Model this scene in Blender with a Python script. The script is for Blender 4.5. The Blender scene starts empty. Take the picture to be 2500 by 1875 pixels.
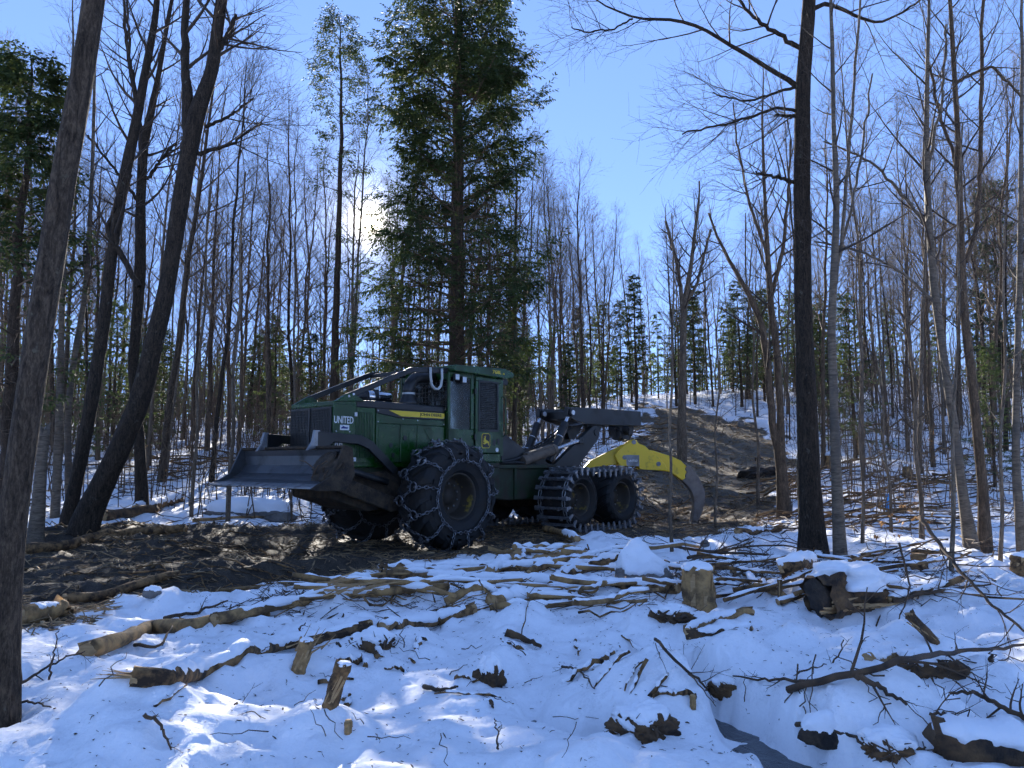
import bpy, bmesh, math, random
import numpy as np
from mathutils import Vector, Matrix

# ------------------------------------------------------------------ camera, sky, sun, exposure
F = 1853.0                      # focal length in pixels of the 2500 x 1875 photograph
CZ = 1.6                        # eye height
PIT = math.atan((1130 - 937.5) / F)
sc = bpy.context.scene
cam_data = bpy.data.cameras.new('camera')
cam = bpy.data.objects.new('camera', cam_data)
sc.collection.objects.link(cam)
cam_data.sensor_width = 36.0
cam_data.lens = 36.0 * F / 2500.0
cam_data.clip_start = 0.05
cam_data.clip_end = 3000.0
cam.location = (0, 0, CZ)
cam.rotation_euler = (math.pi / 2 + PIT, 0, 0)
sc.camera = cam

SUN_EL = math.radians(17.6)
SUN_AZ = math.radians(-10.9)    # from +Y towards +X
world = bpy.data.worlds.new('World')
sc.world = world
world.use_nodes = True
wn, wl = world.node_tree.nodes, world.node_tree.links
wn.clear()
w_out = wn.new('ShaderNodeOutputWorld')
w_bg = wn.new('ShaderNodeBackground')
w_sky = wn.new('ShaderNodeTexSky')
w_sky.sky_type = 'NISHITA'
w_sky.sun_disc = False
w_sky.sun_elevation = SUN_EL
w_sky.sun_rotation = SUN_AZ
w_sky.altitude = 300
w_sky.air_density = 0.6
w_sky.dust_density = 0.0
w_sky.ozone_density = 2.5
w_tint = wn.new('ShaderNodeMix')
w_tint.data_type = 'RGBA'; w_tint.blend_type = 'MULTIPLY'
w_tint.inputs[0].default_value = 1.0
w_tint.inputs[7].default_value = (0.50, 0.645, 1.0, 1)
w_gam = wn.new('ShaderNodeGamma'); w_gam.inputs[1].default_value = 0.5   # evens out the clear sky as a phone camera's tone curve does
wl.new(w_sky.outputs[0], w_gam.inputs[0])
wl.new(w_gam.outputs[0], w_tint.inputs[6])
# the sun's disc and the bright aureole of thin ice haze round it
SUN_VEC = (math.sin(SUN_AZ)*math.cos(SUN_EL), math.cos(SUN_AZ)*math.cos(SUN_EL), math.sin(SUN_EL))
w_co = wn.new('ShaderNodeTexCoord'); w_dot = wn.new('ShaderNodeVectorMath'); w_dot.operation = 'DOT_PRODUCT'
wl.new(w_co.outputs['Generated'], w_dot.inputs[0]); w_dot.inputs[1].default_value = SUN_VEC
w_sum = None
for power, amount in ((45000.0, 90.0), (5500.0, 10.0), (800.0, 1.5), (90.0, 0.15)):
    mx0 = wn.new('ShaderNodeMath'); mx0.operation = 'MAXIMUM'; mx0.inputs[1].default_value = 0.0; wl.new(w_dot.outputs['Value'], mx0.inputs[0])
    pw = wn.new('ShaderNodeMath'); pw.operation = 'POWER'; pw.inputs[1].default_value = power; wl.new(mx0.outputs[0], pw.inputs[0])
    ml = wn.new('ShaderNodeMath'); ml.operation = 'MULTIPLY_ADD'; ml.inputs[1].default_value = amount; wl.new(pw.outputs[0], ml.inputs[0])
    if w_sum is not None: wl.new(w_sum, ml.inputs[2])
    else: ml.inputs[2].default_value = 0.0
    w_sum = ml.outputs[0]
w_col = wn.new('ShaderNodeMix'); w_col.data_type = 'RGBA'; w_col.blend_type = 'MULTIPLY'; w_col.inputs[0].default_value = 1.0
w_col.inputs[7].default_value = (1.0, 0.86, 0.62, 1); wl.new(w_sum, w_col.inputs[6])
w_add = wn.new('ShaderNodeMix'); w_add.data_type = 'RGBA'; w_add.blend_type = 'ADD'; w_add.inputs[0].default_value = 1.0
wl.new(w_tint.outputs[2], w_add.inputs[6]); wl.new(w_col.outputs[2], w_add.inputs[7])
wl.new(w_add.outputs[2], w_bg.inputs[0])
w_bg.inputs[1].default_value = 0.15
wl.new(w_bg.outputs[0], w_out.inputs[0])

sun_data = bpy.data.lights.new('sun_lamp', 'SUN')
sun_data.energy = 3.2
sun_data.angle = math.radians(0.5)
sun_data.color = (1.0, 0.93, 0.82)
sun_lamp = bpy.data.objects.new('sun_lamp', sun_data)
sc.collection.objects.link(sun_lamp)
SUN_DIR = Vector((math.sin(SUN_AZ) * math.cos(SUN_EL), math.cos(SUN_AZ) * math.cos(SUN_EL), math.sin(SUN_EL)))
sun_lamp.rotation_euler = SUN_DIR.to_track_quat('Z', 'Y').to_euler()
sun_lamp.location = SUN_DIR * 300

sc.view_settings.view_transform = 'Standard'
sc.view_settings.look = 'None'
sc.view_settings.exposure = 2.15
sc.view_settings.gamma = 1.0
sc.view_settings.use_curve_mapping = False
sc.render.engine = 'CYCLES'
sc.cycles.max_bounces = 6
sc.cycles.diffuse_bounces = 3
sc.cycles.glossy_bounces = 2
sc.cycles.transmission_bounces = 3
sc.cycles.transparent_max_bounces = 8
sc.cycles.caustics_reflective = False
sc.cycles.caustics_refractive = False
sc.cycles.use_adaptive_sampling = True
sc.cycles.adaptive_threshold = 0.03
sc.cycles.adaptive_min_samples = 16
sc.cycles.use_denoising = True
sc.cycles.sample_clamp_indirect = 4.0
sc.render.film_transparent = False

COL = sc.collection
rng = np.random.default_rng(7)
random.seed(11)
R = math.radians

# ------------------------------------------------------------------ helpers: objects
def tag(o, label=None, cat=None, group=None, kind=None):
    if label: o['label'] = label
    if cat: o['category'] = cat
    if group: o['group'] = group
    if kind: o['kind'] = kind
    return o

def empty(name, loc=(0, 0, 0), rz=0.0, parent=None):
    o = bpy.data.objects.new(name, None)
    COL.objects.link(o)
    o.location = loc; o.rotation_euler = (0, 0, rz)
    o.empty_display_size = 0.2
    if parent: o.parent = parent
    return o

def link(name, me, parent=None, mat=None):
    o = bpy.data.objects.new(name, me)
    COL.objects.link(o)
    if parent: o.parent = parent
    if mat is not None and not me.materials:
        me.materials.append(mat)
    return o

def mesh_np(name, V, Fq, mat=None, smooth=True):
    """fast mesh from arrays; Fq is (M,3) or (M,4) or a list of such arrays"""
    me = bpy.data.meshes.new(name)
    V = np.ascontiguousarray(V, dtype=np.float32)
    fl = Fq if isinstance(Fq, list) else [Fq]
    fl = [f for f in fl if len(f)]
    loops = np.concatenate([f.reshape(-1) for f in fl]).astype(np.int32)
    tot = np.concatenate([np.full(len(f), f.shape[1], dtype=np.int32) for f in fl])
    start = np.concatenate([[0], np.cumsum(tot)[:-1]]).astype(np.int32)
    me.vertices.add(len(V)); me.vertices.foreach_set('co', V.reshape(-1))
    me.loops.add(len(loops)); me.loops.foreach_set('vertex_index', loops)
    me.polygons.add(len(tot)); me.polygons.foreach_set('loop_start', start)
    me.polygons.foreach_set('loop_total', tot)
    if smooth:
        me.polygons.foreach_set('use_smooth', np.ones(len(tot), dtype=bool))
    me.update(calc_edges=True)
    if mat is not None: me.materials.append(mat)
    return me

class MB:
    """collects simple solids, then links them as one mesh object"""
    def __init__(s): s.v = []; s.f = []
    def add(s, vs, fs):
        o = len(s.v)
        s.v += [tuple(map(float, p)) for p in vs]
        s.f += [tuple(i + o for i in f) for f in fs]
        return s
    def box(s, x0, x1, y0, y1, z0, z1):
        return s.add([(x0,y0,z0),(x1,y0,z0),(x1,y1,z0),(x0,y1,z0),(x0,y0,z1),(x1,y0,z1),(x1,y1,z1),(x0,y1,z1)],
                     [(3,2,1,0),(4,5,6,7),(0,1,5,4),(1,2,6,5),(2,3,7,6),(3,0,4,7)])
    def prism(s, poly, y0, y1, axis='y'):
        """polygon in (x,z) extruded along y (axis='y'), or (y,z) along x ('x'), or (x,y) along z ('z')"""
        n = len(poly)
        def P(p, t):
            return (p[0], t, p[1]) if axis == 'y' else ((t, p[0], p[1]) if axis == 'x' else (p[0], p[1], t))
        vs = [P(p, y0) for p in poly] + [P(p, y1) for p in poly]
        fs = [tuple(range(n)), tuple(range(2*n-1, n-1, -1))]
        fs += [(i, i+n, (i+1) % n + n, (i+1) % n) for i in range(n)]
        return s.add(vs, fs)
    def bar(s, p, q, r, k=8, r2=None):
        p = Vector(p); q = Vector(q); d = (q - p)
        z = d.normalized(); x = z.orthogonal().normalized(); y = z.cross(x)
        r2 = r if r2 is None else r2
        vs = [];
        for c, rr in ((p, r), (q, r2)):
            for i in range(k):
                a = 2*math.pi*i/k
                vs.append(c + x*math.cos(a)*rr + y*math.sin(a)*rr)
        fs = [(i, (i+1) % k, (i+1) % k + k, i+k) for i in range(k)]
        fs += [tuple(range(k-1, -1, -1)), tuple(range(k, 2*k))]
        return s.add(vs, fs)
    def beam(s, p, q, w, h, up=(0,0,1)):
        """rectangular bar from p to q, w sideways, h along up"""
        p = Vector(p); q = Vector(q); z = (q-p).normalized(); u = Vector(up)
        x = z.cross(u).normalized(); u = x.cross(z).normalized()
        vs = [c + x*sx*w/2 + u*su*h/2 for c in (p, q) for sx, su in ((-1,-1),(1,-1),(1,1),(-1,1))]
        return s.add(vs, [(3,2,1,0),(4,5,6,7),(0,1,5,4),(1,2,6,5),(2,3,7,6),(3,0,4,7)])
    def path(s, pts, r, k=8):
        pts = [Vector(p) for p in pts]; n = len(pts)
        rs = r if isinstance(r, (list, tuple)) else [r]*n
        vs = []; ref = None
        for i, p in enumerate(pts):
            t = (pts[min(i+1, n-1)] - pts[max(i-1, 0)]).normalized()
            if ref is None: ref = t.orthogonal().normalized()
            ref = (ref - t*ref.dot(t)).normalized(); b = t.cross(ref)
            for j in range(k):
                a = 2*math.pi*j/k
                vs.append(p + ref*math.cos(a)*rs[i] + b*math.sin(a)*rs[i])
        fs = [(i*k+j, i*k+(j+1) % k, (i+1)*k+(j+1) % k, (i+1)*k+j) for i in range(n-1) for j in range(k)]
        fs += [tuple(range(k-1, -1, -1)), tuple(range((n-1)*k, n*k))]
        return s.add(vs, fs)
    def lathe(s, prof, k=32, axis='y', c=(0,0,0), closed=True):
        """prof: (radius, along) pairs turned about an axis through c"""
        n = len(prof); vs = []
        for j in range(k):
            a = 2*math.pi*j/k
            for (r, t) in prof:
                p = (r*math.cos(a), t, r*math.sin(a)) if axis == 'y' else ((t, r*math.cos(a), r*math.sin(a)) if axis == 'x' else (r*math.cos(a), r*math.sin(a), t))
                vs.append((p[0]+c[0], p[1]+c[1], p[2]+c[2]))
        m = n if closed else n-1
        fs = [(j*n+i, j*n+(i+1) % n, ((j+1) % k)*n+(i+1) % n, ((j+1) % k)*n+i) for j in range(k) for i in range(m)]
        return s.add(vs, fs)
    def torus(s, M4, a, b, r, k=10, j=4, off=0.0):
        """oval ring, half axes a,b, wire radius r, placed by the matrix M4"""
        vs = []
        for i in range(k):
            t = 2*math.pi*i/k
            c = Vector((a*math.cos(t), b*math.sin(t), 0)); n = Vector((math.cos(t)*b, math.sin(t)*a, 0)).normalized()
            for q in range(j):
                p = 2*math.pi*q/j + off
                vs.append(M4 @ (c + n*r*math.cos(p) + Vector((0,0,r*math.sin(p)))))
        fs = [(i*j+q, ((i+1) % k)*j+q, ((i+1) % k)*j+(q+1) % j, i*j+(q+1) % j) for i in range(k) for q in range(j)]
        return s.add(vs, fs)
    def mesh(s, name, mat=None, smooth=False):
        me = bpy.data.meshes.new(name)
        me.from_pydata(s.v, [], s.f); me.update()
        bm = bmesh.new(); bm.from_mesh(me)
        bmesh.ops.recalc_face_normals(bm, faces=bm.faces); bm.to_mesh(me); bm.free()
        if mat is not None: me.materials.append(mat)
        if smooth: me.polygons.foreach_set('use_smooth', np.ones(len(me.polygons), dtype=bool))
        return me
    def build(s, name, mat, parent=None, bevel=0.0, smooth=False, seg=2):
        o = link(name, s.mesh(name, mat, smooth), parent)
        if bevel:
            b = o.modifiers.new('bevel', 'BEVEL'); b.width = bevel; b.segments = seg
            b.limit_method = 'ANGLE'; b.angle_limit = R(35); b.harden_normals = False
        return o

# ------------------------------------------------------------------ helpers: noise
def _hash(ix, iy, seed):
    h = (ix.astype(np.int64)*374761393 + iy.astype(np.int64)*668265263 + seed*1442695041) & 0xffffffff
    h = ((h ^ (h >> 13))*1274126177) & 0xffffffff
    return ((h ^ (h >> 16)) & 0xffff)/65535.0
def vnoise(x, y, seed=0):
    x = np.asarray(x, float); y = np.asarray(y, float)
    ix = np.floor(x); iy = np.floor(y); fx = x-ix; fy = y-iy
    fx = fx*fx*fx*(fx*(fx*6-15)+10); fy = fy*fy*fy*(fy*(fy*6-15)+10)
    ix = ix.astype(np.int64); iy = iy.astype(np.int64)
    a = _hash(ix, iy, seed); b = _hash(ix+1, iy, seed); c = _hash(ix, iy+1, seed); d = _hash(ix+1, iy+1, seed)
    return (a*(1-fx)+b*fx)*(1-fy)+(c*(1-fx)+d*fx)*fy*1.0 - 0.5
def fbm(x, y, seed=0, octv=4, lac=2.05, gain=0.5):
    s = 0.0; a = 1.0; f = 1.0
    for i in range(octv):
        s = s + a*vnoise(np.asarray(x)*f+17.3*i, np.asarray(y)*f-9.1*i, seed+i*31); a *= gain; f *= lac
    return s
def smooth01(t):
    t = np.clip(t, 0, 1); return t*t*(3-2*t)

# ------------------------------------------------------------------ helpers: materials
def new_mat(name):
    m = bpy.data.materials.new(name); m.use_nodes = True
    nt = m.node_tree; nt.nodes.clear()
    return m, nt.nodes, nt.links
def ramp(N, stops):
    r = N.new('ShaderNodeValToRGB'); e = r.color_ramp.elements
    e[0].position, e[0].color = stops[0][0], (*stops[0][1], 1)
    e[1].position, e[1].color = stops[-1][0], (*stops[-1][1], 1)
    for p, c in stops[1:-1]:
        x = e.new(p); x.color = (*c, 1)
    return r
def noise_node(N, L, scale, detail=5, rough=0.55, vec=None, dist=0.0):
    n = N.new('ShaderNodeTexNoise'); n.inputs['Scale'].default_value = scale
    n.inputs['Detail'].default_value = detail; n.inputs['Roughness'].default_value = rough
    n.inputs['Distortion'].default_value = dist
    if vec is not None: L.new(vec, n.inputs['Vector'])
    return n
def coords(N, L, kind='Object', scale=(1,1,1), randomize=True):
    t = N.new('ShaderNodeTexCoord'); mp = N.new('ShaderNodeMapping'); mp.inputs['Scale'].default_value = scale
    L.new(t.outputs[kind], mp.inputs['Vector'])
    if randomize:
        oi = N.new('ShaderNodeObjectInfo'); mul = N.new('ShaderNodeMath'); mul.operation = 'MULTIPLY'; mul.inputs[1].default_value = 37.0
        L.new(oi.outputs['Random'], mul.inputs[0]); L.new(mul.outputs[0], mp.inputs['Location'])
    return mp.outputs[0]
def bump(N, L, h, strength, dist):
    b = N.new('ShaderNodeBump'); b.inputs['Strength'].default_value = strength; b.inputs['Distance'].default_value = dist
    L.new(h, b.inputs['Height']); return b.outputs[0]
def principled(N, L, **k):
    p = N.new('ShaderNodeBsdfPrincipled'); o = N.new('ShaderNodeOutputMaterial'); L.new(p.outputs[0], o.inputs[0])
    for a, v in k.items():
        p.inputs[a.replace('_', ' ')].default_value = v
    return p

def mat_two(name, c1, c2, scale=4, rough=(0.5, 0.8), metal=0.0, bumpd=0.0, lo=0.35, hi=0.65, stretch=(1,1,1), spec=0.5, bscale=None, kind='Object'):
    """a base colour broken by a second one (dirt, rust, wear) in noise patches"""
    m, N, L = new_mat(name)
    v = coords(N, L, kind, stretch)
    n = noise_node(N, L, scale, 8, 0.62, v)
    r = ramp(N, [(lo, c1), (hi, c2)]); L.new(n.outputs[0], r.inputs[0])
    p = principled(N, L, Metallic=metal, Specular_IOR_Level=spec)
    L.new(r.outputs[0], p.inputs['Base Color'])
    rr = ramp(N, [(lo, (rough[0],)*3), (hi, (rough[1],)*3)]); L.new(n.outputs[0], rr.inputs[0]); L.new(rr.outputs[0], p.inputs['Roughness'])
    if bumpd:
        n2 = noise_node(N, L, bscale or scale*4, 6, 0.6, v)
        L.new(bump(N, L, n2.outputs[0], 0.6, bumpd), p.inputs['Normal'])
    return m

def mat_bark(name, dark, light, lichen=None, vs=15.0, ridge=0.02):
    """furrowed bark: two noises stretched along the stem, pale lichen patches"""
    m, N, L = new_mat(name)
    v = coords(N, L, 'Object', (vs, vs, vs*0.2))
    n = noise_node(N, L, 1.6, 6, 0.7, v, 0.9)
    v3 = coords(N, L, 'Object', (vs*2.2, vs*2.2, vs*0.8)); n3 = noise_node(N, L, 2.2, 6, 0.75, v3, 0.4)
    av = N.new('ShaderNodeMath'); av.operation = 'MULTIPLY_ADD'; av.inputs[1].default_value = 0.45; L.new(n3.outputs[0], av.inputs[0])
    hf = N.new('ShaderNodeMath'); hf.operation = 'MULTIPLY'; hf.inputs[1].default_value = 0.55; L.new(n.outputs[0], hf.inputs[0]); L.new(hf.outputs[0], av.inputs[2])
    r = ramp(N, [(0.40, dark), (0.5, tuple(0.6*a+0.4*b for a, b in zip(dark, light))), (0.60, light)])
    L.new(av.outputs[0], r.inputs[0])
    col = r.outputs[0]
    if lichen:
        v2 = coords(N, L, 'Object', (1, 1, 0.7))
        n2 = noise_node(N, L, 9.0, 9, 0.75, v2)
        r2 = ramp(N, [(0.60, (0, 0, 0)), (0.66, (0.8, 0.8, 0.8))]); L.new(n2.outputs[0], r2.inputs[0])
        mx = N.new('ShaderNodeMix'); mx.data_type = 'RGBA'
        L.new(r2.outputs[0], mx.inputs[0]); L.new(col, mx.inputs[6]); mx.inputs[7].default_value = (*lichen, 1)
        col = mx.outputs[2]
    p = principled(N, L, Roughness=0.9, Specular_IOR_Level=0.25)
    L.new(col, p.inputs['Base Color'])
    L.new(bump(N, L, av.outputs[0], 1.0, ridge), p.inputs['Normal'])
    return m

def mat_birch(name, pale, dark):
    m, N, L = new_mat(name)
    v = coords(N, L, 'Object', (2.4, 2.4, 11))
    n = noise_node(N, L, 2.4, 9, 0.72, v, 0.8)
    r = ramp(N, [(0.38, dark), (0.5, tuple(0.6*a+0.4*b for a, b in zip(pale, dark))), (0.62, pale)]); L.new(n.outputs[0], r.inputs[0])
    v2 = coords(N, L, 'Object', (1, 1, 0.5)); n2 = noise_node(N, L, 2.5, 6, 0.6, v2)
    mx = N.new('ShaderNodeMix'); mx.data_type = 'RGBA'; r2 = ramp(N, [(0.5, (0,0,0)), (0.68, (1,1,1))]); L.new(n2.outputs[0], r2.inputs[0])
    L.new(r2.outputs[0], mx.inputs[0]); L.new(r.outputs[0], mx.inputs[6]); mx.inputs[7].default_value = (0.07, 0.06, 0.05, 1)
    p = principled(N, L, Roughness=0.75, Specular_IOR_Level=0.3)
    L.new(mx.outputs[2], p.inputs['Base Color']); L.new(bump(N, L, n.outputs[0], 0.5, 0.006), p.inputs['Normal'])
    return m

def mat_needles(name, c1, c2, trans=0.45):
    m, N, L = new_mat(name)
    v = coords(N, L, 'Object', (1,1,1))
    n = noise_node(N, L, 1.3, 4, 0.6, v)
    r = ramp(N, [(0.35, c1), (0.65, c2)]); L.new(n.outputs[0], r.inputs[0])
    d = N.new('ShaderNodeBsdfPrincipled'); d.inputs['Roughness'].default_value = 0.6; d.inputs['Specular IOR Level'].default_value = 0.3
    t = N.new('ShaderNodeBsdfTranslucent'); mx = N.new('ShaderNodeMixShader'); mx.inputs[0].default_value = trans
    L.new(r.outputs[0], d.inputs['Base Color']); L.new(r.outputs[0], t.inputs[0])
    o = N.new('ShaderNodeOutputMaterial'); L.new(d.outputs[0], mx.inputs[1]); L.new(t.outputs[0], mx.inputs[2]); L.new(mx.outputs[0], o.inputs[0])
    return m

def mat_glass(name, tint=(0.8,0.85,0.85), rough=0.05, dirt=0.25):
    """thin dusty pane: clear, mirror-like by Fresnel, with a film of dust"""
    m, N, L = new_mat(name)
    tr = N.new('ShaderNodeBsdfTransparent'); tr.inputs[0].default_value = (*tint, 1)
    gl = N.new('ShaderNodeBsdfGlossy'); gl.inputs['Roughness'].default_value = rough
    fr = N.new('ShaderNodeFresnel'); fr.inputs[0].default_value = 1.45
    mx = N.new('ShaderNodeMixShader'); L.new(fr.outputs[0], mx.inputs[0]); L.new(tr.outputs[0], mx.inputs[1]); L.new(gl.outputs[0], mx.inputs[2])
    df = N.new('ShaderNodeBsdfDiffuse'); df.inputs[0].default_value = (0.06, 0.05, 0.04, 1)
    n = noise_node(N, L, 5, 6, 0.6, coords(N, L)); r = ramp(N, [(0.4, (0.05,)*3), (0.7, (dirt*2,)*3)]); L.new(n.outputs[0], r.inputs[0])
    m2 = N.new('ShaderNodeMixShader'); L.new(r.outputs[0], m2.inputs[0]); L.new(mx.outputs[0], m2.inputs[1]); L.new(df.outputs[0], m2.inputs[2])
    o = N.new('ShaderNodeOutputMaterial'); L.new(m2.outputs[0], o.inputs[0])
    return m

def mat_ground():
    m, N, L = new_mat('snow_and_mud')
    g = coords(N, L, 'Object', (1,1,1), False)
    att = N.new('ShaderNodeAttribute'); att.attribute_name = 'mud'
    # snow
    s1 = noise_node(N, L, 22, 9, 0.68, g, 0.3); s2 = noise_node(N, L, 4.5, 5, 0.55, g)
    s3 = noise_node(N, L, 55, 8, 0.75, g)
    sa = N.new('ShaderNodeMath'); sa.operation = 'MULTIPLY_ADD'; sa.inputs[1].default_value = 0.5; L.new(s3.outputs[0], sa.inputs[0])
    sh = N.new('ShaderNodeMath'); sh.operation = 'MULTIPLY'; sh.inputs[1].default_value = 0.5; L.new(s2.outputs[0], sh.inputs[0]); L.new(sh.outputs[0], sa.inputs[2])
    sr = ramp(N, [(0.34, (0.74, 0.745, 0.755)), (0.46, (0.90, 0.905, 0.915)), (0.6, (0.95, 0.952, 0.958))]); L.new(sa.outputs[0], sr.inputs[0])
    # mud
    m1 = noise_node(N, L, 5.5, 9, 0.68, g, 0.4); m2 = noise_node(N, L, 42, 7, 0.7, g, 0.8)
    mr = ramp(N, [(0.3, (0.012, 0.0085, 0.0055)), (0.48, (0.040, 0.029, 0.019)), (0.62, (0.095, 0.071, 0.046)), (0.8, (0.20, 0.15, 0.095))])
    ad = N.new('ShaderNodeMath'); ad.operation = 'MULTIPLY_ADD'; ad.inputs[1].default_value = 0.55
    L.new(m2.outputs[0], ad.inputs[0])
    hf = N.new('ShaderNodeMath'); hf.operation = 'MULTIPLY'; hf.inputs[1].default_value = 0.5; L.new(m1.outputs[0], hf.inputs[0]); L.new(hf.outputs[0], ad.inputs[2])
    L.new(ad.outputs[0], mr.inputs[0])
    hill_sun = N.new('ShaderNodeAttribute'); hill_sun.attribute_name = 'hill_sun'      # sunlight painted in: the same soil made lighter up the hill
    mr2 = ramp(N, [(0.34, (0.042, 0.031, 0.02)), (0.5, (0.12, 0.092, 0.058)), (0.7, (0.25, 0.195, 0.125))]); L.new(ad.outputs[0], mr2.inputs[0])
    mud_sunlit = N.new('ShaderNodeMix'); mud_sunlit.data_type = 'RGBA'; L.new(hill_sun.outputs['Fac'], mud_sunlit.inputs[0]); L.new(mr.outputs[0], mud_sunlit.inputs[6]); L.new(mr2.outputs[0], mud_sunlit.inputs[7])
    # ragged border: mud mask pushed by fine noise
    mm = N.new('ShaderNodeMath'); mm.operation = 'MULTIPLY_ADD'; mm.inputs[1].default_value = 0.75; mm.inputs[2].default_value = -0.375
    e1 = noise_node(N, L, 11, 8, 0.72, g, 0.5); L.new(e1.outputs[0], mm.inputs[0])
    ad2 = N.new('ShaderNodeMath'); ad2.operation = 'ADD'; L.new(mm.outputs[0], ad2.inputs[0]); L.new(att.outputs['Fac'], ad2.inputs[1])
    er = ramp(N, [(0.42, (0,0,0)), (0.56, (1,1,1))]); L.new(ad2.outputs[0], er.inputs[0])
    mx = N.new('ShaderNodeMix'); mx.data_type = 'RGBA'
    L.new(er.outputs[0], mx.inputs[0]); L.new(sr.outputs[0], mx.inputs[6]); L.new(mud_sunlit.outputs[2], mx.inputs[7])
    p = principled(N, L, Specular_IOR_Level=0.35)
    L.new(mx.outputs[2], p.inputs['Base Color'])
    rr = ramp(N, [(0.0, (0.62,)*3), (1.0, (0.72,)*3)]); L.new(er.outputs[0], rr.inputs[0]); L.new(rr.outputs[0], p.inputs['Roughness'])
    bs = N.new('ShaderNodeBump'); bs.inputs['Strength'].default_value = 0.6; bs.inputs['Distance'].default_value = 0.022; L.new(s1.outputs[0], bs.inputs['Height'])
    bm_ = N.new('ShaderNodeBump'); bm_.inputs['Strength'].default_value = 1.0; bm_.inputs['Distance'].default_value = 0.05; L.new(ad.outputs[0], bm_.inputs['Height'])
    vm = N.new('ShaderNodeMix'); vm.data_type = 'VECTOR'; L.new(er.outputs[0], vm.inputs[0]); L.new(bs.outputs[0], vm.inputs[4]); L.new(bm_.outputs[0], vm.inputs[5])
    L.new(vm.outputs[1], p.inputs['Normal'])
    return m

def mat_snow(name='snow'):
    m, N, L = new_mat(name)
    g = coords(N, L, 'Object', (1,1,1))
    s1 = noise_node(N, L, 24, 9, 0.68, g, 0.3); s2 = noise_node(N, L, 6, 5, 0.6, g)
    sr = ramp(N, [(0.3, (0.88, 0.89, 0.91)), (0.7, (0.94, 0.945, 0.955))]); L.new(s2.outputs[0], sr.inputs[0])
    p = principled(N, L, Roughness=0.62, Specular_IOR_Level=0.35); L.new(sr.outputs[0], p.inputs['Base Color'])
    L.new(bump(N, L, s1.outputs[0], 0.6, 0.022), p.inputs['Normal'])
    return m

def mat_water():
    m, N, L = new_mat('stream_water')
    g = coords(N, L, 'Object', (1, 0.55, 1), False)
    n = noise_node(N, L, 14, 5, 0.55, g, 1.5)
    p = principled(N, L, Roughness=0.06, Base_Color=(0.012, 0.016, 0.018, 1), Specular_IOR_Level=0.6)
    L.new(bump(N, L, n.outputs[0], 0.22, 0.02), p.inputs['Normal'])
    return m

M = {}
M['ground'] = mat_ground()
M['snow'] = mat_snow()
M['water'] = mat_water()
M['bark_maple'] = mat_bark('bark_maple', (0.0178, 0.0117, 0.0068), (0.1188, 0.0827, 0.0524), (0.1307, 0.1120, 0.0775))
M['bark_dark'] = mat_bark('bark_dark', (0.0091, 0.0064, 0.0039), (0.0616, 0.0431, 0.0278), (0.1037, 0.0931, 0.0697))
M['bark_grey'] = mat_bark('bark_grey', (0.0605, 0.0435, 0.0284), (0.2246, 0.1653, 0.1127), (0.2592, 0.2134, 0.1525), 11.0, 0.008)  # lifted tone stands in for haze over the background stems
M['bark_brown'] = mat_bark('bark_brown', (0.0432, 0.0279, 0.0166), (0.1728, 0.1148, 0.0697), None, 11.0, 0.008)  # also lightened in place of distance haze
M['bark_hemlock'] = mat_bark('bark_hemlock', (0.0246, 0.0158, 0.0096), (0.0983, 0.0663, 0.0431), None, 12.0)
M['birch'] = mat_birch('bark_birch', (0.1814, 0.1358, 0.0928), (0.0648, 0.0466, 0.0305))
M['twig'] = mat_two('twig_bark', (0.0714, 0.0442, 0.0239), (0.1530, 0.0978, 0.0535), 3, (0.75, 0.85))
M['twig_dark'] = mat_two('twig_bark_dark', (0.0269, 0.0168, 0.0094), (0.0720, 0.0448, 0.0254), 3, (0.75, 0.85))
M['needle_hemlock'] = mat_needles('needles_hemlock', (0.0320, 0.0496, 0.0160), (0.0800, 0.1040, 0.0320), 0.45)
M['needle_fir'] = mat_needles('needles_fir', (0.05, 0.08, 0.024), (0.13, 0.16, 0.048), 0.5)
M['needle_pine'] = mat_needles('needles_pine', (0.035, 0.06, 0.03), (0.08, 0.11, 0.05), 0.45)
M['dead_leaf'] = mat_needles('beech_leaf', (0.30, 0.15, 0.05), (0.48, 0.27, 0.11), 0.5)
M['log_bark'] = mat_two('log_bark', (0.0378, 0.0223, 0.0116), (0.2700, 0.1503, 0.0622), 9, (0.8, 0.95), 0, 0.02, 0.40, 0.60, (1,1,1), 0.3, 26)
M['log_peeled'] = mat_two('log_peeled', (0.1080, 0.0640, 0.0298), (0.4320, 0.2522, 0.0995), 7, (0.75, 0.9), 0, 0.014, 0.38, 0.62, (1,1,1), 0.3, 30)
M['wood_raw'] = mat_two('wood_raw', (0.2916, 0.1649, 0.0663), (0.4968, 0.3104, 0.1409), 9, (0.75, 0.9), 0, 0.01, 0.3, 0.7, (1, 1, 5))
M['wood_rot'] = mat_two('wood_rotten', (0.0216, 0.0120, 0.0059), (0.2040, 0.1100, 0.0444), 6, (0.85, 0.95), 0, 0.03, 0.35, 0.7)
M['stick'] = mat_two('stick_bark', (0.0306, 0.0187, 0.0100), (0.1224, 0.0723, 0.0377), 8, (0.8, 0.95))
M['chip'] = mat_two('wood_chip', (0.0972, 0.0601, 0.0298), (0.4536, 0.3007, 0.1492), 1.7, (0.8, 0.9), kind='Object')
M['rock'] = mat_two('boulder_stone', (0.09, 0.085, 0.08), (0.22, 0.19, 0.16), 5, (0.8, 0.9), 0, 0.02)
M['soil'] = mat_two('dark_soil', (0.016, 0.011, 0.008), (0.085, 0.058, 0.036), 7, (0.85, 0.95), 0, 0.05, 0.38, 0.68)
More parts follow.
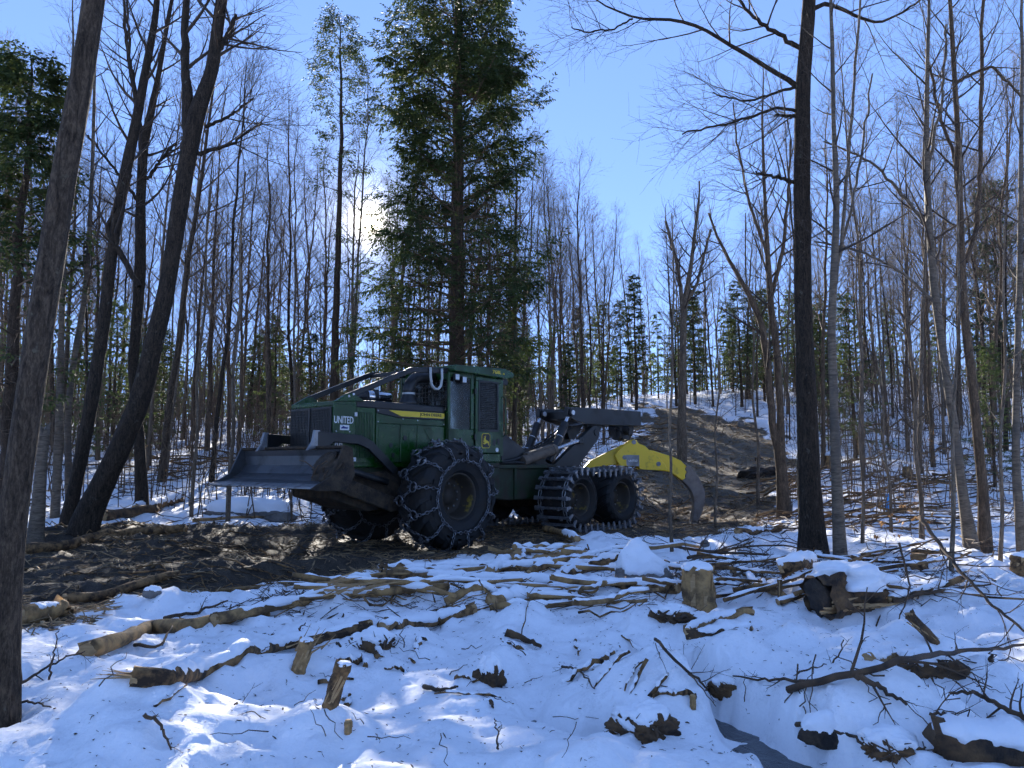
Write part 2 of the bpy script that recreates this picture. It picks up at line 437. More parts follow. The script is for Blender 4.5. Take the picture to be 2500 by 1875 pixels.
M['blue_paint'] = mat_two('blue_stake', (0.02, 0.22, 0.55), (0.03, 0.28, 0.62), 4, (0.5, 0.6))
# machine
M['green'] = mat_two('green_paint', (0.0044, 0.0458, 0.0035), (0.0176, 0.0299, 0.0097), 2.6, (0.26, 0.65), 0, 0.0, 0.46, 0.70)
M['green_dirty'] = mat_two('green_paint_muddy', (0.0054, 0.0245, 0.0048), (0.0313, 0.0238, 0.0136), 2.6, (0.5, 0.85), 0, 0.004, 0.36, 0.6)
M['yellow'] = mat_two('yellow_paint', (0.74, 0.49, 0.010), (0.34, 0.22, 0.03), 4, (0.38, 0.7), 0, 0.002, 0.58, 0.75)
M['yellow_decal'] = mat_two('yellow_decal', (0.66, 0.47, 0.02), (0.60, 0.42, 0.02), 3, (0.35, 0.45))
M['charcoal'] = mat_two('charcoal_paint', (0.0060, 0.0063, 0.0066), (0.0168, 0.0144, 0.0114), 3, (0.34, 0.7), 0, 0.0, 0.45, 0.75)
M['black'] = mat_two('black_paint', (0.010, 0.010, 0.011), (0.026, 0.024, 0.022), 4, (0.35, 0.7))
M['rubber'] = mat_two('tyre_rubber', (0.014, 0.014, 0.015), (0.05, 0.042, 0.034), 3, (0.75, 0.95), 0, 0.006, 0.42, 0.7)
M['rubber_mud'] = mat_two('tyre_sidewall_muddy', (0.0040, 0.0038, 0.0037), (0.0248, 0.0180, 0.0119), 2.6, (0.7, 0.95), 0, 0.008, 0.44, 0.68)
M['rim'] = mat_two('rim_muddy', (0.0338, 0.0248, 0.0158), (0.2625, 0.1800, 0.0150), 4.5, (0.75, 0.6), 0, 0.006, 0.58, 0.7)
M['steel'] = mat_two('worn_steel', (0.24, 0.245, 0.26), (0.07, 0.056, 0.048), 9, (0.34, 0.65), 0.8, 0, 0.42, 0.66)
M['steel_dark'] = mat_two('dull_steel', (0.24, 0.245, 0.255), (0.09, 0.072, 0.058), 5, (0.35, 0.75), 0.6, 0.003, 0.45, 0.7)
M['blade'] = mat_two('blade_steel', (0.0638, 0.0680, 0.0748), (0.0382, 0.0323, 0.0255), 2.0, (0.35, 0.7), 0.4, 0.003, 0.5, 0.75)
M['mud_cake'] = mat_two('caked_mud', (0.0135, 0.0097, 0.0067), (0.0713, 0.0480, 0.0270), 6, (0.9, 0.95), 0, 0.03)
M['chrome'] = mat_two('chrome', (0.7, 0.71, 0.73), (0.5, 0.5, 0.5), 6, (0.08, 0.2), 1.0)
M['rod'] = mat_two('cylinder_rod', (0.62, 0.63, 0.65), (0.5, 0.5, 0.5), 6, (0.2, 0.35), 0.7)
M['cyl_brown'] = mat_two('cylinder_muddy', (0.075, 0.055, 0.038), (0.16, 0.12, 0.085), 6, (0.7, 0.9), 0, 0.003)
M['tine'] = mat_two('tine_worn', (0.11, 0.09, 0.075), (0.24, 0.20, 0.17), 4, (0.45, 0.75), 0.5, 0.003)
M['white'] = mat_two('white_decal', (0.75, 0.75, 0.75), (0.62, 0.62, 0.60), 4, (0.5, 0.6))
M['navy'] = mat_two('navy_print', (0.02, 0.03, 0.15), (0.02, 0.03, 0.15), 4)
M['hose'] = mat_two('pale_hose', (0.45, 0.46, 0.45), (0.36, 0.36, 0.34), 5, (0.5, 0.6))
M['glass'] = mat_glass('dusty_glass')
M['lens'] = mat_two('lamp_lens', (0.55, 0.56, 0.58), (0.4, 0.4, 0.42), 9, (0.15, 0.3), 0.3)
M['plate'] = mat_two('plate_grey', (0.25, 0.26, 0.28), (0.16, 0.15, 0.14), 6, (0.4, 0.6), 0.3)

# ------------------------------------------------------------------ terrain
T_COL = np.array([-1.4, -0.9, -0.6, -0.3, 0.0, 0.2, 0.36, 0.6, 0.95, 1.5])
D_ROW = np.array([0.0, 3.0, 5.0, 8.0, 11.0, 14.0, 18.0, 21.5, 28.0, 36.0, 48.0, 62.0, 90.0, 140.0, 260.0])
Z_TAB = np.array([
    [0, 0, 0, 0, 0, 0, 0, 0, 0, 0],
    [0, 0, 0, 0, 0, 0, 0, 0, 0, 0],
    [.08, .05, .02, .0, -.02, -.03, -.03, .0, .04, .06],
    [.3, .2, .10, .02, .0, .0, .02, .06, .12, .2],
    [.55, .38, .24, .06, .02, .02, .04, .10, .2, .3],
    [.8, .55, .38, .10, .05, .05, .06, .2, .32, .5],
    [1.0, .8, .62, .24, .10, .06, .18, .42, .65, .9],
    [1.3, 1.1, .9, .55, .2, -.12, .40, .8, 1.1, 1.4],
    [2.0, 1.9, 1.7, 1.4, 1.0, .7, 1.25, 1.9, 2.3, 2.6],
    [2.7, 2.6, 2.5, 2.2, 2.2, 2.3, 2.75, 3.1, 3.5, 3.8],
    [3.6, 3.6, 3.6, 3.5, 4.0, 5.0, 5.3, 5.2, 5.4, 5.6],
    [4.6, 4.6, 4.7, 5.0, 6.0, 7.1, 7.4, 7.4, 7.4, 7.4],
    [6.0, 6.2, 6.4, 7.0, 8.5, 9.6, 10.4, 10.8, 10.5, 10.0],
    [7.5, 8.0, 8.5, 9.2, 10.6, 11.8, 12.6, 13.0, 12.5, 12.0],
    [9.0, 9.5, 10., 10.5, 12.0, 13.0, 14.0, 14.5, 14.0, 13.0]])

def _cr(p0, p1, p2, p3, t):
    return 0.5*((2*p1)+(-p0+p2)*t+(2*p0-5*p1+4*p2-p3)*t*t+(-p0+3*p1-3*p2+p3)*t**3)
def h_base(x, y):
    x = np.asarray(x, float); y = np.asarray(y, float)
    yy = np.maximum(y, 0.5); t = np.clip(x/yy, T_COL[0], T_COL[-1]-1e-6); d = np.clip(y, 0, D_ROW[-1]-1e-6)
    i = np.clip(np.searchsorted(T_COL, t, 'right')-1, 0, len(T_COL)-2); j = np.clip(np.searchsorted(D_ROW, d, 'right')-1, 0, len(D_ROW)-2)
    fi = (t-T_COL[i])/(T_COL[i+1]-T_COL[i]); fj = (d-D_ROW[j])/(D_ROW[j+1]-D_ROW[j])
    cl = lambda a, n: np.clip(a, 0, n-1)
    rows = []
    for k in (-1, 0, 1, 2):
        jj = cl(j+k, len(D_ROW))
        rows.append(_cr(*[Z_TAB[jj, cl(i+q, len(T_COL))] for q in (-1, 0, 1, 2)], fi))
    return _cr(*rows, fj)

def ray(u, v):
    x = (u-1250)/F; y = (937.5-v)/F; c, s = math.cos(PIT), math.sin(PIT)
    return np.array([x, c-y*s, s+y*c])
def at(u, v, depth):
    """the point seen at pixel (u,v) that stands `depth` metres ahead"""
    r = ray(u, v); return Vector((r[0]*depth/r[1], depth, CZ+r[2]*depth/r[1]))
_DS = np.geomspace(2.2, 240, 4000)
def _hit(u, v, fn):
    r = ray(u, v); x = r[0]/r[1]*_DS; z = CZ+r[2]/r[1]*_DS
    g = fn(x, _DS); k = np.nonzero(z <= g)[0]
    k = k[0] if len(k) else len(_DS)-1
    return Vector((x[k], _DS[k], g[k]))
def hit0(u, v): return _hit(u, v, h_base)

def seg_dist(x, y, pts):
    """distance to a polyline and the running parameter"""
    best = np.full(np.shape(x), 1e9); par = np.zeros(np.shape(x)); n = len(pts)-1
    for i in range(n):
        ax, ay = pts[i][0], pts[i][1]; bx, by = pts[i+1][0], pts[i+1][1]
        dx, dy = bx-ax, by-ay; t = np.clip(((x-ax)*dx+(y-ay)*dy)/(dx*dx+dy*dy+1e-9), 0, 1)
        d = np.hypot(x-ax-t*dx, y-ay-t*dy); m = d < best
        best = np.where(m, d, best); par = np.where(m, (i+t)/n, par)
    return best, par
def inside(x, y, poly):
    c = np.zeros(np.shape(x), bool); n = len(poly)
    for i in range(n):
        x0, y0 = poly[i][0], poly[i][1]; x1, y1 = poly[(i+1) % n][0], poly[(i+1) % n][1]
        k = ((y0 > y) != (y1 > y)) & (x < (x1-x0)*(y-y0)/((y1-y0)+1e-12)+x0); c ^= k
    return c

# the churned trail: enters at the lower left, passes under the machine, climbs the hill behind
TRAIL = [hit0(u, v) for u, v in [(-260, 1640), (40, 1545), (170, 1500), (330, 1462), (520, 1442), (700, 1425), (860, 1402), (1040, 1365), (1250, 1338),
    (1420, 1322), (1560, 1318), (1680, 1322), (1800, 1290), (1880, 1255), (1912, 1215), (1925, 1165), (1930, 1120), (1915, 1075), (1850, 1040), (1770, 1018), (1700, 1005), (1640, 996), (1560, 992)]]
TRAIL += [Vector((x, y, 0)) for x, y in ((9.6, 58), (8.0, 46), (6.1, 36), (4.3, 30), (2.7, 25), (0.6, 21.5), (-2.5, 19.2), (-5.5, 16.6), (-8.2, 14.6), (-12.5, 13.2))]
TRAIL_EDGE = TRAIL + [TRAIL[0]]

# soft drifts: px, py, radius, height (centre found on the bare ground)
DRIFTS = [(1290, 1872, .42, .15), (1180, 1745, .40, .09), (1750, 1700, .9, .12), (2080, 1478, .85, .26), (2235, 1600, .62, .14),
          (1440, 1545, .9, .15), (1020, 1690, .7, .09), (1240, 1640, .55, .06), (2200, 1800, .5, .16), (270, 1810, .9, .13), (95, 1640, .7, .16),
          (2120, 1660, 1.1, .12), (840, 1850, .6, .07), (1560, 1700, .5, .10), (620, 1640, .6, .09), (1900, 1590, .9, .10), (2400, 1480, 1.2, .16), (2400, 1700, .8, .12),
          (1190, 1475, .6, .10), (950, 1490, .7, .10), (700, 1500, .8, .07), (1560, 1440, .6, .08), (1800, 1440, .7, .10), (2090, 1830, .35, .16), (1020, 1600, .35, .12), (560, 1560, .8, .08),
          (1200, 1640, .34, .12), (1590, 1760, .5, .17), (2296, 1612, .5, .15), (1776, 1672, .36, .08), (2196, 1806, .44, .10), (908, 1566, .42, .09), (1174, 1502, .32, .11),
          (1044, 1578, .22, .11), (330, 1790, .24, .10), (1804, 1538, .3, .08), (1274, 1542, .32, .09), (2020, 1775, .32, .16)]
DRIFT_W = [(hit0(u, v), r, h) for u, v, r, h in DRIFTS]
STREAM = [hit0(u, v) for u, v in ((1560, 1655), (1700, 1705), (1785, 1752), (1850, 1790), (1930, 1835), (2010, 1890), (2120, 1960), (2260, 2040))]
POOL = [hit0(u, v) for u, v in ((1300, 1722), (1345, 1760), (1400, 1785), (1470, 1782))]
POOL2 = [hit0(u, v) for u, v in ((1440, 1626), (1500, 1634))]
WATER_Z = -0.125
_gp = np.random.default_rng(17)   # melt pits and old prints
PITS = [(_gp.uniform(-3.2, 3.8), _gp.uniform(3.3, 8.5), _gp.uniform(0.035, 0.08), _gp.uniform(0.02, 0.05)) for _ in range(70)]
PITS += [(-3.32, 4.92, 0.30, 0.07), (5.15, 13.0, 0.42, 0.09), (5.35, 12.4, 0.3, 0.07), (7.7, 12.7, 0.45, 0.08), (2.1, 8.5, 0.32, 0.05)]

def trail_mask(x, y):
    d, _ = seg_dist(x, y, TRAIL_EDGE); ins = inside(x, y, TRAIL)
    s = np.where(ins, d, -d)
    far = np.clip((y-14)/30, 0, 1)
    s = s + fbm(x*0.9, y*0.9, 5, 4)*(0.75+1.2*far)
    return smooth01(0.5+s/(0.75+0.5*far))

MX, MY, MTH = -2.0867, 15.0706, R(48)
MH = (-math.cos(MTH), -math.sin(MTH)); ML = (math.sin(MTH), -math.cos(MTH))
def h_near(x, y):
    """drifts, bank, stream bed and unevenness on top of the bare ground"""
    x = np.asarray(x, float); y = np.asarray(y, float)
    z = h_base(x, y)
    mud = trail_mask(x, y)
    near = 1-smooth01((y-16)/14)
    snow = (1-mud)
    z = z + snow*(fbm(x*0.55, y*0.55, 2, 3)*0.16*near + fbm(x*1.7, y*1.7, 3, 4)*0.15*near + np.maximum(fbm(x*3.4, y*3.4, 6, 3), 0)*0.11*near + fbm(x*8.0, y*8.0, 9, 2)*0.022*near)
    # lumpy edge where slash lies under the snow
    sl = np.exp(-((y-9.2-0.18*x)/2.4)**2)*near*smooth01((x+5.5)/2)*snow
    z = z + sl*(np.abs(fbm(x*2.1, y*3.0, 8, 3))*0.20-0.03)
    z = z + (1-near)*(1-0.75*mud)*fbm(x*0.28, y*0.28, 4, 4)*0.7*smooth01((y-26)/20)
    for c, r, h in DRIFT_W:
        q = ((x-c.x)**2+((y-c.y)*1.25)**2)/(r*r)
        z = z + h*np.exp(-q*1.3)
    for px_, py_, pr, pd in PITS:
        q = ((x-px_)**2+(y-py_)**2)/(pr*pr)
        z = z - pd*np.exp(-q*q)+pd*0.25*np.exp(-(q-2.2)**2*2)
    # wheel ruts in the trail, along its run
    ru = (x*0.743+y*-0.669); al = (x*0.669+y*0.743)
    z = z + mud*near*(fbm(ru*1.6, al*0.25, 12, 3)*0.20 + fbm(x*4.2, y*4.2, 14, 4)*0.10) + mud*(1-near)*fbm(x*0.6, y*0.6, 15, 4)*0.10
    ma = (x-MX)*MH[0]+(y-MY)*MH[1]; ml = np.abs((x-MX)*ML[0]+(y-MY)*ML[1]+0.10*np.sin(ma*0.6))     # the machine's own wheel tracks with chain prints
    run = smooth01((ma-0.2)/1.2)*(1-smooth01((ma-9)/3))+smooth01((-ma-5.8)/1.2)*(1-smooth01((-ma-14)/4))
    z = z + mud*run*(-0.10*np.exp(-((ml-1.2)/0.36)**2)*(0.75+0.25*np.sin(ma*15.0))+0.05*np.exp(-((ml-1.75)/0.16)**2)+0.04*np.exp(-((ml-0.68)/0.16)**2))
    d, p = seg_dist(x, y, STREAM)
    d = d+fbm(x*3.2, y*3.2, 33, 4)*0.20
    w = 0.08+0.17*p
    cut = 1-smooth01((d-w*0.6)/(w*1.15+0.05))
    z = np.where(cut > 0, z*(1-cut)+cut*(-0.20+np.maximum(fbm(x*3.1, y*3.1, 35, 2), 0)*0.28), z)
    d, p = seg_dist(x, y, POOL); d = d+fbm(x*4, y*4, 37, 3)*0.10; cut = 1-smooth01((d-0.02)/0.16); z = z*(1-cut)+cut*(-0.145)
    return z
# flat footing under the wheels of the machine
def mw(a, l, z=0.0): return Vector((MX+a*MH[0]+l*ML[0], MY+a*MH[1]+l*ML[1], z))
def H_exact(x, y):
    z = h_near(x, y)
    a = (np.asarray(x)-MX)*MH[0]+(np.asarray(y)-MY)*MH[1]; l = (np.asarray(x)-MX)*ML[0]+(np.asarray(y)-MY)*ML[1]
    k = (1-smooth01((np.abs(l)-1.5)/0.9))*(1-smooth01((np.abs(a+2.6)-4.0)/1.2))
    floor = 0.02+0.075*smooth01((-a-1)/2.5)
    z = z*(1-k)+(floor+fbm(np.asarray(x)*3, np.asarray(y)*3, 21, 3)*0.03)*k
    return z

def axis_lines(lo, hi, dense_lo, dense_hi, step, grow):
    a = list(np.arange(dense_lo, dense_hi, step)); s = step; p = a[-1]
    while p < hi: s *= grow; p += s; a.append(p)
    s = step; p = dense_lo; b = []
    while p > lo: s *= grow; p -= s; b.append(p)
    return np.array(b[::-1]+a)
gx = axis_lines(-260, 260, -6.5, 7.0, 0.05, 1.055)
gy = [2.3]
while gy[-1] < 330: gy.append(gy[-1]+0.03*(max(gy[-1], 3)/3)**1.22)
gy = np.concatenate([np.linspace(-60, 2.25, 30), gy])
GX, GY = np.meshgrid(gx, gy)
GZ = H_exact(GX, GY)
def H(x, y):
    """height of the ground sheet as built"""
    x = np.asarray(x, float); y = np.asarray(y, float)
    i = np.clip(np.searchsorted(gx, x)-1, 0, len(gx)-2); j = np.clip(np.searchsorted(gy, y)-1, 0, len(gy)-2)
    fx = (x-gx[i])/(gx[i+1]-gx[i]); fy = (y-gy[j])/(gy[j+1]-gy[j])
    return (GZ[j, i]*(1-fx)+GZ[j, i+1]*fx)*(1-fy)+(GZ[j+1, i]*(1-fx)+GZ[j+1, i+1]*fx)*fy
def h1(x, y): return float(H(np.array([x]), np.array([y]))[0])
def hit(u, v): return _hit(u, v, H)
GM = trail_mask(GX, GY)
GV = np.stack([GX, GY, GZ], -1).reshape(-1, 3)
nx, ny = len(gx), len(gy)
ii = (np.arange(ny-1)[:, None]*nx+np.arange(nx-1)[None, :]).reshape(-1)
GF = np.stack([ii, ii+1, ii+nx+1, ii+nx], 1)
# slopes give one common normal per vertex, so that ground and trail meet without a seam
e = 0.02+0.004*np.abs(GY)
NZ = np.stack([-(H_exact(GX+e, GY)-H_exact(GX-e, GY))/(2*e), -(H_exact(GX, GY+e)-H_exact(GX, GY-e))/(2*e), np.ones_like(GX)], -1).reshape(-1, 3)
NZ /= np.linalg.norm(NZ, axis=1, keepdims=True)
gm = GM.reshape(-1)
fm = gm[GF].mean(1) > 0.5
def ground_piece(name, faces):
    use = np.unique(faces); mp = np.full(len(GV), -1); mp[use] = np.arange(len(use))
    me = mesh_np(name, GV[use], mp[faces], M['ground'])
    at_ = me.attributes.new('mud', 'FLOAT', 'POINT'); at_.data.foreach_set('value', gm[use].astype(np.float32))
    at2 = me.attributes.new('hill_sun', 'FLOAT', 'POINT'); at2.data.foreach_set('value', (smooth01((GV[use, 1]-22)/9)*0.9).astype(np.float32))
    me.normals_split_custom_set_from_vertices(NZ[use].tolist())
    o = link(name, me); return o
tag(ground_piece('snow_ground', GF[~fm]), 'snow covered forest floor rising to a wooded hill', 'ground', kind='structure')
tag(ground_piece('muddy_trail', GF[fm]), 'churned brown skid trail crossing the snow and climbing the hill', 'trail', kind='structure')

wp = [(-0.6, 2.2), (4.6, 2.2), (4.6, 5.4), (2.9, 7.4), (0.2, 7.4), (-0.6, 5.6)]
wm = bpy.data.meshes.new('stream'); wm.from_pydata([(x, y, WATER_Z) for x, y in wp], [], [tuple(range(6))]); wm.materials.append(M['water'])
tag(link('stream', wm), 'small dark open stream between snowy banks', 'stream', kind='structure')


# ------------------------------------------------------------------ trees: growing
def unit(a): return a/np.maximum(np.linalg.norm(a, axis=-1, keepdims=True), 1e-9)
def tubes(P, Rr, k, jitter=None):
    B, S, _ = P.shape
    T = unit(np.gradient(P, axis=1))
    ch = unit(P[:, -1]-P[:, 0]); ref = np.where(np.abs(ch[:, 2:3]) > 0.8, np.array([[1.0, 0.2, 0]]), np.array([[0.1, 0, 1.0]]))
    Nn = unit(np.cross(T, np.broadcast_to(ref[:, None], T.shape))); Bn = np.cross(T, Nn)
    a = np.arange(k)*2*math.pi/k
    rr = Rr[:, :, None, None]
    if jitter is not None: rr = rr*(1+jitter.reshape(B, S, k, 1))
    V = P[:, :, None]+rr*(np.cos(a)[None, None, :, None]*Nn[:, :, None]+np.sin(a)[None, None, :, None]*Bn[:, :, None])
    b = np.arange(B)[:, None, None]*S*k; s = np.arange(S-1)[None, :, None]*k; j = np.arange(k)[None, None, :]; j2 = (j+1) % k
    Fq = np.stack([b+s+j, b+s+j2, b+s+k+j2, b+s+k+j], -1).reshape(-1, 4)
    return V.reshape(-1, 3), Fq
class Soup:
    def __init__(s): s.V = []; s.F = []; s.n = 0; s.mi = []
    def add(s, V, Fq, mi=0):
        s.V.append(V); s.F.append(Fq+s.n); s.n += len(V); s.mi.append(np.full(len(Fq), mi, np.int32))
    def mesh(s, name, mats, smooth=True):
        me = mesh_np(name, np.concatenate(s.V), s.F, None, smooth)
        for m in mats: me.materials.append(m)
        if len(mats) > 1: me.polygons.foreach_set('material_index', np.concatenate(s.mi))
        return me
def sample(P, Rr, t):
    """P (B,S,3) at parameters t (B,n) -> pos, tangent, radius"""
    B, S, _ = P.shape; f = np.clip(t, 0, 0.999)*(S-1); i = f.astype(int); w = (f-i)[..., None]
    bi = np.arange(B)[:, None]
    p = P[bi, i]*(1-w)+P[bi, i+1]*w; tg = unit(P[bi, i+1]-P[bi, i]); r = Rr[bi, i]*(1-w[..., 0])+Rr[bi, i+1]*w[..., 0]
    return p, tg, r
def grow(g, P, Rr, n, t0, t1, ang, length, S, up, wig, rr, taper=0.25, flat=0.0, rmin=0.002, az=None):
    """n side shoots on every parent; length(t) in metres, ang(t) in radians from the parent"""
    B = P.shape[0]
    t = t0+(t1-t0)*(np.arange(n)[None, :]+g.uniform(0.1, 0.9, (B, n)))/n
    p, tg, r = sample(P, Rr, t)
    a = g.uniform(0, 2*math.pi, (B, 1))+np.arange(n)[None, :]*2.39996+g.normal(0, 0.4, (B, n)) if az is None else az(t)
    ref = np.where(np.abs(tg[..., 2:3]) > 0.85, np.array([1.0, 0, 0]), np.array([0, 0, 1.0])); Nn = unit(np.cross(tg, ref)); Bn = np.cross(tg, Nn)
    A = ang(t)+g.normal(0, 0.12, t.shape)
    side = np.cos(a)[..., None]*Nn+np.sin(a)[..., None]*Bn*(1-flat)
    d = unit(np.cos(A)[..., None]*tg+np.sin(A)[..., None]*unit(side))
    Ln = length(t)*g.uniform(0.65, 1.25, t.shape)
    C = B*n; d = d.reshape(C, 3); pos = p.reshape(C, 3); Ln = Ln.reshape(C); r0 = np.maximum(r.reshape(C)*rr, rmin)
    out = [pos]
    for s in range(S-1):
        d = unit(d+np.array([0, 0, up])+g.normal(0, wig, (C, 3))); pos = pos+d*(Ln/(S-1))[:, None]; out.append(pos)
    Pc = np.stack(out, 1); Rc = r0[:, None]*np.linspace(1, taper, S)[None, :]
    return Pc, np.maximum(Rc, rmin*0.6)

def trunk_path(g, Hh, S, lean, crook):
    z = np.linspace(0, 1, S); off = np.cumsum(g.normal(0, crook, (S, 2)), 0)*np.sqrt(z)[:, None]
    dirn = g.uniform(0, 2*math.pi); x = np.cos(dirn)*lean*Hh*z**1.3+off[:, 0]; y = np.sin(dirn)*lean*Hh*z**1.3+off[:, 1]
    x -= x[0]; y -= y[0]
    return np.stack([x, y, z*Hh], 1)[None]

def bare_variant(seed, Hh, r0, t0=0.34, n1=24, n2=7, n3=5, spread=0.26, fork=False):
    g = np.random.default_rng(seed)
    S = 16; P0 = trunk_path(g, Hh, S, g.uniform(0, 0.05), 0.05)
    z = np.linspace(0, 1, S); R0 = (r0*(1-z)**0.75*0.94+0.008)[None]; R0[0, 0] *= 1.35
    P0[0, 0, 2] = -0.5
    tr = Soup(); V, Fq = tubes(P0, R0, 9, g.normal(0, 0.04, S*9)); tr.add(V, Fq)
    cr = Soup()
    P1, R1 = grow(g, P0, R0, n1, t0, 0.985, lambda t: R(58)-R(26)*t, lambda t: Hh*spread*(1.08-t)**0.7*0.95, 9, 0.085, 0.06, 0.5, 0.16)
    V, Fq = tubes(P1, R1, 5); cr.add(V, Fq)
    P2, R2 = grow(g, P1, R1, n2, 0.25, 0.98, lambda t: R(42)+0*t, lambda t: Hh*spread*0.42*(1.15-t), 6, 0.06, 0.08, 0.55, 0.3, 0, 0.0035)
    V, Fq = tubes(P2, R2, 4); cr.add(V, Fq)
    P3, R3 = grow(g, P2, R2, n3, 0.2, 1.0, lambda t: R(38)+0*t, lambda t: Hh*spread*0.2*(1.2-t*0.8), 4, 0.05, 0.1, 0.6, 0.5, 0, 0.003)
    V, Fq = tubes(P3, R3, 3); cr.add(V, Fq)
    return tr, cr

def sprays(g, P, m, ln, wd, droop, spread=0.9, t0=0.1, soft=0.35):
    """flat needle sprays set along twigs"""
    B, S, _ = P.shape; t = np.clip(t0+(1-t0)*(np.arange(m)[None]+g.uniform(0, 1, (B, m)))/m, 0, 1)
    p, tg, _ = sample(P, np.ones(P.shape[:2]), t)
    hz = unit(np.cross(tg, np.array([0, 0, 1.0])+g.normal(0, 0.25, t.shape+(3,))))
    sgn = np.where(np.arange(m)[None] % 2 == 0, 1.0, -1.0)*g.uniform(0.2, 1.0, t.shape)
    d = unit(tg*(1-0.45*spread)+hz*(sgn*spread)[..., None]+np.array([0, 0, -droop])+g.normal(0, soft*0.5, t.shape+(3,)))
    w = unit(np.cross(d, np.array([0, 0, 1.0])+g.normal(0, soft, t.shape+(3,))))
    L = (ln*g.uniform(0.6, 1.35, t.shape))[..., None]; W = (wd*g.uniform(0.6, 1.3, t.shape))[..., None]
    a = p; b = p+d*L*0.5+w*W; c = p+d*L+np.array([0, 0, -0.25])*droop*L; e_ = p+d*L*0.42-w*W
    V = np.stack([a, b, c, e_], 2).reshape(-1, 3); n = B*m; Fq = (np.arange(n)[:, None]*4+np.arange(4)[None])
    return V, Fq

def conifer_variant(seed, Hh, r0, clear=0.12, wid=0.24, n1=60, n2=9, m=12, ln=0.2, wd=0.045, rise=0.15, droop=0.25, bare=0.35, power=0.85, dead=0, droop_up=0.02):
    g = np.random.default_rng(seed); S = 18
    P0 = trunk_path(g, Hh, S, g.uniform(0, 0.02), 0.025); z = np.linspace(0, 1, S)
    R0 = (r0*(1-z)**0.85+0.006)[None]; R0[0, 0] *= 1.3; P0[0, 0, 2] = -0.5
    tr = Soup(); V, Fq = tubes(P0, R0, 10, g.normal(0, 0.04, S*10)); tr.add(V, Fq)
    cr = Soup()
    lenf = lambda t: Hh*wid*np.clip((1.03-t)/(1.03-clear), 0, 1)**power*(0.8+0.35*np.sin(t*61+seed))
    P1, R1 = grow(g, P0, R0, n1, clear, 0.995, lambda t: R(92)-rise*(t-0.2)*2.2, lenf, 8, droop_up, 0.035, 0.3, 0.2, 0, 0.006)
    V, Fq = tubes(P1, R1, 4); cr.add(V, Fq, 0)
    P2, R2 = grow(g, P1, R1, n2, bare, 1.0, lambda t: R(50)+0*t, lambda t: Hh*wid*0.30*(1.15-t*0.75), 5, -0.03, 0.06, 0.5, 0.4, 0.8, 0.003)
    V, Fq = tubes(P2, R2, 3); cr.add(V, Fq, 0)
    V, Fq = sprays(g, P2, m, ln, wd, droop); cr.add(V, Fq, 1)
    V, Fq = sprays(g, P1, m, ln, wd, droop, 0.9, bare); cr.add(V, Fq, 1)
    if dead:
        Pd, Rd = grow(g, P0, R0, dead, 0.05, clear+0.1, lambda t: R(88)+0*t, lambda t: Hh*wid*0.55+0*t, 6, 0.0, 0.06, 0.22, 0.2, 0, 0.005)
        V, Fq = tubes(Pd, Rd, 4); cr.add(V, Fq, 0)
        Pe, Re = grow(g, Pd, Rd, 6, 0.2, 1.0, lambda t: R(50)+0*t, lambda t: Hh*wid*0.18+0*t, 4, -0.01, 0.1, 0.5, 0.4, 0.5, 0.003)
        V, Fq = tubes(Pe, Re, 3); cr.add(V, Fq, 0)
    return tr, cr

def put_tree(name, meshes, loc, rz=0.0, s=1.0, label=None, cat='tree', group=None, tilt=(0, 0)):
    root = empty(name, loc, rz); root.scale = (s, s, s); root.rotation_euler = (tilt[0], tilt[1], rz)
    for pn, me in meshes: link(pn, me, root)
    tag(root, label, cat, group); return root

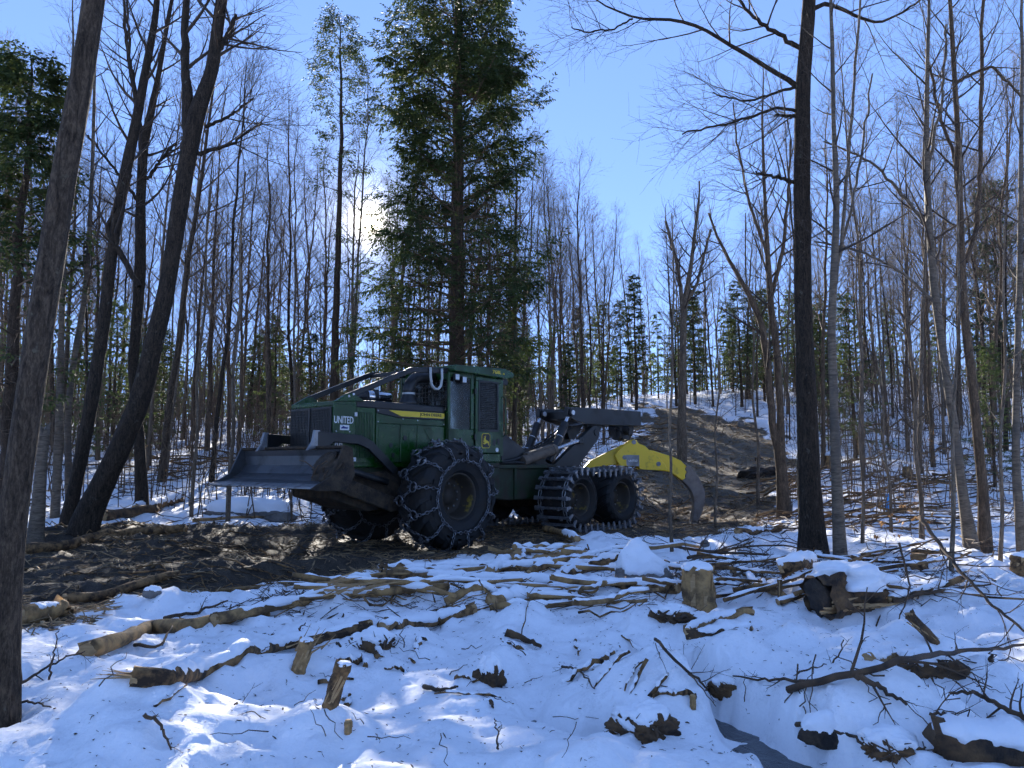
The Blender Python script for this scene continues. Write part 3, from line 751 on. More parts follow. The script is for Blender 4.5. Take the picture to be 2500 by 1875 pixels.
# ------------------------------------------------------------------ trees one can point at
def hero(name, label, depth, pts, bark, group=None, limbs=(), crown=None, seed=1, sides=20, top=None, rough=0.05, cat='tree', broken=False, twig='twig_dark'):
    """trunk through the given pixels at one depth; limbs are [(u,v,width_px[,depth]) ...]; crown sprouts from trunk and limbs"""
    g = np.random.default_rng(seed)
    W = [at(u, v, depth) for u, v, w in pts]; wr = [0.88*w/2/F*depth for u, v, w in pts]
    base = W[0].copy(); gz = h1(base.x, base.y); base = Vector((base.x, base.y, gz))
    first = Vector((W[0].x, W[0].y, gz-0.35))
    W = [first]+W; wr = [wr[0]*1.08]+wr
    P = np.array([list(p-base) for p in W]); wr = np.array(wr)
    if top:      # carries on above the picture
        d = unit(P[-1]-P[-2]); n = 6
        for i in range(1, n+1):
            P = np.vstack([P, P[-1]+(d*0.75+np.array([0, 0, 0.25])+np.append(g.normal(0, 0.05, 2), 0))*top/n]); wr = np.append(wr, wr[-1]*0.86)
    # resample with a smooth curve
    s = np.concatenate([[0], np.cumsum(np.linalg.norm(np.diff(P, axis=0), axis=1))]); n = max(24, int(s[-1]/0.18)); n = min(n, 90)
    q = np.linspace(0, s[-1], n); Pi = np.stack([np.interp(q, s, P[:, i]) for i in range(3)], 1); Ri = np.interp(q, s, wr)
    for _ in range(2):
        Pi[1:-1] = (Pi[:-2]+2*Pi[1:-1]+Pi[2:])/4; Ri[1:-1] = (Ri[:-2]+2*Ri[1:-1]+Ri[2:])/4
    th = np.arange(sides)*2*math.pi/sides; QQ, TT = np.meshgrid(q*2.2, th, indexing='ij')
    jit = fbm(np.cos(TT)*3+QQ*0.7, np.sin(TT)*3+QQ*0.5, seed, 4)*rough*2.4
    tr = Soup(); V, Fq = tubes(Pi[None], Ri[None], sides, jit); tr.add(V, Fq)
    if broken:   # jagged top
        k = sides; V2 = V.copy(); V2[-k:, 2] += g.uniform(-0.02, 0.22, k); tr.V[0] = V2
        c = len(V2); cap = np.vstack([V2[-k:].mean(0)-np.array([0, 0, 0.05])]); o = len(V2)-k
        tr.add(np.vstack([V2[-k:], cap]), np.array([[j, (j+1) % k, k, k] for j in range(k)])[:, :3])
    root = empty(name, base); tag(root, label, cat, group)
    link('trunk', tr.mesh('trunk', [M[bark]]), root)
    lp, lr = [Pi[None]], [Ri[None]]
    for i, lb in enumerate(limbs):
        a = np.array([list(at(b[0], b[1], b[3] if len(b) > 3 else depth)-base) for b in lb]); w = np.array([b[2]/2/F*depth for b in lb])
        s2 = np.concatenate([[0], np.cumsum(np.linalg.norm(np.diff(a, axis=0), axis=1))]); m = 20
        q2 = np.linspace(0, s2[-1], m); A = np.stack([np.interp(q2, s2, a[:, j]) for j in range(3)], 1); Wd = np.interp(q2, s2, w)
        for _ in range(1): A[1:-1] = (A[:-2]+2*A[1:-1]+A[2:])/4
        A[1:-1] += g.normal(0, 0.012, (m-2, 3))
        so_ = Soup(); V, Fq = tubes(A[None], Wd[None], 8, g.normal(0, 0.05, m*8)); so_.add(V, Fq)
        link('limb', so_.mesh('limb', [M[bark]]), root)
        lp.append(A[None]); lr.append(Wd[None])
    if crown:
        cr = Soup(); t0, n1, l1, up = crown[:4]; rmx = crown[4] if len(crown) > 4 else 0.45
        P1, R1 = grow(g, lp[0], lr[0], n1, t0, 0.99, lambda t: R(62)-R(18)*t, lambda t: l1*(1.25-t), 9, up, 0.06, rmx, 0.15)
        R1 = np.minimum(R1, 0.035*np.linspace(1, 0.15, 9)[None])
        V, Fq = tubes(P1, R1, 5); cr.add(V, Fq)
        sets = [(P1, R1, 6)]
        for A, Wd in zip(lp[1:], lr[1:]):
            if A.shape[1] == 20:
                P1b, R1b = grow(g, A, Wd, 9, 0.25, 0.98, lambda t: R(48)+0*t, lambda t: l1*0.55*(1.2-t*0.6), 7, up*0.7, 0.07, 0.5, 0.2)
                V, Fq = tubes(P1b, R1b, 4); cr.add(V, Fq); sets.append((P1b, R1b, 5))
        for Pa, Ra, nn in sets:
            P2, R2 = grow(g, Pa, Ra, nn, 0.2, 0.99, lambda t: R(42)+0*t, lambda t: l1*0.33*(1.2-t*0.7), 6, 0.04, 0.09, 0.5, 0.3, 0, 0.003)
            V, Fq = tubes(P2, R2, 4); cr.add(V, Fq)
            P3, R3 = grow(g, P2, R2, 3, 0.2, 1.0, lambda t: R(38)+0*t, lambda t: l1*0.16+0*t, 3, 0.03, 0.1, 0.6, 0.5, 0, 0.0024)
            V, Fq = tubes(P3, R3, 3); cr.add(V, Fq)
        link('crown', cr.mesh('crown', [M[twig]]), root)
    return root

hero('maple_tree', 'thick rough-barked tree trunk at the left edge, standing closest to the camera', 4.9,
     [(-8, 1745, 120), (6, 1600, 84), (18, 1400, 72), (30, 1275, 70), (83, 889, 69), (131, 600, 67), (156, 422, 66), (190, 253, 61), (229, 0, 57)],
     'bark_maple', seed=2, sides=36, top=6.5, crown=(0.72, 10, 1.9, 0.05))
hero('leaning_maple', 'thick trunk leaning right beside the skid trail, forked high up', 13.5,
     [(200, 1292, 84), (210, 1266, 70), (253, 1178, 60), (300, 1080, 56), (340, 986, 53), (387, 793, 48), (409, 696, 44), (424, 600, 44), (453, 422, 47), (474, 295, 50), (519, 169, 35), (541, 0, 33)],
     'bark_dark', seed=3, sides=28, top=4.5, crown=(0.62, 14, 2.6, 0.06),
     limbs=[[(468, 330, 40), (458, 270, 30), (452, 170, 22), (455, 0, 17), (458, -190, 12)], [(520, 150, 16), (560, 80, 14), (575, 36, 9)], [(484, 375, 12), (560, 355, 8), (640, 300, 5)], [(500, 310, 10), (560, 285, 7), (620, 240, 4)]])
hero('maple_tree', 'slim dark trunk rising just left of the leaning forked trunk', 14.6,
     [(163, 1288, 44), (181, 1203, 35), (223, 986, 35), (253, 793, 33), (276, 600, 28), (306, 422, 30), (341, 253, 26), (380, 42, 18)], 'bark_dark', seed=5, top=4, crown=(0.5, 18, 2.3, 0.08),
     limbs=[[(318, 425, 12), (262, 560, 14), (335, 690, 14), (340, 700, 14)][::-1], [(340, 260, 10), (318, 160, 8), (310, 0, 5)]])
hero('maple_tree', 'dark forked trunk standing right behind the leaning trunk', 17.5,
     [(346, 1222, 36), (341, 1082, 28), (324, 889, 27), (336, 760, 28), (343, 648, 31), (343, 500, 26), (350, 359, 26), (384, 200, 15), (415, 20, 11)], 'bark_dark', seed=6, top=3, crown=(0.45, 20, 2.4, 0.08),
     limbs=[[(348, 372, 18), (338, 280, 12), (310, 120, 9), (300, -20, 6)], [(360, 440, 10), (400, 380, 8), (430, 350, 6)], [(345, 500, 9), (300, 440, 7), (215, 330, 5)]])
hero('birch_tree', 'pale slender curved birch between the leaning trunk and the left edge', 16.5,
     [(168, 1240, 20), (165, 1010, 17), (180, 880, 16), (208, 720, 14), (217, 600, 13), (226, 400, 10), (232, 150, 7)], 'birch', seed=7, sides=12, top=2, crown=(0.4, 16, 1.9, 0.1))
hero('birch_tree', 'pale straight birch left of the curved birch', 16.0,
     [(136, 1235, 24), (146, 1000, 20), (150, 800, 15), (158, 600, 12), (165, 350, 9), (180, 100, 6)], 'birch', seed=8, sides=12, top=1.5, crown=(0.4, 16, 1.8, 0.1))
hero('broken_snag', 'broken-off pale tree trunk standing behind the left edge trunk', 12.6,
     [(90, 1282, 42), (95, 1220, 33), (100, 1150, 30), (107, 1062, 28)], 'birch', seed=9, sides=16, cat='snag', broken=True)
hero('maple_tree', 'tall straight black-barked tree with long bare limbs, right of the grapple', 13.0,
     [(1986, 1354, 92), (1985, 1325, 70), (1975, 1150, 59), (1967, 925, 49), (1960, 700, 46), (1958, 434, 46), (1960, 217, 42), (1976, 0, 35)], 'bark_dark', seed=10, sides=28, top=5.0, crown=(0.8, 10, 2.6, 0.05), rough=0.06,
     limbs=[[(1950, 215, 16), (1925, 190, 14), (1850, 150, 11), (1780, 110, 10), (1700, 62, 9), (1640, 45, 8), (1545, 45, 6), (1470, 10, 4), (1400, -40, 3)],
            [(1545, 46, 5), (1500, 70, 4.5), (1430, 80, 4), (1395, 66, 3)], [(1955, 118, 13), (1900, 85, 11), (1860, 60, 10), (1810, 10, 8), (1785, -40, 7)],
            [(1950, 210, 9), (1890, 225, 7), (1850, 245, 6), (1800, 245, 5), (1740, 225, 3)], [(1946, 272, 9), (1900, 262, 8), (1850, 280, 7), (1780, 300, 6), (1700, 318, 5), (1666, 328, 4)],
            [(1946, 285, 10), (1893, 281, 6)], [(1946, 449, 11), (1890, 430, 8), (1845, 418, 4)], [(1980, 25, 13), (2015, 5, 11), (2060, 25, 9), (2110, 52, 8), (2170, 50, 6), (2230, 15, 5), (2290, -40, 4)]])
hero('birch_tree', 'pale grey birch standing right beside the black-barked tree', 12.4,
     [(2052, 1374, 40), (2046, 1250, 30), (2036, 1000, 24), (2030, 800, 22), (2039, 600, 20), (2043, 480, 17), (2035, 300, 12), (2032, 100, 11)], 'birch', seed=12, sides=18, top=3.5, crown=(0.4, 18, 1.7, 0.07),
     limbs=[[(2042, 690, 9), (2058, 560, 9), (2070, 400, 8), (2080, 250, 7), (2097, 50, 6), (2105, -80, 5)], [(2045, 640, 8), (2075, 520, 7), (2110, 330, 6), (2130, 180, 4)]])
hero('forked_maple', 'trunk forking low into two stems behind the black-barked tree', 20.0,
     [(1913, 1242, 40), (1909, 1150, 28), (1901, 1085, 32), (1907, 1030, 20), (1896, 850, 19), (1882, 750, 18), (1875, 640, 15), (1868, 500, 9), (1860, 280, 6)], 'bark_brown', seed=13, top=1.5, crown=(0.45, 22, 2.6, 0.09),
     limbs=[[(1898, 1095, 22), (1886, 1040, 18), (1875, 920, 17), (1868, 830, 17), (1850, 760, 15), (1818, 700, 12), (1765, 612, 8), (1730, 520, 5)], [(1880, 740, 12), (1910, 620, 10), (1925, 480, 7), (1930, 340, 5)], [(1872, 620, 9), (1830, 500, 7), (1800, 350, 5), (1790, 250, 3)]])
hero('birch_tree', 'left stem of the birch clump near the right edge', 12.6,
     [(2378, 1374, 46), (2352, 1220, 26), (2332, 1060, 23), (2302, 860, 21), (2280, 700, 21), (2265, 500, 18), (2262, 300, 14), (2265, 100, 10)], 'birch', seed=14, sides=16, top=2.5, crown=(0.42, 22, 2.2, 0.08),
     limbs=[[(2268, 560, 9), (2200, 470, 8), (2120, 390, 6), (2010, 345, 4)], [(2285, 740, 9), (2200, 660, 7), (2090, 610, 6), (1990, 590, 4)], [(2262, 420, 9), (2300, 250, 7), (2310, 60, 5)]])
hero('birch_tree', 'right stem of the birch clump near the right edge', 12.9,
     [(2404, 1372, 44), (2402, 1220, 26), (2376, 950, 24), (2352, 750, 22), (2345, 550, 18), (2340, 350, 15), (2328, 150, 13), (2318, -20, 10)], 'bark_brown', seed=15, sides=16, top=2.5, crown=(0.42, 22, 2.2, 0.08),
     limbs=[[(2358, 640, 14), (2385, 560, 12), (2393, 400, 10), (2395, 150, 9), (2400, -30, 7)], [(2342, 420, 9), (2300, 300, 8), (2260, 120, 6)], [(2336, 200, 9), (2420, 160, 7), (2500, 240, 5)]])
hero('birch_tree', 'white birch at the right edge of the picture', 11.5,
     [(2496, 1335, 30), (2480, 1150, 21), (2481, 950, 18), (2489, 700, 15), (2493, 400, 12), (2496, 100, 9)], 'birch', seed=16, sides=14, top=2.0, crown=(0.4, 16, 1.6, 0.08))
hero('maple_tree', 'thin grey tree rising behind the grapple, forked above', 30.0,
     [(1664, 1068, 26), (1667, 900, 20), (1669, 760, 18), (1688, 640, 11), (1705, 500, 8)], 'bark_grey', seed=17, sides=12, top=1, crown=(0.5, 20, 2.6, 0.1),
     limbs=[[(1669, 775, 12), (1655, 650, 9), (1625, 540, 7)], [(1671, 740, 10), (1700, 700, 8), (1735, 560, 6)]])
hero('maple_sapling', 'thin grey stem standing in front of the yellow grapple', 13.2,
     [(1640, 1322, 11), (1634, 1240, 8), (1640, 1140, 7.5), (1633, 1050, 7.5), (1642, 940, 7), (1640, 820, 6), (1646, 700, 5), (1640, 520, 3)], 'bark_grey', seed=18, sides=10, crown=(0.5, 14, 1.0, 0.08), cat='sapling')
for i, (u, v, d, w, dx, tv, lab) in enumerate([
        (2250, 1330, 13.4, 15, -40, 640, 'thin grey stem between the birch clump and the pale birch'), (2175, 1285, 15.5, 9, -50, 700, 'thin dark stem left of the blue stake'),
        (2105, 1320, 14.0, 10, -12, 560, 'thin straight stem right of the pale birch'), (2320, 1420, 10.4, 13, 30, 300, 'thin stem in front of the birch clump'),
        (2440, 1400, 11.0, 12, 18, 480, 'thin stem right of the birch clump'), (560, 1175, 17.0, 12, 40, 420, 'thin stem left of the dozer blade'), (470, 1190, 17.5, 10, 50, 380, 'thin stem right of the leaning trunk'),
        (1745, 1240, 18.0, 7, 12, 700, 'thin sapling behind the curved grapple tine'), (1850, 1200, 22.0, 9, -30, 520, 'thin stem left of the low-forking trunk')]):
    hero('maple_sapling', lab, d, [(u, v, w*1.1), (u+dx*0.12+6, v-(v-tv)*0.16, w*0.8), (u+dx*0.3-5, v-(v-tv)*0.34, w*0.75), (u+dx*0.5+7, v-(v-tv)*0.55, w*0.62), (u+dx*0.8-6, v-(v-tv)*0.78, w*0.5), (u+dx, tv, w*0.3)], 'bark_grey', seed=40+i, sides=10, crown=(0.4, 15, 1.3, 0.08), cat='sapling')

# the tall hemlock behind the cab
def hemlock(name, label, base, Hh, r0, seed, zones, spray=(0.13, 0.03), m=13, dead=26, n2=9):
    g = np.random.default_rng(seed); S = 30
    P0 = trunk_path(g, Hh, S, 0.008, 0.03); z = np.linspace(0, 1, S); R0 = (r0*(1-z)**0.8+0.01)[None]; R0[0, 0] *= 1.35; P0[0, 0, 2] = -0.6
    tr = Soup(); V, Fq = tubes(P0, R0, 18, g.normal(0, 0.035, S*18)); tr.add(V, Fq)
    cr = Soup()
    for (ta, tb, n1, l1, l2, ang, up, bare, dens) in zones:
        P1, R1 = grow(g, P0, R0, n1, ta, tb, lambda t: R(ang)+0*t, lambda t: l1+(l2-l1)*(t-ta)/(tb-ta), 10, up, 0.035, 0.24, 0.15, 0, 0.007)
        V, Fq = tubes(P1, R1, 5); cr.add(V, Fq, 0)
        P2, R2 = grow(g, P1, R1, n2, bare, 1.0, lambda t: R(48)+0*t, lambda t: 0.42*l1*(1.15-t*0.8), 6, -0.025, 0.06, 0.45, 0.3, 0.75, 0.003)
        V, Fq = tubes(P2, R2, 3); cr.add(V, Fq, 0)
        P3, R3 = grow(g, P2, R2, 5, 0.2, 1.0, lambda t: R(45)+0*t, lambda t: 0.15*l1+0.1+0*t, 4, -0.05, 0.06, 0.5, 0.5, 0.75, 0.002)
        mm = max(2, int(m*dens))
        V, Fq = sprays(g, P3, mm, spray[0], spray[1], 0.3); cr.add(V, Fq, 1)
        V, Fq = sprays(g, P2, mm, spray[0], spray[1], 0.3); cr.add(V, Fq, 1)
    if dead:
        Pd, Rd = grow(g, P0, R0, dead, 0.06, 0.4, lambda t: R(85)+0*t, lambda t: zones[0][3]*0.7+0*t, 7, 0.01, 0.05, 0.14, 0.2, 0, 0.005)
        V, Fq = tubes(Pd, Rd, 4); cr.add(V, Fq, 0)
        Pe, Re = grow(g, Pd, Rd, 8, 0.2, 1.0, lambda t: R(48)+0*t, lambda t: 0.6+0*t, 4, 0.0, 0.1, 0.5, 0.4, 0.5, 0.003)
        V, Fq = tubes(Pe, Re, 3); cr.add(V, Fq, 0)
    root = empty(name, base); tag(root, label, 'tree')
    link('trunk', tr.mesh('trunk', [M['bark_hemlock']]), root)
    link('crown', cr.mesh('crown', [M['twig'], M['needle_hemlock']]), root)
    return root
b = at(1113, 1100, 24); 
hemlock('hemlock_tree', 'tall dark evergreen hemlock towering behind the skidder cab', (b.x, b.y, h1(b.x, b.y)), 25.0, 0.27, 71,
        [(0.13, 0.35, 42, 3.2, 2.8, 84, 0.0, 0.28, 0.85), (0.34, 0.54, 50, 2.5, 2.7, 60, 0.0, 0.3, 0.8), (0.50, 0.99, 96, 2.75, 0.35, 60, -0.012, 0.18, 0.9)], spray=(0.13, 0.025), m=17, n2=11)
b = at(815, 1080, 27)
hemlock('hemlock_tree', 'slim evergreen left of the tall hemlock, its top beside the sun', (b.x, b.y, h1(b.x, b.y)), 17.2, 0.16, 72,
        [(0.22, 0.52, 12, 0.9, 0.9, 78, 0.02, 0.4, 0.2), (0.58, 0.76, 14, 1.1, 1.5, 66, 0.02, 0.3, 0.35), (0.74, 0.99, 26, 1.7, 0.3, 58, 0.02, 0.3, 0.5)], spray=(0.11, 0.022), m=13, dead=10, n2=7)
b = at(22, 1150, 15.5)
hemlock('cedar_tree', 'dark evergreen cedar at the far left behind the nearest trunk', (b.x, b.y, h1(b.x, b.y)), 9.8, 0.15, 73,
        [(0.2, 0.5, 22, 1.4, 1.4, 85, 0.02, 0.6, 0.2), (0.5, 0.99, 46, 1.25, 0.3, 72, -0.01, 0.15, 0.7)], spray=(0.12, 0.03), m=11, dead=24, n2=7)

# ------------------------------------------------------------------ the forest behind
BV = []
for i in range(9):
    tr, cr = bare_variant(100+i, 13.0, [0.055, 0.07, 0.088, 0.05, 0.072, 0.065, 0.092, 0.055, 0.07][i], [0.36, 0.3, 0.42, 0.34, 0.46, 0.28, 0.4, 0.5, 0.33][i],
                          [22, 26, 20, 24, 18, 26, 22, 16, 24][i], 7, 5, [0.22, 0.26, 0.3, 0.2, 0.24, 0.28, 0.3, 0.18, 0.24][i])
    bk = ['bark_grey', 'bark_brown', 'bark_maple', 'birch', 'bark_grey', 'bark_dark', 'bark_maple', 'birch', 'bark_brown'][i]
    BV.append((('trunk', tr.mesh('trunk', [M[bk]])), ('crown', cr.mesh('crown', [M['twig']]))))
CV = []
for i, (wid, clear, pw, nm) in enumerate([(0.20, 0.08, 0.8, 'needle_fir'), (0.24, 0.1, 0.75, 'needle_fir'), (0.17, 0.22, 0.7, 'needle_hemlock'), (0.22, 0.15, 0.6, 'needle_hemlock')]):
    tr, cr = conifer_variant(200+i, 8.0, 0.085, clear, wid, 64, 9, 13, 0.13, 0.026, 0.15, 0.3, 0.2, pw, 8)
    CV.append((('trunk', tr.mesh('trunk', [M['bark_hemlock']])), ('crown', cr.mesh('crown', [M['twig'], M[nm]]))))
tr, cr = conifer_variant(230, 11.0, 0.16, 0.2, 0.23, 70, 10, 15, 0.17, 0.034, 0.5, 0.1, 0.35, 0.45, 10, 0.04)
CV.append((('trunk', tr.mesh('trunk', [M['bark_hemlock']])), ('crown', cr.mesh('crown', [M['twig'], M['needle_pine']]))))

def near_machine(x, y):
    a = (x-MX)*MH[0]+(y-MY)*MH[1]; l = (x-MX)*ML[0]+(y-MY)*ML[1]
    return -10.0 < a < 4.2 and -2.6 < l < 2.6
placed = []
def free(x, y, gap):
    return all((x-a)**2+(y-b)**2 > gap*gap for a, b in placed)
g = np.random.default_rng(31)
def zone_label(t, d):
    where = 'behind the dozer blade' if -0.42 < t < -0.16 else ('left of the skid trail' if t <= -0.42 else ('behind the skidder cab' if t < 0.1 else ('beside the climbing trail' if t < 0.38 else 'on the slope at the right')))
    return where
# where the photograph shows sunlit snow the way to the sun is kept clear of stems
LIT = [_hit(u, v, H) for u, v in ((2440, 1530), (2480, 1590), (1290, 1850), (250, 1850), (1230, 1745), (1730, 1050))]
def sun_path(x, y):
    for p in LIT:
        s_ = (y-p.y)
        if 0 < s_ < 44 and abs(x-(p.x+math.tan(SUN_AZ)*s_)) < 0.3: return True
    return False
n_bare = 0; tries = 0
bands = [(22, 28, 30, 1.1), (28, 36, 52, 1.0), (36, 50, 92, 1.0), (50, 78, 100, 1.2)]
for (d0, d1, cnt, gap) in bands:
    k = 0; tries = 0
    while k < cnt and tries < 4000:
        tries += 1
        d = g.uniform(d0, d1); t = g.uniform(-0.78, 0.78); x = t*d
        if 0.07 < t < 0.37 and d < 38: continue
        if 0.12 < t < 0.34 and d < 50 and g.uniform() < 0.45: continue
        if t > 0.4 and d < 42 and g.uniform() < 0.45: continue
        if abs(t+0.194) < 0.019 and d < 60: continue
        if sun_path(x, d): continue
        if near_machine(x, d) or not free(x, d, gap): continue
        if float(trail_mask(np.array([x]), np.array([d]))[0]) > 0.25: continue
        z = h1(x, d); Hh = g.uniform(11, 16.5)
        if 0.115 < t < 0.335: Hh = min(Hh, (1130-g.uniform(455, 560))/F*d+1.6-z)
        elif -0.04 < t <= 0.115: Hh = min(Hh, (1130-g.uniform(180, 420))/F*d+1.6-z)
        elif -0.42 < t <= -0.04: Hh = min(Hh, (1130-g.uniform(-40, 380))/F*d+1.6-z)
        if Hh < 4: continue
        s = Hh/13.0; placed.append((x, d)); k += 1
        far = 'near' if d < 30 else ('mid' if d < 50 else 'far')
        word = {'near': 'tall slender bare tree in the wood', 'mid': 'slender bare tree deeper in the wood', 'far': 'thin distant bare tree on the hill'}[far]
        lab = word+' '+zone_label(t, d)
        put_tree('bare_tree', BV[int(g.integers(0, 9))], (x, d, z), g.uniform(0, 6.28), s, lab, 'tree', lab.replace('tree', 'trees'), (g.normal(0, 0.03), g.normal(0, 0.03)))
# evergreens of the understorey: px, depth, height, variant
EV = []
for i in range(34): EV.append((g.uniform(-60, 760), g.uniform(26, 52), g.uniform(4.0, 8.0), int(g.integers(0, 4))))
for i in range(10): EV.append((g.uniform(720, 1300), g.uniform(30, 52), g.uniform(3.5, 6.5), int(g.integers(0, 4))))
for i in range(36): EV.append((g.uniform(1230, 2080), g.uniform(44, 64), g.uniform(4.5, 8.8), int(g.integers(0, 4))))
for i in range(8): EV.append((g.uniform(2150, 2560), g.uniform(24, 46), g.uniform(3.5, 6.5), int(g.integers(0, 4))))
for (u, d, Hh, vi) in EV:
    x = (u-1250)/F*d
    if abs((u-1250)/F+0.194) < 0.02 or not free(x, d, 1.0) or near_machine(x, d): continue
    if float(trail_mask(np.array([x]), np.array([d]))[0]) > 0.2: continue
    placed.append((x, d)); lab = 'young evergreen in the understorey '+zone_label((u-1250)/F, d)
    put_tree('young_fir', CV[vi], (x, d, h1(x, d)), g.uniform(0, 6.28), Hh/8.0, lab, 'tree', lab.replace('evergreen', 'evergreens'))
for u, d, Hh, vi, lab in [(2085, 30, 6.6, 1, 'broad dark fir right of the black-barked tree'), (2010, 34, 6.0, 0, 'dark fir half hidden behind the black-barked tree'),
                          (2455, 36, 11.5, 4, 'big round-topped pine at the right edge'), (2420, 22, 4.2, 1, 'small fir behind the birch clump'), (1390, 33, 5.2, 2, 'light green young hemlock behind the loader boom'), (1270, 27, 4.2, 3, 'light green young hemlock right behind the cab')]:
    x = (u-1250)/F*d; put_tree('fir_tree', CV[vi], (x, d, h1(x, d)), 1.7*u, Hh/(11.0 if vi == 4 else 8.0), lab, 'tree')

# undergrowth: thin whips and brush nobody could count
so_ = Soup(); gg = np.random.default_rng(51); n = 3200
d = gg.uniform(17.5, 62, n)**1.0; t = gg.uniform(-0.75, 0.75, n); x = t*d
ok = (trail_mask(x, d) < 0.15) & ~((t > 0.02) & (t < 0.36) & (d < 27)) & (np.abs(t+0.194) > 0.006)
ok &= np.array([not near_machine(a, b_) for a, b_ in zip(x, d)])
ok &= ~((t > 0.1) & (t < 0.34) & (gg.uniform(0, 1, n) < 0.5))
x = x[ok]; d = d[ok]; n = len(x); z = H(x, d); Hh = gg.uniform(0.8, 3.6, n)
P = np.stack([np.stack([x, d, z-0.1], 1)+np.stack([gg.normal(0, 0.12, n)*s*Hh, gg.normal(0, 0.12, n)*s*Hh, s*Hh], 1) for s in (0, 0.35, 0.7, 1.0)], 1)
Rr = (0.006+0.0035*Hh)[:, None]*np.array([1, 0.8, 0.55, 0.25])[None]
V, Fq = tubes(P, Rr, 3); so_.add(V, Fq)
P2, R2 = grow(gg, P, Rr, 5, 0.25, 1.0, lambda t: R(48)+0*t, lambda t: 0.55+0*t, 4, 0.06, 0.12, 0.6, 0.3, 0, 0.003)
V, Fq = tubes(P2, R2, 3); so_.add(V, Fq)
o = link('undergrowth', so_.mesh('undergrowth', [M['twig']])); tag(o, 'leafless brush and thin whips between the forest trees', 'undergrowth', kind='stuff')
so_ = Soup(); n = 1200; d = gg.uniform(30, 80, n); t = gg.uniform(-0.75, 0.75, n); x = t*d
ok = (trail_mask(x, d) < 0.12) & ~((t > 0.05) & (t < 0.36) & (d < 40)) & (np.abs(t+0.194) > 0.012) & ~((t > 0.1) & (t < 0.34) & (gg.uniform(0, 1, n) < 0.5))
x = x[ok]; d = d[ok]; n = len(x); z = H(x, d); Hh = gg.uniform(2.5, 7.0, n)
P = np.stack([np.stack([x, d, z-0.1], 1)+np.stack([gg.normal(0, 0.06, n)*s*Hh, gg.normal(0, 0.06, n)*s*Hh, s*Hh], 1) for s in (0, 0.3, 0.65, 1.0)], 1)
Rr = (0.010+0.005*Hh)[:, None]*np.array([1, 0.8, 0.5, 0.2])[None]
V, Fq = tubes(P, Rr, 4); so_.add(V, Fq)
P2, R2 = grow(gg, P, Rr, 9, 0.2, 1.0, lambda t: R(52)+0*t, lambda t: 1.3*(1.2-t), 4, 0.06, 0.1, 0.5, 0.3, 0, 0.005)
V, Fq = tubes(P2, R2, 3); so_.add(V, Fq)
P3, R3 = grow(gg, P2, R2, 2, 0.3, 1.0, lambda t: R(40)+0*t, lambda t: 0.5+0*t, 3, 0.03, 0.1, 0.6, 0.5, 0, 0.004)
V, Fq = tubes(P3, R3, 3); so_.add(V, Fq)
o = link('thicket', so_.mesh('thicket', [M['twig']])); tag(o, 'dense leafless pole thicket filling the forest behind the trees', 'thicket', kind='stuff')
# a dark mass of evergreens deep in the wood
so_ = Soup(); n = 210; d = gg.uniform(56, 105, n); t = gg.uniform(-0.8, 0.8, n); k_ = trail_mask(t*d, d) < 0.1; t = t[k_]; d = d[k_]; x = t*d; n = len(x); z = H(x, d); Hh = gg.uniform(4.0, 8.5, n)
P = np.stack([np.stack([x, d, z-0.2+s*Hh], 1) for s in (0, 0.33, 0.66, 1.0)], 1); Rr = np.full((n, 1), 0.07)*np.array([1, 0.7, 0.4, 0.1])[None]
V, Fq = tubes(P, Rr, 4); so_.add(V, Fq, 0)
P1, R1 = grow(gg, P, Rr, 34, 0.12, 0.99, lambda t: R(92)+0*t, lambda t: 1.7*(1.06-t), 4, 0.0, 0.04, 0.3, 0.3, 0, 0.01)
V, Fq = sprays(gg, P1, 14, 0.34, 0.07, 0.3); so_.add(V, Fq, 1)
o = link('far_evergreens', so_.mesh('far_evergreens', [M['bark_hemlock'], M['needle_fir']])); tag(o, 'dark mass of evergreens deep in the wood', 'evergreens', kind='stuff')
# a far wood on the ridge, closing the view
so_ = Soup(); n = 420; d = gg.uniform(78, 135, n); x = gg.uniform(-1.0, 1.0, n)*d; z = H(x, d); Hh = gg.uniform(9, 14, n)
P = np.stack([np.stack([x, d, z-0.3], 1)+np.stack([gg.normal(0, 0.03, n)*s*Hh, 0*x, s*Hh], 1) for s in (0, 0.3, 0.6, 1.0)], 1)
Rr = gg.uniform(0.06, 0.13, n)[:, None]*np.array([1, 0.8, 0.5, 0.1])[None]
V, Fq = tubes(P, Rr, 4); so_.add(V, Fq)
P2, R2 = grow(gg, P, Rr, 14, 0.3, 1.0, lambda t: R(40)+0*t, lambda t: 3.2*(1.2-t), 4, 0.08, 0.1, 0.45, 0.3, 0, 0.012)
V, Fq = tubes(P2, R2, 3); so_.add(V, Fq)
P3, R3 = grow(gg, P2, R2, 3, 0.3, 1.0, lambda t: R(36)+0*t, lambda t: 1.2+0*t, 3, 0.05, 0.1, 0.6, 0.5, 0, 0.009)
V, Fq = tubes(P3, R3, 3); so_.add(V, Fq)
o = link('far_woods', so_.mesh('far_woods', [M['twig']])); tag(o, 'far bare woods along the ridge behind the forest', 'woods', kind='stuff')

# ------------------------------------------------------------------ the skidder (x forward, y to its own left, z up)
SK = empty('log_skidder', (MX, MY, 0), MTH+math.pi)
tag(SK, 'green six-wheeled log skidder with dozer blade, cab and yellow grapple on the muddy trail', 'skidder')
ROLL = R(0.0)

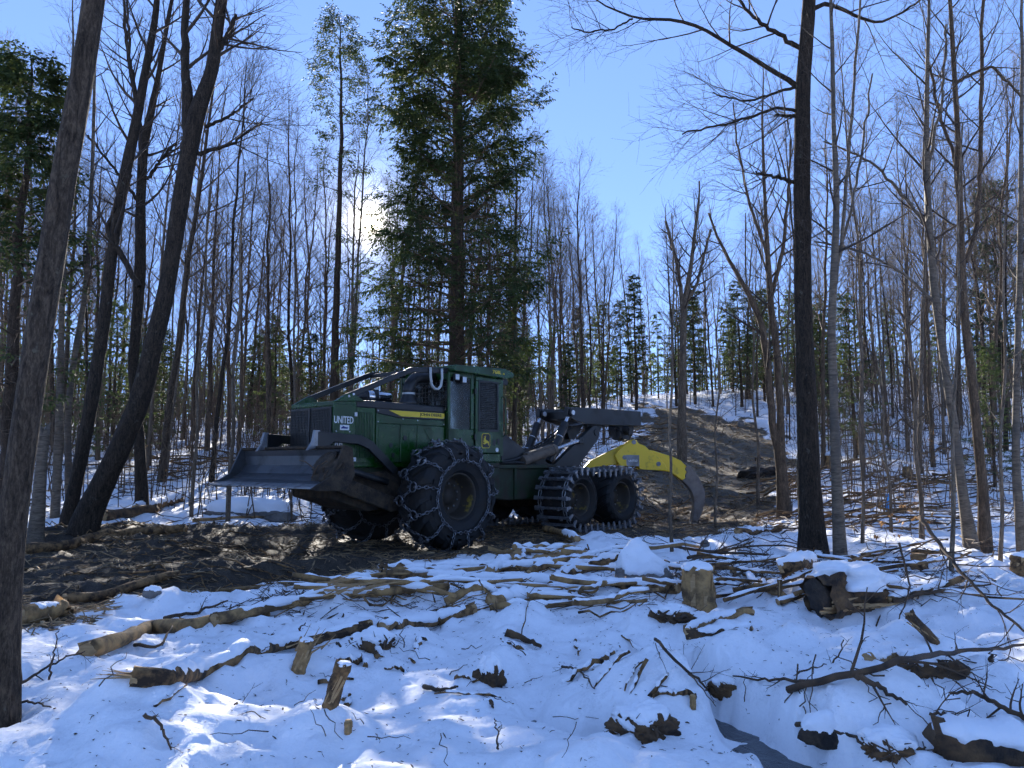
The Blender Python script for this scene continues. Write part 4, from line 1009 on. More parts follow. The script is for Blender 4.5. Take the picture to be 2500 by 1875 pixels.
def text_mesh(s, mat, width, height, depth=0.004):
    cu = bpy.data.curves.new('lettering', 'FONT'); cu.body = s; cu.size = 1.0; cu.extrude = 0.5; cu.resolution_u = 3
    cu.offset = 0.012
    ob = bpy.data.objects.new('lettering_source', cu); COL.objects.link(ob)
    dg = bpy.context.evaluated_depsgraph_get(); me = bpy.data.meshes.new_from_object(ob.evaluated_get(dg))
    bpy.data.objects.remove(ob); bpy.data.curves.remove(cu)
    n = len(me.vertices); co = np.empty(n*3, np.float32); me.vertices.foreach_get('co', co); co = co.reshape(-1, 3)
    lo = co.min(0); hi = co.max(0); co = (co-lo)/np.maximum(hi-lo, 1e-6)*np.array([width, height, depth], np.float32)
    me.vertices.foreach_set('co', co.reshape(-1)); me.update(); me.materials.clear(); me.materials.append(mat); me.name = 'lettering'
    return me
SIDE = Matrix(((-1, 0, 0), (0, 0, 1), (0, 1, 0)))      # reads from the machine's left
def on_side(o, a, l, z, shear=0.0):
    o.matrix_local = Matrix.Translation((a, l, z)) @ SIDE.to_4x4()

# --- engine hood
hood = MB().box(-0.42, 2.18, -0.63, 0.63, 1.52, 2.60).build('hood', M['green'], SK, 0.02)
MB().prism([(2.2, 2.58), (2.2, 2.66), (1.70, 2.70), (1.70, 2.58)], -0.65, 0.65).build('nose_cover', M['green'], SK, 0.015)
top = MB().prism([(1.70, 2.57), (1.70, 2.705), (1.2, 2.72), (-0.42, 2.70), (-0.42, 2.57)], -0.655, 0.655).build('hood_cover', M['charcoal'], SK, 0.03, seg=3)
for s in (1, -1):
    y0, y1 = sorted((s*0.632, s*0.66))
    MB().box(1.72, 2.19, y0, y1, 1.60, 2.62).build('side_panel', M['green'], SK, 0.012)
    # louvred radiator door: frame and ribs
    lp = MB().box(1.29, 1.71, y0, y1-s*0.012 if s > 0 else y1, 1.60, 2.58)
    lo_ = lp.build('louvre_panel', M['green'], SK, 0.006)
    for i in range(11):
        x = 1.335+i*0.034
        MB().prism([(0, 0), (0.022, 0), (0.011, 0.016)], 1.68, 2.5, 'z').build('louvre', M['green'], lo_).location = (x, s*0.648 if s > 0 else -0.664, 0)
    # dark band with the yellow stripe, green middle panel, engine doors
    MB().prism([(1.27, 2.58), (1.27, 2.50), (0.72, 2.43), (-0.40, 2.43), (-0.40, 2.58)], *sorted((s*0.633, s*0.664))).build('band_panel', M['charcoal'], SK, 0.006)
    MB().prism([(1.00, 2.563), (0.70, 2.463), (-0.39, 2.463), (-0.39, 2.563)], *sorted((s*0.664, s*0.669))).build('yellow_stripe', M['yellow_decal'], SK)
    MB().prism([(1.27, 2.495), (1.27, 2.315), (-0.41, 2.315), (-0.41, 2.425), (0.72, 2.425)], *sorted((s*0.633, s*0.66))).build('middle_panel', M['green'], SK, 0.008)
    for (a0, a1, sh) in ((1.27, 0.715, 0), (0.705, 0.305, 1), (0.295, -0.42, 2)):
        d_ = MB().box(a1, a0, *sorted((s*0.633, s*0.66)), 1.61, 2.305).build('engine_door', M['green'], SK, 0.012)
        rec = {0: [(a0-0.05, 2.25), (a1+0.05, 2.25), (a1+0.05, 1.95), (a0-0.22, 1.70), (a0-0.05, 1.70)], 1: [(a0-0.20, 2.18), (a1+0.05, 2.22), (a1+0.05, 1.70), (a0-0.20, 1.86)], 2: [(a0-0.16, 2.24), (a1+0.34, 2.24), (a1+0.34, 1.96)]}[sh]
        MB().prism(rec, *sorted((s*0.66, s*0.668))).build('embossed_panel', M['green'], d_, 0.007)
        if sh < 2:
            MB().bar((a0-(0.33 if sh == 0 else 0.10), s*0.655, 1.92 if sh == 0 else 2.06), (a0-(0.33 if sh == 0 else 0.10), s*0.674, 1.92 if sh == 0 else 2.06), 0.045, 14).build('port_hole', M['black'], d_)
            MB().box(a0-0.42, a0-0.36, *sorted((s*0.66, s*0.676)), 1.70, 1.78).build('latch', M['charcoal'], d_)
for (a, z) in ((1.24, 2.54), (1.24, 2.34), (0.66, 2.41), (0.30, 2.40), (-0.38, 2.48), (-0.38, 2.35), (2.13, 2.14), (1.85, 2.14)):
    MB().bar((a, 0.655, z), (a, 0.672, z), 0.012, 8).build('bolt', M['lens'], hood)
for (a, z) in ((1.725, 2.45), (1.735, 1.66)):
    MB().box(a-0.02, a+0.03, 0.66, 0.68, z-0.035, z+0.035).build('hinge', M['lens'], hood)
# front grille
gr = MB().box(2.185, 2.23, -0.62, 0.62, 1.66, 2.565).build('grille', M['black'], SK, 0.01)
gm_ = MB()
for i in range(26): y = -0.585+i*0.0468; gm_.box(2.232, 2.238, y-0.004, y+0.004, 1.70, 2.53)
for i in range(18): z = 1.71+i*0.048; gm_.box(2.238, 2.243, -0.6, 0.6, z-0.004, z+0.004)
gm_.build('wire_mesh', M['charcoal'], gr)
MB().box(2.23, 2.25, -0.03, 0.03, 1.68, 2.55).build('grille_post', M['black'], gr)
MB().box(2.23, 2.26, -0.05, 0.0, 2.08, 2.14).build('latch', M['charcoal'], gr)
# lettering and stickers
t_ = link('lettering', text_mesh('UNITED', M['white'], 0.40, 0.125), SK); on_side(t_, 2.175, 0.661, 2.28)
t_ = link('lettering', text_mesh('JOHN DEERE', M['black'], 0.56, 0.074), SK); on_side(t_, 0.25, 0.670, 2.476)
st = MB().box(1.86, 2.05, 0.660, 0.664, 2.165, 2.255).build('sticker', M['white'], SK)
MB().prism([(2.03, 2.19), (1.90, 2.19), (1.88, 2.215), (1.98, 2.225), (2.03, 2.24), (1.97, 2.235), (2.035, 2.205)], 0.664, 0.666).build('logo', M['navy'], st)
for k, a in enumerate((2.15, 2.06)):
    w_ = MB().box(a-0.065, a, 0.660, 0.664, 1.87, 1.945).build('warning_sticker', M['white'], SK)
    MB().prism([(a-0.055, 1.88), (a-0.01, 1.88), (a-0.03, 1.935)], 0.664, 0.6655).build('pictogram', M['black'], w_)
MB().box(2.08, 2.15, 0.660, 0.664, 1.78, 1.83).build('warning_sticker', M['white'], SK)
# lower front frame
lf = MB().prism([(2.15, 1.60), (2.15, 1.05), (1.55, 0.80), (-1.3, 0.80), (-1.9, 0.80), (-1.9, 1.52), (-0.5, 1.60)], -0.52, 0.52).build('front_frame', M['green_dirty'], SK, 0.02)
MB().prism([(2.17, 1.40), (2.17, 1.0), (1.35, 0.74), (0.7, 0.80), (0.55, 1.25), (0.95, 1.45)], -0.58, 0.58).build('belly_guard', M['mud_cake'], SK, 0.02)
MB().bar((0, -0.85, 0.99), (0, 0.85, 0.99), 0.24, 18).build('axle', M['mud_cake'], SK)

# --- roof guard bars from hood to cab
for s in (1, -1):
    y = s*0.64
    rb = MB(); rb.beam((1.95, y, 2.74), (0.44, y, 3.36), 0.075, 0.10); rb.beam((0.46, y, 3.355), (-0.56, y, 3.43), 0.075, 0.11)
    g_ = rb.build('guard_bar', M['charcoal'], SK, 0.012)
    MB().prism([(2.18, 2.65), (1.55, 2.69), (1.80, 2.82), (1.93, 2.80)], y-0.045, y+0.045).build('guard_foot', M['green'], g_, 0.01)
    for a, z in ((1.90, 2.76), (1.80, 2.80)): MB().bar((a, y+s*0.04, z), (a, y+s*0.055, z), 0.022, 8).build('bolt', M['lens'], g_)
    MB().bar((-0.52, y+s*0.03, 3.42), (-0.52, y+s*0.06, 3.42), 0.04, 12).build('bolt', M['lens'], g_)
MB().box(0.35, 0.45, -0.62, 0.62, 3.29, 3.37).build('cross_bar', M['charcoal'], SK, 0.01)
# things on the hood: air intake, muffler, handle, hose
ik = MB(); ik.lathe([(0.0, 2.69), (0.21, 2.69), (0.17, 2.80), (0.115, 2.92), (0.115, 2.95)], 22, 'z', (0.22, 0.30, 0), False)
ik.path([(0.22, 0.30, 2.93), (0.22, 0.30, 3.02), (0.19, 0.30, 3.12), (0.10, 0.30, 3.22), (-0.04, 0.30, 3.28), (-0.40, 0.30, 3.30)], 0.115, 18)
ik_ = ik.build('air_intake', M['charcoal'], SK, 0, True)
MB().lathe([(0.125, 2.92), (0.125, 2.96), (0.11, 2.96), (0.11, 2.92)], 22, 'z', (0.22, 0.30, 0)).build('collar', M['hose'], ik_)
mf = MB().bar((1.10, -0.22, 2.88), (0.86, -0.22, 2.88), 0.145, 22).build('muffler', M['black'], SK, 0.02, True)
MB().bar((0.86, -0.22, 2.88), (0.30, -0.22, 2.86), 0.135, 24).build('heat_shield', M['chrome'], mf, 0.01, True)
MB().bar((0.72, -0.22, 2.876), (0.64, -0.22, 2.873), 0.15, 24).build('strap', M['black'], mf)
for a in (1.0, 0.5): MB().box(a-0.04, a+0.04, -0.32, -0.12, 2.70, 2.80).build('bracket', M['black'], mf)
MB().path([(1.62, 0.25, 2.70), (1.40, 0.25, 2.80), (1.18, 0.25, 2.82), (1.14, 0.25, 2.70)], 0.018, 8).build('hood_handle', M['black'], SK)
MB().path([(0.02, 0.70, 3.44), (0.02, 0.71, 3.25), (-0.01, 0.71, 3.10), (-0.09, 0.71, 3.03), (-0.18, 0.71, 3.03), (-0.25, 0.71, 3.10), (-0.28, 0.71, 3.25), (-0.28, 0.70, 3.44)], 0.026, 10).build('hose', M['hose'], SK, 0, True)
MB().path([(0.43, -0.5, 2.72), (0.46, -0.5, 2.95), (0.36, -0.5, 3.05)], 0.02, 8).build('mirror_arm', M['black'], SK)
MB().box(0.30, 0.36, -0.60, -0.42, 2.98, 3.24).build('mirror', M['chrome'], SK, 0.01)

# --- cab
Y = 0.74
cab = MB(); 
for s in (1, -1):
    y0, y1 = sorted((s*(Y-0.05), s*Y))
    cab.box(-1.14, -0.44, y0, y1, 1.62, 2.27)                       # panel below the side glass
    cab.box(-0.49, -0.43, y0, y1, 2.27, 3.40)                       # front pillar
    cab.box(-1.15, -1.06, y0, y1, 2.27, 3.40)                       # middle pillar
    cab.box(-2.02, -1.93, y0, y1, 1.62, 3.40)                       # rear pillar
    cab.box(-1.93, -1.15, y0, y1, 1.62, 1.79)
    cab.box(-1.93, -1.15, y0, y1, 3.33, 3.40)
    cab.box(-1.06, -0.49, y0, y1, 3.30, 3.40)
cab.box(-2.02, -1.97, -Y+0.05, Y-0.05, 1.62, 2.35); cab.box(-2.02, -1.97, -Y+0.05, Y-0.05, 3.2, 3.40)
cab.box(-0.49, -0.44, -Y+0.05, Y-0.05, 1.62, 2.62); cab.box(-0.49, -0.44, -Y+0.05, Y-0.05, 3.25, 3.40)
cab.box(-2.0, -0.46, -Y+0.05, Y-0.05, 1.60, 1.66)
CAB = cab.build('cab', M['green'], SK, 0.012)
MB().prism([(-0.47, 3.40), (-0.47, 3.53), (-1.95, 3.575), (-2.22, 3.50), (-2.22, 3.42), (-1.98, 3.36)], -0.88, 0.88).build('cab_roof', M['green'], SK, 0.025, seg=3)
MB().box(-2.0, -0.5, -0.68, 0.68, 3.33, 3.37).build('headliner', M['black'], CAB)
for s in (1, -1):
    y = s*(Y-0.03)
    MB().box(-1.06, -0.49, y-0.005, y+0.005, 2.27, 3.30).build('side_glass', M['glass'], CAB)
    dr = MB(); yy = sorted((s*Y, s*(Y+0.035)))
    dr.box(-1.92, -1.16, *yy, 1.80, 2.26); dr.box(-1.92, -1.16, *yy, 3.27, 3.36); dr.box(-1.26, -1.16, *yy, 2.26, 3.27); dr.box(-1.92, -1.80, *yy, 2.26, 3.27)
    DR = dr.build('cab_door', M['green'], SK, 0.012)
    MB().box(-1.80, -1.26, *sorted((s*(Y+0.004), s*(Y+0.010))), 2.26, 3.27).build('door_glass', M['glass'], DR)
    wm_ = MB()
    for i in range(15): x = -1.79+i*0.0375; wm_.box(x-0.004, x+0.004, *sorted((s*(Y+0.028), s*(Y+0.034))), 2.27, 3.26)
    for i in range(26): z = 2.29+i*0.038; wm_.box(-1.80, -1.26, *sorted((s*(Y+0.034), s*(Y+0.039))), z-0.004, z+0.004)
    wm_.build('wire_mesh', M['black'], DR)
    fr_ = MB(); yy2 = sorted((s*(Y+0.030), s*(Y+0.045)))
    fr_.box(-1.83, -1.79, *yy2, 2.24, 3.29); fr_.box(-1.27, -1.23, *yy2, 2.24, 3.29); fr_.box(-1.79, -1.27, *yy2, 2.24, 2.28); fr_.box(-1.79, -1.27, *yy2, 3.25, 3.29)
    fr_.build('window_frame', M['black'], DR, 0.004)
    for z in (3.05, 2.12): MB().box(-1.17, -1.12, *sorted((s*(Y+0.0), s*(Y+0.05))), z-0.05, z+0.05).build('hinge', M['charcoal'], DR)
    MB().box(-1.86, -1.78, *sorted((s*(Y+0.035), s*(Y+0.05))), 1.98, 2.10).build('door_handle', M['black'], DR, 0.006)
    MB().path([(-2.00, s*(Y+0.01), 2.15), (-2.02, s*(Y+0.07), 2.2), (-2.02, s*(Y+0.07), 2.95), (-2.00, s*(Y+0.01), 3.0)], 0.014, 8).build('grab_rail', M['green'], SK)
# wire guard in the front opening
wg = MB()
for i in range(14): y = -0.66+i*0.1015; wg.box(-0.44, -0.434, y-0.005, y+0.005, 2.70, 3.25)
for i in range(6): z = 2.73+i*0.095; wg.box(-0.434, -0.428, -0.68, 0.68, z-0.005, z+0.005)
wg.build('front_screen', M['black'], CAB)
MB().box(-0.475, -0.465, -0.68, 0.68, 2.70, 3.25).build('windscreen', M['glass'], CAB)
MB().box(-1.995, -1.985, -0.68, 0.68, 2.35, 3.2).build('rear_glass', M['glass'], CAB)
se = MB(); se.box(-1.72, -1.25, -0.24, 0.24, 2.02, 2.16); se.prism([(-1.62, 2.14), (-1.72, 2.9), (-1.82, 2.9), (-1.76, 2.14)], -0.24, 0.24); se.box(-1.6, -1.4, -0.15, 0.15, 1.64, 2.02)
seat = se.build('seat', M['black'], CAB, 0.04, seg=3)
MB().prism([(-1.74, 2.92), (-1.77, 3.14), (-1.85, 3.14), (-1.82, 2.92)], -0.14, 0.14).build('headrest', M['black'], seat, 0.03)
cs = MB(); cs.box(-0.80, -0.52, -0.4, 0.4, 1.66, 2.42); cs.box(-1.5, -1.2, 0.30, 0.46, 1.66, 2.3); cs.box(-1.5, -1.2, -0.5, -0.3, 1.66, 2.35)
cs.build('console', M['black'], CAB, 0.04)
MB().lathe([(0.17, 0.0), (0.19, 0.015), (0.21, 0.0), (0.19, -0.015)], 20, 'x', (-0.92, 0.05, 2.50)).build('steering_wheel', M['black'], CAB)
MB().path([(-0.90, 0.05, 2.50), (-0.70, 0.05, 2.36)], 0.025).build('steering_column', M['black'], CAB)
for (a, y, z) in ((-0.58, 0.80, 3.30), (-0.78, 0.80, 3.26)):
    wl_ = MB().box(a-0.07, a+0.05, y-0.05, y+0.02, z-0.07, z+0.06).build('work_light', M['black'], SK, 0.01)
    MB().box(a-0.06, a+0.04, y+0.02, y+0.028, z-0.06, z+0.05).build('lens', M['lens'], wl_, 0.01)
MB().box(-2.30, -2.12, 0.50, 0.62, 3.27, 3.40).build('work_light', M['black'], SK, 0.015)
# roof number, leaping-deer badge, stickers
t_ = link('lettering', text_mesh('768L', M['yellow_decal'], 0.27, 0.075), SK); on_side(t_, -1.54, 0.8805, 3.445)
t_ = link('lettering', text_mesh('-II', M['yellow_decal'], 0.06, 0.04), SK); on_side(t_, -1.84, 0.8805, 3.445)
def rrect(x0, x1, z0, z1, r, n=5):
    pts = []
    for cx, cz, a0 in ((x1-r, z1-r, 0), (x0+r, z1-r, 90), (x0+r, z0+r, 180), (x1-r, z0+r, 270)):
        for i in range(n+1): t = R(a0+90*i/n); pts.append((cx+r*math.cos(t), cz+r*math.sin(t)))
    return pts
yb = Y+0.0355
bd = MB().prism(rrect(-1.58, -1.33, 1.90, 2.205, 0.06), yb, yb+0.003).build('badge', M['yellow_decal'], SK)
MB().prism(rrect(-1.567, -1.343, 1.913, 2.192, 0.05), yb+0.003, yb+0.005).build('badge_field', M['black'], bd)
deer = [(0.10, 0.62), (0.22, 0.70), (0.30, 0.78), (0.22, 0.90), (0.32, 0.86), (0.36, 0.98), (0.42, 0.84), (0.50, 0.92), (0.44, 0.76), (0.42, 0.66), (0.52, 0.56), (0.70, 0.52), (0.86, 0.44), (0.93, 0.48), (0.90, 0.36),
        (0.98, 0.10), (0.88, 0.14), (0.78, 0.30), (0.62, 0.32), (0.48, 0.28), (0.30, 0.20), (0.12, 0.24), (0.04, 0.34), (0.14, 0.32), (0.30, 0.34), (0.24, 0.44), (0.10, 0.42), (0.06, 0.50), (0.22, 0.52), (0.26, 0.60), (0.20, 0.60)]
MB().prism([(-1.355-0.20*x, 1.925+0.25*z) for x, z in deer], yb+0.005, yb+0.007).build('deer_emblem', M['yellow_decal'], bd)
MB().box(-1.75, -1.66, yb, yb+0.003, 1.96, 2.08).build('sticker', M['black'], SK)
MB().bar((-1.79, yb, 1.87), (-1.79, yb+0.004, 1.87), 0.045, 16).build('round_sticker', M['white'], SK)
MB().box(-1.90, -1.20, 0.50, 0.76, 1.50, 1.60).build('step_box', M['green_dirty'], SK, 0.015)
MB().box(-1.96, -1.0, 0.40, 0.70, 0.84, 1.50).build('fuel_tank', M['green_dirty'], SK, 0.03)
MB().bar((-1.99, 0.6, 1.70), (-1.99, 0.76, 1.70), 0.05, 14).build('tank_cap', M['charcoal'], SK)
MB().path([(-1.2, 0.74, 0.86), (-1.2, 0.78, 0.6), (-1.5, 0.78, 0.55), (-1.5, 0.74, 0.86)], 0.014).build('foot_step', M['steel_dark'], SK)

# --- dozer blade with its arms, raised
prof = [(2.60, 1.86), (2.56, 1.72), (2.57, 1.56), (2.66, 1.42), (2.84, 1.32), (3.06, 1.26)]
back = [(x-0.05, z-0.02) for x, z in prof]
BL = MB().prism(prof+back[::-1], -1.58, 1.58).build('dozer_blade', M['blade'], SK, 0.008)
MB().prism([(3.045, 1.272), (3.24, 1.225), (3.24, 1.200), (3.03, 1.245)], -1.60, 1.60).build('cutting_edge', M['steel_dark'], BL, 0.004)
MB().prism([(2.50, 1.84), (2.64, 1.88), (2.64, 1.84), (2.50, 1.78)], -1.60, 1.60).build('top_lip', M['mud_cake'], BL, 0.01)
for s in (1, -1):
    MB().prism([(2.64, 1.88), (2.48, 1.84), (2.42, 1.40), (2.60, 1.16), (3.10, 1.17), (3.24, 1.20), (2.86, 1.40)], *sorted((s*1.58, s*1.625))).build('end_plate', M['mud_cake'] if s > 0 else M['blade'], BL, 0.008)
    y = s*0.80
    MB().prism([(2.52, 1.86), (2.80, 1.80), (2.70, 1.95), (2.66, 2.14), (2.56, 2.14), (2.54, 1.98)], y-0.03, y+0.03).build('blade_post', M['steel_dark'], BL, 0.008)
    MB().prism([(2.60, 2.12), (1.72, 2.08), (1.48, 1.98), (0.90, 1.50), (0.98, 1.38), (1.56, 1.84), (1.78, 1.92), (2.28, 1.95), (2.40, 1.86), (2.60, 1.80)], y-0.04, y+0.04).build('blade_arm', M['charcoal'], SK, 0.012)
    MB().prism([(2.55, 1.55), (0.80, 0.95), (0.70, 0.75), (0.95, 0.72), (2.60, 1.28)], *sorted((s*0.66, s*0.76))).build('push_arm', M['mud_cake'], SK, 0.015)
    MB().box(2.26, 2.50, *sorted((s*0.60, s*0.95)), 1.25, 1.75).build('blade_bracket', M['mud_cake'], BL, 0.02)
# mud and torn bark stuck on the blade's end
gq = np.random.default_rng(5)
bmk = bmesh.new(); bmesh.ops.create_icosphere(bmk, subdivisions=4, radius=1.0)
for vtx in bmk.verts:
    n_ = float(fbm(np.array([vtx.co.x*2.2+vtx.co.z]), np.array([vtx.co.y*2.2-vtx.co.z*1.5]), 77, 4)[0]); vtx.co *= 1+0.55*n_
    vtx.co = Vector((vtx.co.x*0.10, vtx.co.y*0.36, vtx.co.z*0.27)); vtx.co.x += -0.55*vtx.co.z+0.02
mme = bpy.data.meshes.new('mud_clod'); bmk.to_mesh(mme); bmk.free(); mme.polygons.foreach_set('use_smooth', np.ones(len(mme.polygons), bool)); mme.materials.append(M['mud_cake'])
mo = link('mud_clod', mme, BL); mo.location = (2.68, 1.24, 1.53)
rt = MB()
for i in range(4):
    p = Vector((2.80, 1.15+gq.uniform(-.35, .4), 1.55+gq.uniform(-.2, .15))); q = p+Vector((gq.uniform(0, .2), gq.uniform(-.5, .3), gq.uniform(-.3, .15)))
    rt.path([p, (p+q)/2+Vector((0.04, 0, 0.05)), q], 0.010, 5)
rt.build('torn_roots', M['stick'], BL)
MB().bar((1.05, 0.72, 1.25), (2.45, 0.72, 1.62), 0.06, 12).build('blade_cylinder', M['charcoal'], SK)

# --- wheels
def tyre_mesh(Rt, W, rin, lugs, lug_h, mat):
    h = W/2; b_ = MB()
    b_.lathe([(rin, h*0.74), (rin+0.05, h*0.90), (rin+(Rt-rin)*0.35, h*1.0), (Rt*0.84, h*1.0), (Rt*0.93, h*0.92), (Rt*0.985, h*0.72), (Rt, h*0.3), (Rt, -h*0.3), (Rt*0.985, -h*0.72), (Rt*0.93, -h*0.92), (Rt*0.84, -h), (rin+(Rt-rin)*0.35, -h), (rin+0.05, -h*0.9), (rin, -h*0.74)], 48)
    for i in range(lugs):
        for s in (1, -1):
            a0 = 2*math.pi*(i+(0.5 if s < 0 else 0))/lugs; vs = []
            for k in range(5):
                f_ = k/4; l = s*(0.03+f_*(h*1.0-0.03)); an = a0+f_*0.30
                rb_ = Rt*(1-0.0*f_) if f_ < 0.7 else Rt*(1-0.16*(f_-0.7)/0.3); dw = 0.045/Rt
                for rr, da in ((rb_-0.03, -dw*1.3), (rb_-0.03, dw*1.3), (rb_+lug_h, dw), (rb_+lug_h, -dw)): vs.append((rr*math.cos(an+da), l, rr*math.sin(an+da)))
            fs = [(k*4+q, k*4+(q+1) % 4, k*4+4+(q+1) % 4, k*4+4+q) for k in range(4) for q in range(4)]+[(3, 2, 1, 0), (16, 17, 18, 19)]
            b_.add(vs, fs)
    return b_.mesh('tyre', mat)
def rim_mesh(rin, W, deep, mat):
    h = W/2; b_ = MB()
    b_.lathe([(rin+0.015, h*0.70), (rin-0.01, h*0.80), (rin-0.035, h*0.72), (rin-0.05, h*0.45), (rin-0.09, 0.0), (rin-0.10, -deep), (0.16, -deep), (0.15, -deep+0.06), (0.0, -deep+0.07)], 40, 'y', (0, 0, 0), False)
    b_.lathe([(rin+0.015, -h*0.70), (rin-0.03, -h*0.75), (rin-0.06, -h*0.3), (rin-0.10, -deep-0.02), (0.0, -deep-0.03)], 40, 'y', (0, 0, 0), False)
    return b_.mesh('rim', mat, True)
def nuts_mesh(r, y, mat):
    b_ = MB()
    for i in range(10):
        a = 2*math.pi*i/10; b_.bar((r*math.cos(a), y, r*math.sin(a)), (r*math.cos(a), y+0.035, r*math.sin(a)), 0.018, 6)
    return b_.mesh('wheel_nuts', mat)
TY1 = tyre_mesh(0.945, 0.78, 0.43, 17, 0.05, M['rubber_mud']); RM1 = rim_mesh(0.43, 0.78, 0.02, M['rim']); NU1 = nuts_mesh(0.23, -0.02, M['steel_dark'])
TY2 = tyre_mesh(0.61, 0.72, 0.36, 18, 0.025, M['rubber_mud']); RM2 = rim_mesh(0.36, 0.72, 0.0, M['rim']); NU2 = nuts_mesh(0.2, 0.0, M['steel_dark'])
def wheel(a, s, z, ty, rm, nu, yc, rot):
    w_ = empty('wheel', (a, s*yc, z), 0, SK); w_.rotation_euler = (0, rot, 0 if s > 0 else math.pi)
    link('tyre', ty, w_); link('rim', rm, w_); link('wheel_nuts', nu, w_)
    return w_
FW = [wheel(0, s, 0.99, TY1, RM1, NU1, 1.21, 0.3*s) for s in (1, -1)]
BWZ = 0.80
for a in (-3.68, -5.30):
    for s in (1, -1): wheel(a, s, BWZ, TY2, RM2, NU2, 1.22, 0.2*a)

# --- ring chains on the front tyres
def chain(mb, pts, nrm, ln, wd, r, start=0):
    s_ = [0.0]
    for i in range(1, len(pts)): s_.append(s_[-1]+(pts[i]-pts[i-1]).length)
    n = max(1, int(round(s_[-1]/(ln*1.55)))); 
    for k in range(n):
        q = (k+0.5)/n*s_[-1]; i = max(1, next((j for j in range(1, len(s_)) if s_[j] >= q), len(s_)-1)); f_ = (q-s_[i-1])/max(1e-6, s_[i]-s_[i-1])
        p = pts[i-1].lerp(pts[i], f_); t = (pts[i]-pts[i-1]).normalized(); nn = nrm[i-1].lerp(nrm[i], f_); nn = (nn-t*nn.dot(t)).normalized(); bb = t.cross(nn)
        if (k+start) % 2: nn, bb = bb, -nn
        M4 = Matrix(((t.x, bb.x, nn.x, p.x), (t.y, bb.y, nn.y, p.y), (t.z, bb.z, nn.z, p.z), (0, 0, 0, 1)))
        mb.torus(M4, ln*0.95, wd, r, 8, 4)
def tpt(an, l, r): return Vector((r*math.cos(an), l, r*math.sin(an)))
CH = MB(); RT = 1.015; NR = 13; rings = []
for row, (lr, off) in enumerate(((0.17, 0.0), (-0.17, 0.5))):
    for i in range(NR): rings.append((2*math.pi*(i+off)/NR, lr))
for (an, l) in rings:
    n0 = tpt(an, 0, 1.0)
    sd = 1 if l > 0 else -1
    for da in (0.13, -0.13):   # to the two rings of the other row
        p0 = tpt(an+da*0.55, l-sd*0.085, RT); p1 = tpt(an+da*1.3, -l+sd*0.085, RT); chain(CH, [p0, p1], [tpt(an+da*.55, 0, 1), tpt(an+da*1.3, 0, 1)], 0.042, 0.026, 0.0102)
    p = [tpt(an, l+sd*0.09, RT), tpt(an, sd*0.335, 0.985), tpt(an+0.02, sd*0.405, 0.91), tpt(an+0.035, sd*0.425, 0.80), tpt(an+0.05, sd*0.43, 0.665)]
    nn = [tpt(an, 0, 1), tpt(an, sd*0.5, 0.8).normalized(), tpt(an, sd*0.9, 0.4).normalized(), Vector((0, sd, 0)), Vector((0, sd, 0))]
    chain(CH, p, nn, 0.045, 0.027, 0.0102)
for sd in (1, -1):
    pts = [tpt(2*math.pi*i/60, sd*0.435, 0.655+0.012*math.sin(i*0.9)) for i in range(61)]
    chain(CH, pts, [Vector((0, sd, 0))]*61, 0.042, 0.026, 0.0102)
CHM = CH.mesh('tyre_chain', M['steel'], True)
rg = MB(); rg.torus(Matrix.Identity(4), 0.088, 0.088, 0.013, 18, 6)
rg.box(-0.02, 0.02, 0.07, 0.11, -0.02, 0.045); rg.box(-0.02, 0.02, -0.11, -0.07, -0.02, 0.045)
RGM = rg.mesh('chain_ring', M['steel'])
for w_, s in zip(FW, (1, -1)):
    c_ = tag(link('tyre_chain', CHM, SK), kind='stuff'); c_.location = w_.location; c_.rotation_euler = w_.rotation_euler
    for (an, l) in rings:
        r_ = link('chain_ring', RGM, c_); n0 = tpt(an, 0, 1); t0 = Vector((-math.sin(an), 0, math.cos(an))); y0 = Vector((0, 1, 0))
        p = tpt(an, l, RT+0.01); r_.matrix_local = Matrix(((t0.x, y0.x, n0.x, p.x), (t0.y, y0.y, n0.y, p.y), (t0.z, y0.z, n0.z, p.z), (0, 0, 0, 1)))

# --- bogie tracks: cross bars on a loop round each pair of wheels
def loop_pts(a0, a1, zc, r, sag, n):
    L_ = a0-a1; tot = 2*L_+2*math.pi*r; out = []
    for i in range(n):
        s_ = tot*i/n
        if s_ < L_: x = a1+s_; f_ = s_/L_; out.append((x, zc+r-sag*math.sin(math.pi*f_), Vector((0, 0, 1))))
        elif s_ < L_+math.pi*r: t = math.pi/2-(s_-L_)/r; out.append((a0+r*math.cos(t), zc+r*math.sin(t), Vector((math.cos(t), 0, math.sin(t)))))
        elif s_ < 2*L_+math.pi*r: out.append((a0-(s_-L_-math.pi*r), zc-r, Vector((0, 0, -1))))
        else: t = -math.pi/2-(s_-2*L_-math.pi*r)/r; out.append((a1+r*math.cos(t), zc+r*math.sin(t), Vector((math.cos(t), 0, math.sin(t)))))
    return out
LP_ = loop_pts(-3.68, -5.30, BWZ, 0.665, 0.06, 34)
clm = MB()
clm.box(-0.026, 0.026, -0.40, 0.40, -0.012, 0.025); clm.box(-0.009, 0.009, -0.38, 0.38, 0.025, 0.05)
for y in (-0.22, 0.22): clm.box(-0.03, 0.03, y-0.03, y+0.03, 0.03, 0.075)
for s in (1, -1):
    clm.prism([(-0.036, 0.04), (0.036, 0.04), (0.03, -0.10), (0.0, -0.14), (-0.03, -0.10)], *sorted((s*0.40, s*0.435)))
    clm.box(-0.045, 0.045, *sorted((s*0.36, s*0.45)), 0.0, 0.045)
CLM = clm.mesh('track_bar', M['steel_dark'])
lk = MB()
